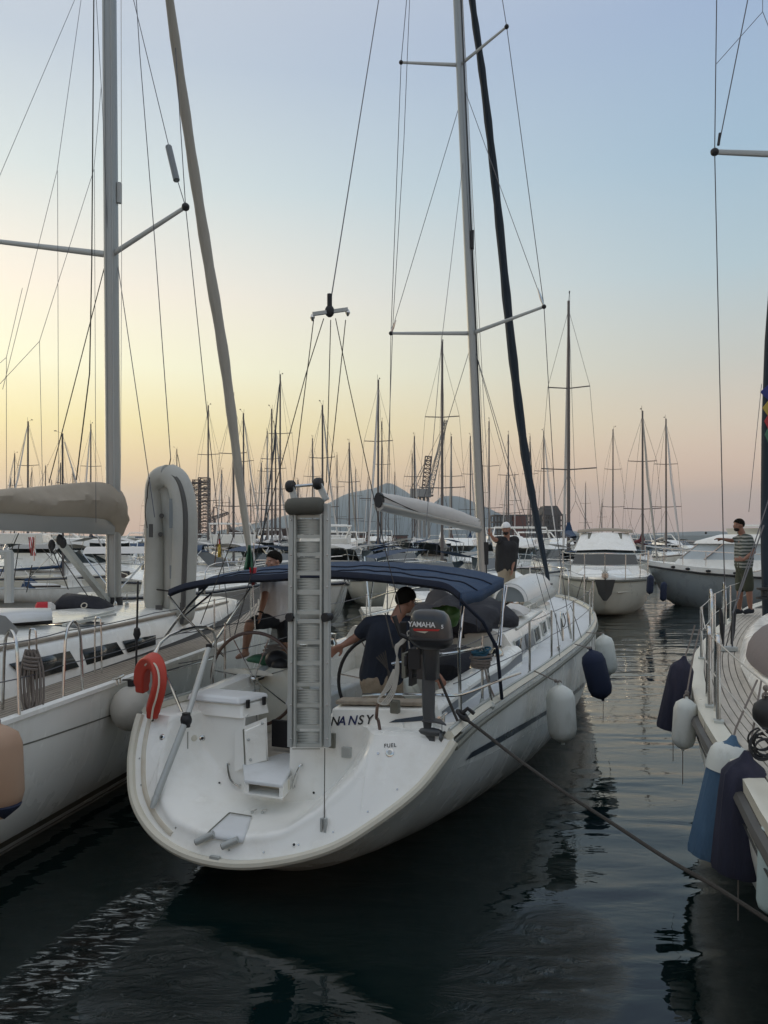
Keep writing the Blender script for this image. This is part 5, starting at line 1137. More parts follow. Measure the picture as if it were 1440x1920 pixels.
# boom + tan cover
def lb(px,py): # on boom plane x=0..
    return L_.x(px,py,0.0)
b0,b1=L_.w(0,7.85,2.92),L_.w(0,2.6,3.0)
g=G(); g.loft([[p+lst*x+V((0,0,z)) for x,z in((-.07,-.11),(.07,-.11),(.09,0),(.07,.11),(-.07,.11),(-.09,0))] for p in(b0-lfw*.0,b1)]); mk('boom',g,M['mast'],ly,30)
g=G(); rings=[]
sec=[(8.15,.10,3.0,3.28,.16),(8.05,.17,2.74,3.5,.2),(7.7,.2,2.98,3.56,.22),(7.2,.2,3.02,3.53,.24),(6.6,.2,3.02,3.46,.25),(6,.2,3.02,3.38,.25),(5.2,.2,3.03,3.30,.25),(4.3,.2,3.04,3.26,.25),(3.2,.18,3.05,3.2,.24),(2.6,.12,3.06,3.15,.2)]
rn=random.Random(5)
from mathutils import noise as mn_
for i in range(111):
    y=8.15-5.55*i/110
    def sv(j): return sm([(a[0],a[j]) for a in reversed(sec)],y)
    wb,zb,zt_=sv(1),sv(2),sv(3); ring=[]
    for k in range(20):
        a=2*math.pi*k/20; x=math.sin(a)*wb*(1 if math.cos(a)<0 else (1-.25*math.cos(a))); z=(zb+zt_)/2+(zt_-zb)/2*math.cos(a)
        dn=mn_.noise(V((y*.9+z*1.6,z*2.2+a*.4,3.)))*.06+mn_.noise(V((y*1.7-z*7,z*3,7.)))*.05+mn_.noise(V((y*5-z*9,z*6,9.)))*.016
        ring.append(L_.M@V((x*(1+.25*dn/.05*.3)+dn,y,z+dn*.6*(1 if zt_>z else 0))))
    rings.append(ring)
g.loft(rings); mk('tan_sail_cover',g,M['tan'],ly,80)
g=G(); q=[L_.w(.235,y,z) for y,z in((8.0,3.45),(7.2,3.5),(6,3.36),(5,3.27),(3.5,3.2))]; 
g.sph(L_.w(.05,8.2,3.3),.018,6,5)
mk('cover_buckle',g,M['black'],ly)
g=G(); g.beam(P(112,1015,LD-1.1),P(202,1128,LD-.1),.10,.07); mk('boom_vang',g,M['alu'],ly,20)
g=G()
for q in((97,1022),(112,1012),(118,1018)): g.sph(P(*q,LD-1.3),(.05,.04,.075),8,6)
mk('vang_block',g,M['black'],ly)
for a,b in(((98,1030),(128,1105)),((104,1030),(165,1118)),((35,1000),(0,1080)),((36,1020),(20,1130)),((16,1060),(22,1120)),((60,1060),(50,1110))):
    lw([P(*a,LD-1.3),P(*b,LD-.9)],.007,'vang_line','roped')
g=G(); g.tube([P(17,1035,8.2),P(17,1130,8.2)],.05,8); g.tube([P(-30,1036,8.2),P(22,1036,8.2)],.03,8); mk('hood_frame',g,M['aludull'],ly)
g=G(); g.grid([[L_.z(a,b,z) for a,b,z in r] for r in(((-20,1150,2.15),(10,1155,2.1),(35,1180,1.85)),((-20,1190,2.0),(5,1190,1.95),(28,1198,1.8)))]); mk('sprayhood_edge',g,M['greycloth'],ly)
# black cover with ring, red cushion on coachroof
g=G(); c=P(158,1128,LD-.5); rings=[]
prof=[(108,1145,1146),(112,1126,1146),(125,1112,1148),(150,1114,1149),(178,1118,1149),(196,1128,1148),(203,1138,1147)]
for px,pt,pb_ in prof:
    a,b=P(px,pt,LD-.6),P(px,pb_,LD-.6); h_=(a.z-b.z); m_=(a+b)/2; rings.append([m_+V((0,.28*math.sin(t)*(1),h_/2*math.cos(t))) for t in [2*math.pi*k/12 for k in range(12)]])
g.loft(rings); bb=solo('black_deck_bag',g,M['cover'],'black fabric cover with a pale ring print in front of the left mast','cover',smooth=60); bvb=g.bvh()
p,n=hitpx(bvb,158,1136,.01)
if p: g=G(); g.tor(p,.038,.008,n,20,6); mk('ring_print',g,M['webbing'],bb)
g=G(); a,b=P(66,1141,LD-1.2),P(104,1139,LD-1.1); g.tube([a,a.lerp(b,.1),a.lerp(b,.6),a.lerp(b,.62)],[.04,.085,.085,.0845],12); t=thing('rolled_cushion','red and white rolled bundle lying on the left coachroof','bundle',a-V((0,0,.1))); mk('red_end',g,M['flagr'],t); g=G(); g.tube([a.lerp(b,.6),a.lerp(b,.8),b],[.08,.08,.03],12); mk('white_end',g,M['sail'],t)
g=G(); q=L_.x(60,1245,1.95); 
for k in range(7):
    a=q+V((-.05+.015*k,-.02*(k%2),0)); g.tube(arc([a+V((0,0,.12)),a+V((-.05,0,-.1)),a+V((-.02,0,-.34-.02*(k%3))),a+V((.05,0,-.33)),a+V((.05,0,-.05)),a+V((0,0,.12))],4),.009,5)
for k in range(4): g.tor(q+V((0,0,.06-.03*k)),.06,.012,(.2,0,1),12,5)
solo('hanging_rope_coil',g,M['ropeg'],'faded pinkish grey rope coil hanging on the left yacht lifeline','rope')
# dinghy stood on end on the left foredeck
dg_=thing('inflatable_dinghy','light grey inflatable dinghy hoisted upright on the foredeck of the left yacht','dinghy',P(320,1170,11.3))
DD=11.2
tl=[(288,1150),(289,1100),(290,1050),(291,1000),(290,950),(291,915),(297,893),(312,884)]
trr=[(312,884),(326,884),(340,905),(350,940),(352,1000),(350,1060),(348,1120),(346,1176)]
def rad_(i,n): return .155
g=G(); A=arc([P(px,py,DD+.25*(1-abs(i-4)/8)) for i,(px,py) in enumerate(tl[:6])]+[P(298,897,DD+.1),P(316,890,DD)],5); g.tube(A,[.06]+[.13]*2+[.150]*(len(A)-3),14); tube1=mk('buoyancy_tube',g,M['rib'],dg_)
g=G(); A=arc([P(316,890,DD),P(334,905,DD-.1),P(345,945,DD-.2),P(347,1000,DD-.25),P(345,1060,DD-.25),P(343,1120,DD-.25),P(341,1172,DD-.25)],6); g.tube(A,[.14]+[.175]*(len(A)-4)+[.16,.13,.05],14); tube2=mk('buoyancy_tube',g,M['rib'],dg_)
g=G(); st_=[p+V((.05,-.168,0)) for p in A[1:-2]]; g.tube(st_,.035,6,sy=1.0,up=(1,0,0)); mk('rubbing_strake',g,M['ribdark'],tube2)
g=G(); B2=[P(px,py,DD+.05) for px,py in((300,905),(318,905),(326,940),(328,1000),(327,1060),(326,1130),(322,1165))]; C2=[P(px,py,DD+.3) for px,py in((292,920),(296,940),(300,960),(302,1010),(302,1070),(300,1120),(298,1150))]; g.grid([B2,C2]); o=mk('dinghy_floor',g,M['rib'],dg_,60); o.modifiers.new('t','SOLIDIFY').thickness=.05
for q in((303,967),(301,1002)):
    g=G(); g.tube([P(*q,DD+.1),P(*q,DD+.02)],.035,12); mk('valve',g,M['ribdark'],dg_)
for c_,d_ in((P(283,995,DD-.14),(.05,.03,.19)),(P(341,1150,DD-.43),(.05,.02,.3)),(P(298,1142,DD-.14),(.09,.04,.11))):
    g=G(); g.box(c_,d_); mk('handle_patch',g,M['ribdark'],dg_)
for a,b in(((322,935),(322,990)),((323,1060),(323,1085))):
    g=G(); g.beam(P(*a,DD-.3),P(*b,DD-.3),.07,.02); mk('fabric_patch',g,M['ribgrey'],dg_)
g=G(); g.tube(arc([P(276,930,DD),P(272,960,DD),P(276,990,DD)],4),.006,4); g.tube(arc([P(281,895,DD),P(277,915,DD),P(276,935,DD)],4),.008,4); g.tube([P(320,860,DD),P(316,880,DD)],.008,4); g.tube([P(276,1103,DD+.1),P(330,1110,DD-.1),P(372,1100,DD-.2)],.012,4); mk('lifting_line',g,M['roped'],dg_)
# ball fender and peach fender
def fender(name,label,a,b,r,m,group=None,cap=None,capl=.12,rope=None,ribs=0,flat=False):
    t=thing(name,label,'fender',b,0,group); a,b=V(a),V(b); ax=(b-a); Lh=ax.length; R_=(-ax).to_track_quat('Z','Y').to_matrix()
    if flat: prof=[(r*.12,Lh+r*.55),(r*.3,Lh+r*.2),(r*.72,Lh*.97),(r*.95,Lh*.9),(r,Lh*.7),(r*1.04,Lh*.35),(r*1.05,Lh*.05),(r*.98,0)]
    else: prof=[(r*.12,0),(r*.14,r*.15),(r*.45,r*.3),(r*.85,r*.6),(r,r*1.1),(r,Lh-r*1.1),(r*.85,Lh-r*.6),(r*.45,Lh-r*.3),(r*.16,Lh-r*.15),(r*.14,Lh)]
    g=G(); g.lathe(prof[::-1] if flat else prof,24,b,R_)
    if ribs or flat:
        c0=b; 
        for i,v in enumerate(g.v):
            d_=v-c0; al=d_.dot(-ax.normalized()); rad=d_-(-ax.normalized())*al
            k=i%24; f=1+(.02 if k%2 else 0)*(1 if ribs else 0)+(.045*math.sin(k*1.7+al*3)+.03*math.sin(k*2.9) if flat else 0); g.v[i]=c0+(-ax.normalized())*al+rad*f
    mk('fender_body',g,m,t,60)
    if cap: g=G(); cl_=max(capl,.02); g.lathe([(r*1.08,Lh-capl*1.7),(r*1.07,Lh-capl*1.0),(r*.98,Lh-capl*.45),(r*.82,Lh-capl*.1),(r*.35,Lh+.012)],24,b,R_); mk('fender_end',g,cap,t)
    if rope:
        g=G(); g.tube([a,*rope],.007,5); mk('lanyard',g,M['ropeg'],t)
        g=G(); g.sph(a+(V(rope[0])-a).normalized()*.05,.02,8,6); g.tor(a,.02,.008,(0,1,0),10,5); mk('knot',g,M['ropeg'],t)
    return t
t=thing('ball_fender','large off white ball fender between the left yacht and the orange lifebuoy','fender',P(245,1375,7.5)); g=G(); c=P(246,1328,7.4); g.sph(c,(.195,.195,.215),24,16); mk('buoy_body',g,M['fball'],t); g=G(); g.tube([c+V((0,0,.2)),c+V((0,0,.27))],.035,10); mk('buoy_eye',g,M['black'],t); g=G(); g.tube([c+V((0,0,.27)),L_.z(230,1275,1.42)],.009,5); mk('lanyard',g,M['roped'],t)
fender('cylinder_fender','peach coloured fender with dark tip at the left edge of the picture',P(-6,1352,5.25),P(2,1535,5.25),.155,M['fpeach'],rope=[P(-10,1320,5.3)])
g=G(); g.lathe([(.002,-.05),(.04,-.02),(.10,.03),(.11,.05)],16,P(8,1522,5.2)); solo('fender_tip',g,M['fnavy'],'dark pointed foot of the peach fender at the left edge','fender')
# NANSY fenders
fender('cylinder_fender','scuffed white fender nearest on the starboard side of NANSY',P(1049,1280,8.25),P(1056,1396,8.25),.152,M['fwhite'],rope=[N_.w(1.47,3.0,1.3)])
fender('cylinder_fender','navy blue cloth covered fender near the bow of NANSY',P(1107,1216,10.2),P(1131,1314,10.2),.155,M['fnavy'],rope=[N_.w(1.6,5.2,1.32)])
fender('cylinder_fender','clean white fender behind the navy one at the bow of NANSY',P(1130,1188,11.2),P(1143,1268,11.2),.135,M['fwhite'],rope=[N_.w(1.6,6.4,1.34)])
# ================================================================== YACHT ON THE RIGHT
R_f=Fr(9-.342*16,18.5-.94*16,20)
ry=thing('sailing_yacht','sailing yacht at the right edge with silvery teak deck and pulpit rails','sailboat',fr=R_f)
def g_r(): return G(R_f.M)
RB=[(-2,1.5),(-.2,1.655),(.4,1.7),(1.4,1.8),(2.4,1.876),(3.4,1.89),(4.64,1.86),(6.2,1.73),(8.9,1.36),(11.4,.89),(13,.5),(14.6,.04)]
def rsec(y,n=14):
    b=sm(RB,y); zs=1.33+max(0,y-8)*.012; zk=interp(y,[(-2,-.2),(2,-.4),(9,-.5),(13,-.2),(14.6,.5)]); r=[]
    for k in range(2*n+1):
        a=math.pi*k/(2*n); c=math.cos(a); r.append(((-1 if c>0 else 1)*b*abs(c)**.8*(1 if k!=n else 0),y,zs-(zs-zk)*math.sin(a)**.95))
    return r
g=g_r(); g.grid([rsec(-2+16.6*i/34) for i in range(35)]); mk('hull',g,M['gelside'],ry,60)
g=g_r(); ys_=[-2+16.5*i/34 for i in range(35)]
g.grid([[(-sm(RB,y)*.995,y,1.335),(-sm(RB,y)*.5,y,1.352),(0,y,1.36),(sm(RB,y)*.98,y,1.34)] for y in ys_]); mk('deck',g,M['caulk'],ry)
g=g_r(); g.tube([(-sm(RB,y)-.01,y,1.24) for y in ys_],.045,8); mk('rubbing_strake',g,M['ribdark'],ry)
g=g_r(); g.grid([[(-sm(RB,y)-.0,y,1.25),(-sm(RB,y)-.005,y,1.355),(-sm(RB,y)+.03,y,1.365),(-sm(RB,y)+.12,y,1.36),(-sm(RB,y)+.122,y,1.345)] for y in ys_]); mk('covering_board',g,M['cream'],ry,40)
g=g_r(); g.tube([(-sm(RB,y)-.004,y,1.10) for y in ys_],.007,4); mk('hull_line',g,M['black'],ry)
for k in range(17):
    o0=.128+k*.062; g=g_r(); rows=[]
    for i in range(30):
        y=-2+14.5*i/29; x=-sm(RB,y)+o0
        if x>.1*k-.9+.55: continue
        rows.append([(x,y,1.352),(x,y,1.366),(x+.054,y,1.366),(x+.054,y,1.352)])
    if len(rows)>2: g.grid(rows); mk('deck_plank',g,M['teakgrey'],ry,0)
# coachroof and covered dinghy on it
RC=[(-1.5,1.34),(1,1.35),(2.4,1.36),(3.8,1.38),(5.2,1.34),(7.2,1.12),(8.9,.8),(10.2,.4),(10.8,.05)]
g=g_r(); rows=[]
for i in range(26):
    y=-1.9+12.7*i/25; hw=max(.02,sm(RC,y)); rows.append([(-hw,y,1.37),(-hw*.97,y,1.48),(-hw*.9,y,1.54),(-hw*.6,y,1.58),(0,y,1.6),(hw*.6,y,1.58),(hw*.9,y,1.54),(hw,y,1.37)])
g.grid(rows); g.add(rows[0],[tuple(range(8,-1,-1))] if len(rows[0])==9 else [tuple(range(len(rows[0])-1,-1,-1))]); mk('coachroof',g,M['gel'],ry,60)
for s_ in(-1,1):
    g=g_r(); g.tube(arc([(s_*1.0,.5,1.62),(s_*1.0,3,1.64),(s_*.9,6,1.63)],5),.014,6); mk('handrail',g,M['steel'],ry)
g=g_r(); g.box((0,.6,1.63),(.7,.7,.06)); bev(mk('roof_hatch',g,M['glasst'],ry),.02)
g=G(); cc=R_f.w(-.80,4.0,1.53); rings=[]
for i in range(15):
    t=-1+2*i/14; hw=.56*math.sqrt(max(.001,1-t*t*.98)); rings.append([cc+R_f.M.to_3x3()@V((math.cos(a)*hw,t*1.75,math.sin(a)*.42*math.sqrt(max(.001,1-t*t*.9)))) for a in [math.pi*k/12 for k in range(13)]])
g.grid(rings); cvd=solo('covered_dinghy',g,mat('mauve_cover',(.17,.145,.145),.75,var=.2,vs=3,bump=.6,bs=8),'mauve grey covered dinghy lying on the right yacht coachroof','dinghy',smooth=70)
# rails
for y in(-.6,1.9,2.45,5.2,7.6,9.8):
    b=-sm(RB,y)+.09; g=g_r(); g.tube([(b,y,1.36),(b,y,1.96)],.016,8); st_=mk('stanchion',g,M['steel'],ry)
    g=g_r(); g.box((b,y,1.37),(.07,.09,.02)); mk('stanchion_foot',g,M['alu'],st_)
for y in(2.0,2.6): 
    b=-sm(RB,y)+.10; g=g_r(); g.tube(arc([(b,y,1.36),(b,y,1.9),(b,y+.12,1.99),(b,y+.28,1.9),(b,y+.32,1.36)],5),.016,8); mk('gate_rail',g,M['steel'],ry)
for y in(7.2,9.2):
    b=-sm(RB,y)+.09; g=g_r(); g.tube(arc([(b,y,1.36),(b,y+.05,1.85),(b,y+.3,2.02),(b,y+.55,1.85),(b,y+.6,1.36)],5),.018,8); mk('gate_rail',g,M['steel'],ry)
for h_ in(.6,.32):
    pts=[R_f.w(-sm(RB,y)+.09,y,1.36+h_) for y in(-1.6,-.6,1.9,3.0,5.2,7.6,9.8,12)]; pr=[]
    for a,b in zip(pts,pts[1:]): pr+=sag(a,b,.01,4)
    g=G(); g.tube(pr,.0055,5); mk('lifeline',g,M['ropew'],ry)
g=g_r(); g.tube(arc([(-.75,12,1.38),(-.75,12.1,2.0),(-.3,13.9,2.05),(0,14.6,2.06)],5),.016,8); mk('pulpit',g,M['steel'],ry)
cp_=R_f.z(1364,1216,1.40)
g=G(); g.box(cp_,(.2,.14,.05)); mk('chainplate',g,M['aludull'],ry)
def rw(pts,r=.007,nm='shroud',m='wire'): g=G(); g.tube(pts,r,6); return mk(nm,g,M[m],ry)
tip=P(1340,285,9.6)
rw([P(1344,-20,9.7),tip,P(1356,1000,9.3),P(1360,1140,9.25),cp_+V((-.05,0,0))]); 
for q in(-.05,.05):
    g=G(); g.tube([cp_+V((q,0,.05)),cp_+V((q*1.3,0,.2)),cp_+V((q*1.6,0,.42)),cp_+V((q*1.8,0,.5))],[.012,.028,.028,.01],8); mk('turnbuckle',g,M['black'],ry)
rw([P(1432,985,10.2),P(1374,1150,9.4),cp_+V((.06,0,0))],.009); rw([P(1445,925,10.4),P(1385,1110,9.5),cp_+V((0,.05,0))],.007)
rw([P(1428,720,9.9),P(1404,960,9.6)],.004); rw([P(1402,0,9.7),P(1350,262,9.62)],.007); rw([P(1343,120,9.7),P(1430,22,9.7)],.004); rw([P(1430,-10,9.7),P(1430,22,9.7),P(1445,60,9.7)],.004)
g=G(); g.tube([P(1350,250,9.62),P(1347,272,9.6)],.018,6); mk('turnbuckle',g,M['black'],ry)
g=G(); g.tube([tip,P(1520,292,9.9)],[.035,.05],8,sy=.6); sp_=mk('spreader',g,M['aludull'],ry); g=G(); g.sph(tip,(.055,.045,.05),8,6); mk('spreader_tip',g,M['black'],sp_)
g=G(); g.tube([P(1437,1190,13.6),P(1438,1000,13.4),P(1441,800,13),P(1446,640,12.6),P(1470,300,11.5)],[.06,.105,.11,.10,.08],10); mk('furled_headsail',g,M['genoablue'],ry)
g=G(); g.lathe([(.02,0),(.14,0),(.14,.03),(.06,.05),(.06,.14),(.13,.16),(.13,.19),(.02,.2)],14,P(1434,1112,13.3)-V((0,0,.1))); mk('furler_drum',g,M['black'],ry)
# signal flags at right edge
for k,(px,py,mm,w_) in enumerate(((1432,735,'flagb',16),(1434,765,'flagy',10),(1436,790,'flagr',8),(1437,815,'flagg',7))):
    g=G(); a=P(1441,py-14,12.2); b=P(px-w_*.4,py,12.1); c=P(1441,py+16,12.2); g.add([a,b,c],[(0,1,2)]); o=solo('signal_flag',g,M[mm],'%s signal flag on the line at the right edge, %s'%(['purple blue','yellow','dark red','green'][k],['uppermost','second from the top','third from the top','lowest'][k]),'flag','signal flags at the right edge',0); o.modifiers.new('t','SOLIDIFY').thickness=.006
fender('cylinder_fender','dark purple cloth fender leftmost on the right yacht',P(1281,1242,7.15),P(1256,1368,7.15),.112,M['fpurple'],rope=[P(1295,1200,7.2),P(1303,1172,7.2)],flat=True)
fender('cylinder_fender','small ribbed white fender in front of the dark purple one',P(1287,1306,6.5),P(1280,1408,6.5),.094,M['fwhite'],ribs=1,rope=[P(1300,1230,6.9),P(1312,1180,7)])
fender('cylinder_fender','faded blue fender with white shoulder on the right yacht',P(1372,1398,5.0),P(1328,1606,5.0),.122,M['fblue'],cap=M['fwhite'],capl=.10,rope=[P(1380,1365,5.05),P(1420,1275,5.3)],flat=True)
fender('cylinder_fender','big dark plum cloth fender beside the faded blue one',P(1399,1432,4.6),P(1384,1635,4.6),.140,M['fpurple'],rope=[P(1410,1380,4.9),P(1428,1275,5.2)],flat=True)
fender('cylinder_fender','pale green fender cut by the right edge near the bottom',P(1452,1540,3.9),P(1446,1720,3.9),.072,M['fpale'],rope=[P(1446,1480,4)])
for px,py,d_,fl_ in((1280,1408,6.5,'small ribbed white'),(1262,1370,7.1,'dark purple'),(1384,1640,4.75,'big plum'),(1131,1314,10.2,'navy blue'),(1143,1268,11.2,'clean white bow')):
    g=G(); a=P(px,py,d_); g.tube([a,a-V((.0,0,.28))],.004,4); solo('trailing_line',g,M['ropeg'],'thin line hanging from the foot of the %s fender'%fl_,'line',group='lines trailing from fender feet')
# dark coil and strap at right edge
g=G(); rn=random.Random(3)
for k in range(9): g.tor(P(1428+rn.uniform(-3,8),1395+rn.uniform(-10,12),4.6),.06+.012*rn.random(),.006,(rn.uniform(-.3,.3),-1,rn.uniform(-.4,.4)),20,5)
solo('hose_coil',g,M['black'],'tangled coil of thin black line at the right edge above the plum fender','rope')
fender('cylinder_fender','round black fender hung on the right yacht rail at the picture edge',P(1436,1305,4.9),P(1440,1372,4.9),.085,M['black'],rope=[P(1436,1285,4.9)])
# ================================================================== two big motor yachts
def P2(px,py,d): return P(px,py,d)
Y1=Fr(*(P(1134,1010,37).xy),195.9); my1=thing('flybridge_cruiser','white flybridge motor yacht with black windscreen band facing the camera','motorboat',fr=Y1)
def g_1(): return G(Y1.M)
st=[(0,1.75,1.2,0,-.1,0),(3,1.8,1.2,0,-.3,0),(6,1.75,1.22,0,-.3,0),(8,1.45,1.24,0,-.2,0),(9.5,.95,1.27,0,0,0),(10.5,.45,1.30,0,.1,-.25),(11,.03,1.32,0,.3,-.6)]
def hb1(y): return sm([(a[0],a[1]) for a in st],y)
g=g_1(); g.loft(hull_rings(st,10,.5)); mk('hull',g,M['cream'],my1,45)
g=g_1(); g.grid([[(-a[1]*1.0,a[0],a[2]),(-a[1]*1.02,a[0],a[2]+.09),(-a[1]*.94,a[0],a[2]+.13),(0,a[0],a[2]+.22),(a[1]*.94,a[0],a[2]+.13),(a[1]*1.02,a[0],a[2]+.09),(a[1],a[0],a[2])] for a in st]); mk('deck',g,M['gel'],my1)
for s_ in(-1,1):
    g=g_1(); g.tube([(s_*(a[1]*1.01+.01),a[0],a[2]-.02) for a in st],.045,6); mk('rub_rail',g,M['rubber'],my1)
    g=g_1(); g.tube([(s_*(a[1]*.93),a[0]+.02,a[2]-.42) for a in st[:-1]],.022,4); mk('spray_rail',g,M['cream'],my1)
g=g_1(); g.loft([[(-.95,5.0,1.35),(.95,5.0,1.35),(1.05,7.5,1.38),(0,8.8,1.36),(-1.05,7.5,1.38)],[(-.95,5.0,1.62),(.95,5.0,1.62),(.85,7.2,1.58),(0,8.2,1.54),(-.85,7.2,1.58)]]); bev(mk('foredeck_trunk',g,M['gel'],my1,30),.05)
g=g_1(); g.loft([[(-1.45,2,1.3),(1.45,2,1.3),(1.4,5.6,1.3),(0,6.1,1.3),(-1.4,5.6,1.3)],[(-1.4,2,1.75),(1.4,2,1.75),(1.32,5.4,1.7),(0,5.85,1.68),(-1.32,5.4,1.7)]]); mk('saloon',g,M['gel'],my1,30)
g=g_1(); g.loft([[(-1.4,2,1.72),(1.4,2,1.72),(1.33,5.42,1.68),(0,5.88,1.66),(-1.33,5.42,1.68)],[(-1.25,2,2.35),(1.25,2,2.35),(1.12,4.6,2.28),(0,4.95,2.32),(-1.12,4.6,2.28)]]); mk('windscreen',g,M['window'],my1,30)
g=g_1(); g.loft([[(-1.36,1.5,2.3),(1.36,1.5,2.3),(1.28,4.7,2.25),(0,5.1,2.3),(-1.28,4.7,2.25)],[(-1.32,1.5,2.5),(1.32,1.5,2.5),(1.16,4.4,2.5),(0,4.8,2.5),(-1.16,4.4,2.5)],[(-1.1,1.5,3.0),(1.1,1.5,3.0),(.98,3.7,3.0),(0,4.0,3.02),(-.98,3.7,3.0)]]); bev(mk('flybridge',g,M['gel'],my1,30),.05)
g=g_1(); g.grid([[(x*1.15,y,3.1+.08*(1-x*x)+dz) for x in(-1,-.5,0,.5,1)] for y,dz in((1.5,.05),(3.2,.04),(3.9,-.08))]); o=mk('flybridge_canvas',g,M['tan'],my1); o.modifiers.new('t','SOLIDIFY').thickness=.03
g=g_1(); g.grid([[(x*.7,y,z) for x in(-1,0,1)] for y,z in((4.2,2.75),(3.85,3.0))]); mk('flybridge_visor',g,M['rubber'],my1)
g=g_1()
rl=[(1.7,5.0,2.25),(1.62,7,2.22),(1.25,8.8,2.2),(.7,10.2,2.22),(0,11.1,2.25)]
g.tube(arc([(-x,y,z) for x,y,z in rl]+[(x,y,z) for x,y,z in rl[::-1][1:]],3),.02,6); g.tube(arc([(-x,y,z-.42) for x,y,z in rl]+[(x,y,z-.42) for x,y,z in rl[::-1][1:]],3),.014,6)
for x,y,z in rl:
    for s_ in(-1,1): g.tube([(s_*x*.98,y,z-.9),(s_*x,y,z)],.016,6)
mk('bow_rail',g,M['steel'],my1)
g=g_1(); g.box((0,10.9,1.5),(.22,.4,.14)); g.lathe([(.1,0),(.08,.12),(.12,.2),(.001,.22)],12,(0,10.2,1.45)); mk('windlass',g,M['steel'],my1)
g=g_1(); g.add([(-.34,10.97,1.35),(.34,10.97,1.35),(.22,10.9,.85),(.06,10.86,.62),(-.06,10.86,.62),(-.22,10.9,.85),(0,11.08,1.35),(0,11.0,.62)],[(0,6,7,4,5),(6,1,2,3,7)]); o=mk('stem_guard',g,M['ribdark'],my1,0)
g=g_1(); g.tube([(.75,10.1,1.4),(1.0,10.6,.5),(.95,11,-.05)],.014,5); g.tube([(.6,10.2,1.4),(.75,10.8,.4),(.7,11,-.05)],.014,5); mk('mooring_line',g,M['roped'],my1)
for px,py,d_,lab in((1220,1095,25,'small dark fender on the right bow of the flybridge cruiser'),(1245,1108,27,'small dark fender hanging at the trawler bow')):
    fender('cylinder_fender',lab,P(px,py-18,d_),P(px-2,py+20,d_),.11,M['fnavy'])
Y2=Fr(19.7,28.0,-60); my2=thing('motor_trawler','white cabin motor trawler with slate grey hull under pale window covers','motorboat',fr=Y2)
def g_2(): return G(Y2.M)
g=g_2(); st2=[(0,1.7,1.25,0,-.2,0),(3,1.9,1.25,0,-.4,0),(5.5,1.85,1.32,0,-.4,0),(7.5,1.45,1.42,0,-.3,0),(9,.75,1.55,0,0,-.2),(9.8,.03,1.62,0,.3,-.5)]
g.loft(hull_rings(st2,10,.6)); mk('hull',g,M['hullgrey'],my2,45)
g=g_2(); g.grid([[(-a[1]*1.01,a[0],a[2]-.02),(-a[1]*1.02,a[0],a[2]+.2),(-a[1]*.93,a[0],a[2]+.2),(0,a[0],a[2]+.12),(a[1]*.93,a[0],a[2]+.2),(a[1]*1.02,a[0],a[2]+.2),(a[1]*1.01,a[0],a[2]-.02)] for a in st2]); mk('bulwark',g,M['gel'],my2)
g=g_2(); g.tube([(-a[1]*1.02-.02,a[0],a[2]-.03) for a in st2],.04,6); mk('rub_rail',g,M['black'],my2)
for y in(8.6,8.0,7.2,6.2):
    g=g_2(); b=sm([(a[0],a[1]) for a in st2],y); z=sm([(a[0],a[2]) for a in st2],y); g.sph((-b*1.02-.01,y,z+.08),(.03,.1,.055),10,6); mk('hawse_hole',g,M['black'],my2)
def hexr(hw,yf,z,y0=-1):
    return [(-hw,y0,z),(hw,y0,z),(hw*.85,yf-1.0,z),(hw*.4,yf,z),(-hw*.4,yf,z),(-hw*.85,yf-1.0,z)]
g=g_2(); g.loft([hexr(1.35,8.9,1.45),hexr(1.28,8.5,1.92)]); bev(mk('cabin_trunk',g,M['gel'],my2,30),.05)
g=g_2(); g.loft([hexr(1.27,8.4,1.92),hexr(1.2,7.7,2.55)]); mk('window_cover',g,mat('pale_blue_cover',(.50,.55,.57),.6,var=.08,vs=2,bump=.3,bs=6),my2,30)
g=g_2(); g.loft([hexr(1.32,7.9,2.55),hexr(1.28,7.8,2.66),hexr(1.05,6.9,2.92)]); bev(mk('wheelhouse_roof',g,M['gel'],my2,30),.05)
g=g_2()
for k_ in range(6):
    g.tube([hexr(1.29,8.42,1.93)[k_],hexr(1.22,7.72,2.55)[k_]],.028,6)
mk('window_frame',g,M['steel'],my2)
g=g_2(); g.loft([hexr(.95,6.6,2.9),hexr(1.0,6.7,3.16)]); mk('upper_dodger',g,M['cream'],my2,30)
for y in(7.4,6.2,4.6):
    g=g_2(); g.sph((-.7,y,2.98),(.05,.05,.05),8,6); mk('deck_light',g,M['black'],my2)
g=g_2(); rl=[(1.75,2,2.1),(1.75,5,2.15),(1.5,7.3,2.25),(.8,9,2.35),(0,9.9,2.45)]
g.tube(arc([(-x,y,z) for x,y,z in rl]+[(x,y,z) for x,y,z in rl[::-1][1:]],3),.02,6)
for x,y,z in rl+[(1.7,3.5,2.1),(1.65,6.2,2.2),(1.2,8.2,2.3)]: g.tube([(-x*.98,y,z-.6),(-x,y,z)],.016,6)
mk('bow_rail',g,M['steel'],my2)
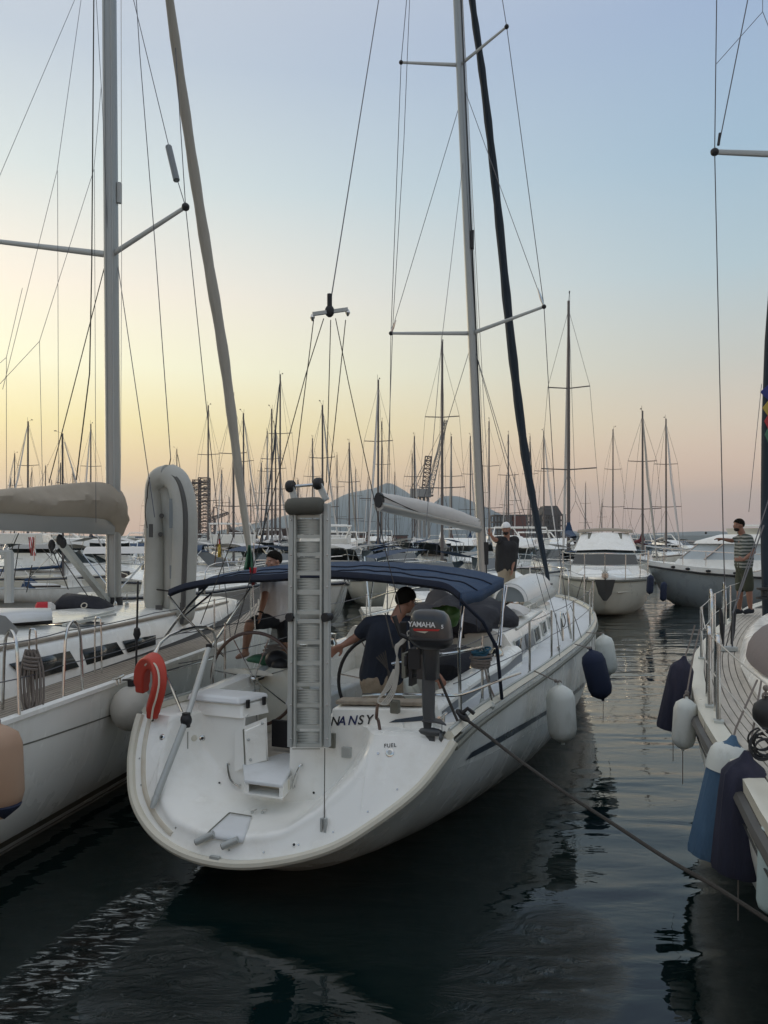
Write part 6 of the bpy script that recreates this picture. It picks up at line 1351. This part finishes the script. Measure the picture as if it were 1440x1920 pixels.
# ================================================================== PEOPLE
def body(name,label,J,skin,loc,hand=True,scale=1.0,vox=.009):
    """J: dict of world joints; one continuous voxel-fused figure"""
    t=thing(name,label,'person',loc); g=G(); s=scale
    def cap_(a,b,ra,rb,n=10):
        a,b=V(a),V(b); g.tube([a,a.lerp(b,.33),a.lerp(b,.66),b],[ra,ra*.6+rb*.4+.004*s,ra*.3+rb*.7+.002*s,rb],n); g.sph(a,ra,10,8); g.sph(b,rb,10,8)
    chest,pel,neck,head=J['chest'],J['pelvis'],J['neck'],J['head']
    up=(neck-pel).normalized(); side=(J['shR']-J['shL']).normalized()
    for k in range(7):
        u=k/6; c=pel.lerp(chest,u); c2=c+(V((0,0,0))); g.sph(c,.125*s if k>3 else .115*s,10,8); g.sph(c+side*.06*s,.10*s,10,8); g.sph(c-side*.06*s,.10*s,10,8)
    g.sph(chest+side*.08*s,.105*s,10,8); g.sph(chest-side*.08*s,.105*s,10,8)
    cap_(chest,neck,.10*s,.058*s); cap_(neck,head-(head-neck).normalized()*.03*s,.056*s,.055*s)
    for sd in('L','R'):
        sh,elb,wr=J['sh'+sd],J['el'+sd],J['wr'+sd]; cap_(neck.lerp(sh,.35)-up*.03*s,sh,.06*s,.062*s); cap_(sh,elb,.052*s,.040*s); cap_(elb,wr,.040*s,.026*s)
        hd=J.get('hd'+sd,(wr-elb).normalized()); hd=V(hd).normalized(); pn=J.get('pn'+sd,V((0,-1,0))); pn=(V(pn)-hd*V(pn).dot(hd)).normalized(); sv=hd.cross(pn)
        for q in(-.022,0,.022): cap_(wr+hd*.02*s+sv*q*.5*s,wr+hd*.085*s+sv*q*s,.017*s,.0145*s,8)
        curl=J.get('curl'+sd,.7)
        for i,(q,ln_) in enumerate(((-.030,.068),(-.010,.078),(.011,.073),(.031,.056))):
            a=wr+hd*.09*s+sv*q*s; d1=(hd+pn*curl*.4).normalized(); d2=(hd+pn*curl*1.6).normalized(); d3=(hd*.3+pn*curl*2.2).normalized() if curl>.3 else d2
            b=a+d1*ln_*.45*s; c=b+d2*ln_*.32*s; e=c+d3*ln_*.28*s; cap_(a,b,.0095*s,.0088*s,8); cap_(b,c,.0088*s,.008*s,8); cap_(c,e,.008*s,.007*s,8)
        a=wr+hd*.03*s-sv*.028*s; b=a+(hd*.6-sv*.7+pn*.3).normalized()*.04*s; c=b+(hd*.9-sv*.1+pn*.5).normalized()*.03*s; cap_(a,b,.013*s,.0105*s,8); cap_(b,c,.0105*s,.0085*s,8)
        hp,kn,an=J['hp'+sd],J['kn'+sd],J['an'+sd]; cap_(hp,kn,.088*s,.056*s); cap_(kn,kn.lerp(an,.35),.054*s,.056*s); cap_(kn.lerp(an,.35),an,.056*s,.036*s)
        ft=V(J['ft'+sd]); fd_=(ft-an); fd_.z=0; fd_=fd_.normalized(); cap_(an-V((0,0,.05*s))-fd_*.03*s,an-V((0,0,.06*s))+fd_*.10*s,.034*s,.032*s); cap_(an-V((0,0,.06*s))+fd_*.10*s,an-V((0,0,.068*s))+fd_*.17*s,.034*s,.02*s); cap_(an,an-V((0,0,.05*s)),.036*s,.036*s)
    # head
    hu=J.get('hup',(head-neck).normalized()); hu=V(hu).normalized(); hf=V(J['face']); hf=(hf-hu*hf.dot(hu)).normalized(); hs=hf.cross(hu)
    Rh=Matrix((hs,hf,hu)).transposed()
    def hp_(x,y,z): return head+hs*x*s+hf*y*s+hu*z*s
    g.sph(hp_(0,-.012,.03),(.074*s,.092*s,.088*s),16,12,Rh); g.sph(hp_(0,.022,-.035),(.058*s,.066*s,.072*s),14,10,Rh); g.sph(hp_(0,.058,-.075),(.030*s,.026*s,.024*s),10,8,Rh)
    g.tube([hp_(0,.082,.02),hp_(0,.104,-.018),hp_(0,.088,-.026)],[.010*s,.015*s,.013*s],8)
    for q in(-1,1):
        g.sph(hp_(q*.077,-.012,-.005),(.010*s,.020*s,.032*s),8,8,Rh); g.sph(hp_(q*.03,.070,.028),(.022*s,.012*s,.008*s),8,6,Rh); g.sph(hp_(q*.045,.05,-.02),(.02*s,.025*s,.022*s),8,6,Rh)
    g.sph(hp_(0,.078,-.052),(.024*s,.014*s,.008*s),8,6,Rh)
    o=mk('body',g,skin,t,0)
    rm=o.modifiers.new('r','REMESH'); rm.mode='VOXEL'; rm.voxel_size=vox*s; rm.use_smooth_shade=True
    smm=o.modifiers.new('s','SMOOTH'); smm.factor=.5; smm.iterations=2
    dg=bpy.context.evaluated_depsgraph_get(); me=bpy.data.meshes.new_from_object(o.evaluated_get(dg)); o.modifiers.clear(); o.data=me
    for q in(-1,1):
        g=G(); g.sph(hp_(q*.031,.078,.012),(.008*s,.008*s,.005*s),10,8,Rh); mk('eye',g,M['sail'],t); g=G(); g.sph(hp_(q*.031,.086,.012),(.006*s,.004*s,.006*s),8,6,Rh); mk('iris',g,M['black'],t)
    return t,hp_,Rh,side,up
def cloth(nm,segs,m,t,vox=.012):
    g=G()
    for a,b,ra,rb in segs:
        a,b=V(a),V(b); g.tube([a,b],[ra,rb],12); 
    for a,b,ra,rb in segs:
        g.sph(a,ra,12,8)
        g.sph(b,rb*.98,12,8)
    o=mk(nm,g,m,t,0); rm=o.modifiers.new('r','REMESH'); rm.mode='VOXEL'; rm.voxel_size=vox; rm.use_smooth_shade=True; smm=o.modifiers.new('s','SMOOTH'); smm.factor=.5; smm.iterations=4
    dg=bpy.context.evaluated_depsgraph_get(); me=bpy.data.meshes.new_from_object(o.evaluated_get(dg)); o.modifiers.clear()
    # folds
    for v in me.vertices:
        n_=v.normal; p=v.co; k=mn_.noise(V((p.x*9,p.y*9,p.z*5)))*.011+mn_.noise(V((p.x*22,p.y*22,p.z*12)))*.004; v.co=p+n_*k
    o.data=me; return o
def torso_segs(J,s,r=.118,low=-.02):
    up=(J['neck']-J['pelvis']).normalized(); side=(J['shR']-J['shL']).normalized(); S_=[]
    bot=J['pelvis']+up*low
    for q in(-.075,0,.075): S_.append((bot+side*q*s,J['chest']+side*q*1.15*s,r*s,r*1.04*s))
    S_.append((J['chest'],J['neck']-up*.045*s,r*.95*s,.072*s))
    return S_,up,side
def cap_hair(hp_,Rh,s,t,m,nm='hair',dx=0,low=.0,grow=1.06,rim=None):
    g=G(); rings=[]; gr=grow+.05
    for i in range(11):
        ring=[]
        for k in range(24):
            b=2*math.pi*k/24; fr=math.cos(b); lim=math.radians(64 if nm=='hair' else 84)*(1+fr)/2+math.radians(140 if nm=='hair' else 98)*(1-fr)/2
            a=lim*i/10; e=1+.02*math.sin(k*3.1+i)
            ring.append(hp_(math.sin(b)*.076*gr*math.sin(a)*e,math.cos(b)*.094*gr*math.sin(a)*e-.013,.028+.091*gr*math.cos(a)))
        rings.append(ring)
    g.grid(rings,True); o=mk(nm,g,m,t,60); o.modifiers.new('t','SOLIDIFY').thickness=.004; return o
# --- man in navy polo at the wheel (seen from behind, leaning right)
D1=6.95
s=1.0
J=dict(head=P(761,1127,D1+.02),neck=P(744,1158,D1-.02),chest=P(735,1190,D1),pelvis=P(716,1262,D1+.1),shL=P(692,1170,D1+.05),shR=P(776,1172,D1+.05),
 elL=P(667,1196,D1+.1),wrL=P(643,1210,D1+.0),elR=P(805,1225,D1-.05),wrR=P(818,1262,D1-.35),hpL=P(700,1272,D1+.08),hpR=P(733,1272,D1+.12),knL=P(702,1345,D1+.15),knR=P(738,1345,D1+.2),
 anL=P(702,1420,D1+.1),anR=P(738,1420,D1+.15),ftL=P(695,1425,D1+.4),ftR=P(745,1425,D1+.4),face=V((.75,.65,-.35)),hup=V((.25,.1,.95)),hdL=V((-.7,.1,-.4)),pnL=V((.1,-.9,-.3)),hdR=V((.45,-.1,-.8)),pnR=V((-.3,.9,.1)),curlL=1.1,curlR=1.2)
t,hp_,Rh,side,up=body('person','man in navy polo and faded camouflage shorts leaning over the cockpit beside the outboard motor',J,M['skintan'],P(716,1425,D1+.1))
S_,up,side=torso_segs(J,1,.132,-.03); 
for sd in('L','R'): S_+= [(J['neck'].lerp(J['sh'+sd],.3)-up*.03,J['sh'+sd],.075,.078),(J['sh'+sd],J['sh'+sd].lerp(J['el'+sd],.62),.074,.066)]
cloth('polo_shirt',S_,M['polo'],t)
S_=[(J['pelvis']+side*q,J['pelvis']-up*.10+side*q,.135,.13) for q in(-.06,.06)]
for sd in('L','R'): S_.append((J['hp'+sd],J['hp'+sd].lerp(J['kn'+sd],.95),.115,.095))
cloth('shorts',S_,M['camo'],t)
cap_hair(hp_,Rh,1,t,M['hair'],low=.05,grow=1.07)
g=G(); 
for q in(-1,1): g.tor(hp_(q*.033,.098,.012),.020,.0022,Rh@V((0,1,0)),14,4); g.tube([hp_(q*.053,.095,.014),hp_(q*.08,.0,.01)],.0022,4)
mk('glasses',g,M['black'],t)
# --- man in white tee stepping on the port side
D2=9.7
J=dict(head=P(513,1052,D2),neck=P(520,1080,D2+.02),chest=P(521,1105,D2),pelvis=P(519,1152,D2+.03),shL=P(500,1090,D2-.12),shR=P(538,1088,D2+.1),
 elL=P(496,1122,D2-.25),wrL=P(489,1148,D2-.3),elR=P(562,1083,D2-.1),wrR=P(590,1084,D2-.2),hpL=P(512,1162,D2-.06),hpR=P(532,1162,D2+.06),knL=P(468,1170,D2-.35),knR=P(534,1205,D2-.1),
 anL=P(460,1218,D2-.2),anR=P(534,1236,D2+.2),ftL=P(440,1228,D2-.4),ftR=P(520,1240,D2-.1),face=V((-.75,-.55,-.35)),hup=V((-.12,-.1,.98)),hdL=V((-.15,-.1,-.95)),pnL=V((-.9,-.2,.1)),hdR=V((.95,-.1,.0)),pnR=V((0,-.2,-.9)),curlL=.5,curlR=.8)
t,hp_,Rh,side,up=body('person','man in white tee and black shorts climbing barefoot on the port side behind the wheel',J,M['skin'],P(519,1236,D2),scale=1.05)
S_,up,side=torso_segs(J,1.05,.138,-.01)
for sd in('L','R'): S_+= [(J['neck'].lerp(J['sh'+sd],.3)-up*.03,J['sh'+sd],.078,.08),(J['sh'+sd],J['sh'+sd].lerp(J['el'+sd],.5),.076,.07)]
cloth('white_tee_shirt',S_,M['tee'],t)
S_=[(J['pelvis']+side*q,J['pelvis']-up*.06+side*q,.118,.118) for q in(-.05,.05)]
for sd,f in(('L',.78),('R',.85)): S_.append((J['hp'+sd],J['hp'+sd].lerp(J['kn'+sd],f),.10,.088))
cloth('shorts',S_,M['shortsb'],t); cap_hair(hp_,Rh,1,t,M['hair'],low=.06,grow=1.05)
g=G(); g.tor(J['wrL'],.032,.009,(J['wrL']-J['elL']),14,6); mk('wrist_watch',g,M['black'],t)
# --- man with cap near the bow
D3=14.6
J=dict(head=P(949,992,D3),neck=P(951,1009,D3+.03),chest=P(951,1026,D3),pelvis=P(948,1062,D3+.03),shL=P(937,1012,D3),shR=P(966,1012,D3+.05),
 elL=P(927,1012,D3-.3),wrL=P(921,1004,D3-.45),elR=P(966,1040,D3),wrR=P(961,1065,D3-.1),hpL=P(943,1068,D3),hpR=P(955,1068,D3+.03),knL=P(942,1105,D3-.02),knR=P(958,1105,D3+.1),
 anL=P(942,1141,D3),anR=P(957,1141,D3+.05),ftL=P(937,1145,D3-.3),ftR=P(955,1145,D3-.3),face=V((-.35,-.9,-.1)),hdL=V((-.3,-.2,.9)),pnL=V((.2,-.9,-.2)),hdR=V((-.1,-.1,-.98)),pnR=V((-.9,.1,0)))
t,hp_,Rh,side,up=body('person','man with backward white cap, black tee and khaki shorts standing near the bow of NANSY',J,M['skintan'],P(950,1143,D3),vox=.012)
S_,up,side=torso_segs(J,1,.132,-.03)
for sd in('L','R'): S_+= [(J['neck'].lerp(J['sh'+sd],.3)-up*.03,J['sh'+sd],.075,.078),(J['sh'+sd],J['sh'+sd].lerp(J['el'+sd],.6),.075,.066)]
cloth('black_tee_shirt',S_,M['teeb'],t,.015)
S_=[(J['pelvis']+side*q,J['pelvis']-up*.08+side*q,.13,.125) for q in(-.055,.055)]
for sd in('L','R'): S_.append((J['hp'+sd],J['hp'+sd].lerp(J['kn'+sd],.95),.11,.09))
cloth('shorts',S_,M['khaki'],t,.015); o=cap_hair(hp_,Rh,1,t,M['whitep'],'cap',grow=1.13)
g=G(); g.sph(hp_(0,.05,-.06),(.05,.045,.045),12,8,Rh); mk('beard',g,M['beard'],t)
# --- man in striped tee on the right yacht
D4=14.0
J=dict(head=P(1385,985,D4),neck=P(1392,1002,D4),chest=P(1396,1021,D4),pelvis=P(1394,1058,D4),shL=P(1389,1008,D4+.14),shR=P(1404,1010,D4-.14),
 elL=P(1373,1014,D4+.2),wrL=P(1356,1011,D4+.1),elR=P(1413,1035,D4-.2),wrR=P(1394,1050,D4-.24),hpL=P(1391,1064,D4+.08),hpR=P(1399,1064,D4-.08),knL=P(1388,1103,D4+.06),knR=P(1404,1103,D4-.08),
 anL=P(1386,1141,D4+.1),anR=P(1407,1140,D4-.1),ftL=P(1374,1147,D4),ftR=P(1395,1147,D4-.2),face=V((-.95,-.1,-.25)),hup=V((-.15,0,.98)),hdL=V((-1,0,.1)),pnL=V((0,-.3,-.9)),hdR=V((-.95,.0,.1)),pnR=V((0,.9,-.2)),curlL=.3,curlR=.9)
t,hp_,Rh,side,up=body('person','bearded man in grey striped tee and olive shorts pointing from the right yacht deck',J,M['skintan'],P(1396,1147,D4),vox=.012)
st_m=bpy.data.materials.new('striped_tee'); st_m.use_nodes=True; tt=st_m.node_tree; pb_=tt.nodes['Principled BSDF']; pb_.inputs['Roughness'].default_value=.85
wv=tt.nodes.new('ShaderNodeTexWave'); wv.bands_direction='Z'; wv.inputs['Scale'].default_value=5.2; wv.inputs['Distortion'].default_value=2.5; wv.inputs['Detail'].default_value=2; tcn=tt.nodes.new('ShaderNodeTexCoord'); tt.links.new(tcn.outputs['Object'],wv.inputs[0])
rp=tt.nodes.new('ShaderNodeValToRGB'); rp.color_ramp.elements[0].position=.42; rp.color_ramp.elements[0].color=(.05,.065,.055,1); rp.color_ramp.elements[1].position=.55; rp.color_ramp.elements[1].color=(.30,.31,.29,1); tt.links.new(wv.outputs[0],rp.inputs[0]); tt.links.new(rp.outputs[0],pb_.inputs['Base Color'])
S_,up,side=torso_segs(J,1,.125,-.02)
for sd in('L','R'): S_+= [(J['neck'].lerp(J['sh'+sd],.3)-up*.03,J['sh'+sd],.072,.075),(J['sh'+sd],J['sh'+sd].lerp(J['el'+sd],.6),.072,.066)]
cloth('striped_tee_shirt',S_,st_m,t,.015)
S_=[(J['pelvis']+side*q,J['pelvis']-up*.08+side*q,.125,.122) for q in(-.05,.05)]
for sd in('L','R'): S_.append((J['hp'+sd],J['hp'+sd].lerp(J['kn'+sd],.98),.108,.092))
cloth('shorts',S_,M['olive'],t,.015); cap_hair(hp_,Rh,1,t,M['hair'],low=.04,grow=1.03)
g=G(); g.sph(hp_(0,.045,-.062),(.055,.052,.045),12,8,Rh); mk('beard',g,M['beard'],t)
for sd in('L','R'):
    an=J['an'+sd]; fd_=V(J['ft'+sd])-an; fd_.z=0; fd_.normalize(); g=G(); g.tube([an-fd_*.06-V((0,0,.055)),an+fd_*.05-V((0,0,.05)),an+fd_*.16-V((0,0,.065)),an+fd_*.20-V((0,0,.07))],[.045,.05,.042,.02],10,sy=.9); mk('shoe',g,M['shortsb'],t)
# ================================================================== LOOSE THINGS ON NANSY
def lump(rings_c,n=16,amp=.05,sc_=3,seed=0):
    g=G(); rings=[]
    for (c,w_,h_,ux) in rings_c:
        ring=[]
        for k in range(n):
            a=2*math.pi*k/n; p=V(c)+V(ux)*math.cos(a)*w_+V((0,0,1))*(math.sin(a)*h_ if math.sin(a)>0 else math.sin(a)*h_*.35); d_=mn_.noise(p*sc_+V((seed,0,0)))*amp+mn_.noise(p*sc_*2.7)*amp*.7+abs(mn_.noise(p*sc_*1.6+V((9,0,0))))*amp*.6; ring.append(p+(p-V(c)).normalized()*d_)
        rings.append(ring)
    g.loft(rings); return g
rc=[(N_.w(.28,3.4+1.7*t,1.66),.18+.50*math.sin(math.pi*(.08+.84*t))**.6,.02+.34*math.sin(math.pi*(.1+.8*t))**.7,stb) for t in [i/12 for i in range(13)]]
solo('sprayhood_cover',lump(rc,30,.14,4.5,2),M['cover'],'black crumpled sprayhood and covers heaped over the companionway of NANSY','cover',smooth=70)
rc=[(N_.w(.6,2.4+1.0*t,1.28),.12+.3*math.sin(math.pi*(.1+.8*t)),.05+.2*math.sin(math.pi*(.1+.8*t)),stb) for t in [i/8 for i in range(9)]]
solo('folded_cloth',lump(rc,18,.07,4,5),M['cover'],'dark folded cloth with silvery creases behind the outboard motor','cloth',smooth=70)
# upturned dinghy on foredeck
a,b=P(957,1128,12.4),P(1012,1100,14.1); t=thing('upturned_dinghy','small upturned white dinghy with grey tube on the foredeck of NANSY','dinghy',a-V((0,0,.3)))
ax=(b-a); axn=ax.normalized(); sd_=axn.cross(V((0,0,1))).normalized()
g=G(); g.grid([[a+ax*u+sd_*math.cos(q)*.30*f+V((0,0,1))*math.sin(q)*.30*f for q in [math.pi*k/14 for k in range(15)]] for u,f in((-.02,.8),(0,1),(.3,1.06),(.7,1.02),(.9,.85),(1,.6),(1.05,.25))]); mk('hull_bottom',g,M['ribwhite'],t,60)
g=G(); g.add([a+sd_*math.cos(q)*.29+V((0,0,1))*math.sin(q)*.29+axn*-.01 for q in [math.pi*k/14 for k in range(15)]],[tuple(range(15))]); mk('transom_board',g,M['ribgrey'],t,0)
g=G(); 
for s_ in(-1,1): g.tube([a+sd_*.30*s_-axn*.05-V((0,0,.06)),b+sd_*.26*s_-ax*.12-V((0,0,.06)),b+sd_*.05*s_+axn*.1-V((0,0,.04))],[.085,.10,.06],10)
mk('buoyancy_tube',g,M['rib'],t)
g=G(); g.box((a+b)/2-V((0,0,.36)),(.5,1.5,.36),Matrix.Rotation(-math.radians(26),3,'Z')); o=mk('deck_chock',g,M['gel'],nan); bev(o,.05)
# teal rope coil on the starboard deck
c=N_.y(902,1238,1.25); t=thing('rope_coil','teal and grey rope coil heaped on the starboard side of the cockpit','rope',c-V((0,0,.1)))
rn=random.Random(8)
g=G(); 
for k in range(9): g.tor(c+V((rn.uniform(-.015,.015),rn.uniform(-.01,.01),-.055+.012*k)),.085+rn.uniform(-.01,.01),.010,(rn.uniform(-.12,.12),rn.uniform(-.12,.12),1),20,6)
mk('grey_turns',g,M['ropeg'],t)
g=G()
for k in range(7): g.tor(c+V((rn.uniform(-.02,.02)-.01,0,.03+.010*k)),.075+rn.uniform(-.015,.01),.010,(rn.uniform(-.4,.4),rn.uniform(-.3,.3),1),18,6)
mk('teal_turns',g,M['ropeb'],t)
g=G(); g.tube(arc([c+V((.02,-.08,-.05)),c+V((.05,-.1,-.18)),c+V((.1,-.12,-.3))],4),.009,5); mk('rope_tail',g,M['ropeg'],t)
# white control lines hanging from engine side
g=G()
for k in range(4):
    o_=k*.012; g.tube(arc([N_.y(768-k*2,1190+k,.1),N_.y(757-k*3,1205,.08),N_.y(747-k*2,1215,.06),N_.y(742+k*2,1250,.05),N_.y(735+k*2,1290+k*2,.03),N_.y(716+k*3,1318+k,.02),N_.y(708,1313,.02),N_.y(722+k*3,1290,.03),N_.y(738+k,1255,.05)],5),.0055,5)
g.tube(arc([N_.y(768,1190,.0),N_.y(783,1200,.0),N_.y(780,1222,.0),N_.y(770,1222,.0),N_.y(766,1200,.0),N_.y(764,1185,.0),N_.y(775,1183,.0),N_.y(773,1195,.0)],5),.0055,5)
solo('white_rope_bundle',g,M['ropew'],'loops of white rope hanging between the man in navy and the outboard leg','rope')
g=G(); 
for k in range(5): g.tube(arc([N_.y(722-k*4,1220+k*3,.12),N_.y(728+k*2,1270,.1),N_.y(722+k*3,1300+k*4,.08)],4),.006,5)
g.tube([N_.y(722,1150,.6),N_.y(733,1195,.3),N_.y(738,1215,.12)],.006,5); solo('dark_rope_bundle',g,M['roped'],'thin dark lines hanging in front of the navy polo','rope')
g=G(); g.tube(arc([N_.y(708,1318,.12),N_.y(706,1345,.1),N_.y(709,1350,.15),N_.y(713,1372,.12)],4),.013,8); solo('brown_line',g,M['wood'],'short brown hose running down the transom right of the letter Y','hose')
g=G(); g.box(N_.y(741,1325,.22),(.075,.06,.105),Matrix.Rotation(-math.radians(22),3,'Z')); bev(solo('stern_lamp',g,M['rubber'],'dark box shaped stern lamp hanging over the edge right of the name','lamp'),.012)
g=G(); 
for k in range(3): g.tor(N_.y(758,1245,.25)+V((0,0,-.02*k)),.05,.007,(0,-1,.1),14,5)
g.tube([N_.y(757,1180,.2),N_.y(757,1240,.22)],.02,6); g.box(N_.y(756,1190,.18),(.05,.04,.2)); solo('rail_reel',g,M['black'],'black reel and strap on the rail beside the outboard motor','reel')
g=G(); g.tube([J_:=N_.y(822,1268,.25),N_.y(858,1352,.2)],.011,8); solo('tiller_stick',g,M['roped'],'dark stick held by the man in navy beside the starboard rail post','stick')
rc=[(N_.y(832,1148+6*i,1.6),.085+.01*math.sin(i*2),.09,stb) for i in range(4)]; g=G(); c=N_.y(832,1155,1.8); g.sph(c,(.14,.10,.11),18,12)
for i,v in enumerate(g.v): g.v[i]=v+(v-c).normalized()*mn_.noise(v*12)*.05
solo('green_bag',g,M['greenbag'],'bright green plastic bag behind the top of the outboard motor','bag',smooth=80)
# Italian style ensign hanging at the port side
t=thing('hanging_flag','limp green white and red flag hanging below the furled sail foot','flag',P(474,1096,8.2))
def rag(pa,pb,wa,wb,mm,nm,ph=0):
    g=G(); rows=[]
    for i in range(9):
        u=i/8; c=pa.lerp(pb,u); w_=wa+(wb-wa)*u; rows.append([c+V((w_*(k/6-.5),.05*math.sin(k*1.9+ph+u*2),0)) for k in range(7)])
    g.grid(rows); o=mk(nm,g,M[mm],t,60); o.modifiers.new('t','SOLIDIFY').thickness=.003
rag(P(468,1022,8.2),P(466,1068,8.2),.03,.12,'flagg','green_panel'); rag(P(474,1028,8.22),P(474,1072,8.22),.02,.07,'flagw','white_panel',1); rag(P(473,1064,8.18),P(475,1097,8.18),.08,.02,'flagr','red_panel',2)
g=G(); g.tube([P(476,1018,8.2),P(474,1100,8.2),P(478,1180,8.2)],.007,5); mk('flag_staff',g,M['steel'],t)
t=thing('hanging_flag','small yellow flag with dark and red top hanging left of the furled sail foot','flag',P(411,1046,26))
g=G(); g.grid([[P(408+k*2.2,1020+i*5,26+.1*math.sin(k*2+i)) for k in range(4)] for i in range(6)]); mk('yellow_panel',g,M['flagy'],t,60)
g=G(); g.grid([[P(410+k*1.5,1010+i*5,26+.1*math.sin(k*2+i)) for k in range(3)] for i in range(3)]); mk('red_panel',g,M['flagr'],t,60)
g=G(); g.grid([[P(411+k*1,1001+i*5,26) for k in range(3)] for i in range(3)]); mk('dark_panel',g,M['flagk'],t,60); g=G(); g.tube([P(410,1000,26),P(402,1060,26)],.02,5); mk('flag_staff',g,M['wood'],t)
t=thing('hanging_flag','red and white striped flag hanging under the tan covered boom','flag',P(58,1048,24))
for k in range(6):
    g=G(); g.grid([[P(53+k*1.8+i*.6+j*1.0,1007+i*5,24+.15*math.sin(k+i)) for j in range(3)] for i in range(8)]); o=mk('stripe',g,M['flagr' if k%2==0 else 'flagw'],t,60)
g=G(); g.tube([P(66,1005,24),P(64,1052,24)],.02,5); mk('flag_staff',g,M['steel'],t)
# laundry / towels and clutter at the port side
rc=[(P(515-12*i,1222,8.6),.07,.05,V((0,1,0))) for i in range(3)]
g=G(); c=P(512,1228,8.3)
for i in range(6): g.tor(c+V((.0,0,.02*i)),.12-.008*i,.012,(.1*(-1)**i,.1,1),18,5)
solo('folded_lines',g,M['ropeg'],'coils of striped lines on the bench behind the left wheel','rope')
g=G(); c=P(492,1236,8.2); g.sph(c,(.17,.12,.05),14,8); 
for i,v in enumerate(g.v): g.v[i]=v+(v-c).normalized()*mn_.noise(v*9)*.05
solo('green_towel',g,M['flagg'],'dark green towel heaped on the port seat behind the left wheel','towel',smooth=80)
g=G(); c=P(520,1237,8.0); g.sph(c,(.13,.12,.10),14,8); solo('black_helmet_bag',g,M['black'],'round black bag at the foot of the white shirted man','bag')
rc=[(P(462,1262+i,7.7+.1*i),.28-.02*i,.045,stb) for i in range(5)]; 
solo('clear_wrapping',lump(rc,16,.03,7,3),mat('crumpled_clear_film',(.62,.60,.52),.2,var=.25,vs=8,bump=1,bs=18,spec=.8),'crumpled shiny plastic film on the port pedestal beside the left wheel','wrapping')
g=G(); g.beam(P(556,1290,7.4),P(548,1322,7.4),.14,.12); o=solo('striped_cushion',g,M['sail'],'dark green and white striped cushion glimpsed beside the gangway','cushion')
# mooring line
ml=[N_.y(862,1340,.32),P(905,1372,5.9),P(960,1415,5.6),P(1050,1480,5.2),P(1150,1545,4.85),P(1250,1610,4.45),P(1350,1668,4.1),P(1470,1745,3.7)]
g=G(); g.tube(arc(ml,6),.0125,8); t=solo('mooring_line',g,M['roped'],'long dark mooring line running from the starboard quarter of NANSY to the lower right','rope')
g=G(); c=N_.y(865,1338,.33)
for k in range(3): g.tor(c+V((.01*k,0,-.015*k)),.04,.012,(.5,-.3,1),14,6)
g.tube([c,c+V((.05,0,.04)),c+V((.10,0,-.0))],.016,6); solo('line_knot',g,M['black'],'black knotted rope round the starboard stern cleat','rope')
g=G(); 
for a,b in(((722,1248),(745,1252)),): g.tube(arc([N_.y(905,1165,1.5),N_.y(897,1185,1.5),N_.y(893,1160,1.6)],4),.004,5)
g.tube([P(1050,1238,9.6),P(1042,1150,10.5)],.005,5); g.tube([P(1090,1195,11),P(1070,1135,12),P(1060,1152,11.5)],.006,5); g.tube(arc([P(1056,1150,11),P(1060,1165,10.9),P(1056,1176,10.8),P(1052,1160,10.9)],4),.008,5); solo('deck_lines',g,M['roped'],'thin dark lines looped along the starboard lifeline near the bow of NANSY','rope')
# boarding plank / pole on coachroof and deck stuff
g=G(); g.tube([N_.z(968,1180,1.9),N_.z(1015,1146,1.95)],.014,8); solo('boat_hook',g,M['alu'],'light pole lying across the coachroof of NANSY','boat hook')
rc=[(N_.w(.78,4.9+.5*t,1.72),.2,.07+.05*math.sin(math.pi*t),stb) for t in [i/6 for i in range(7)]]
solo('white_roll',lump(rc,14,.03,6,1),M['sail'],'rolled white awning lying on the coachroof of NANSY','awning',smooth=70)
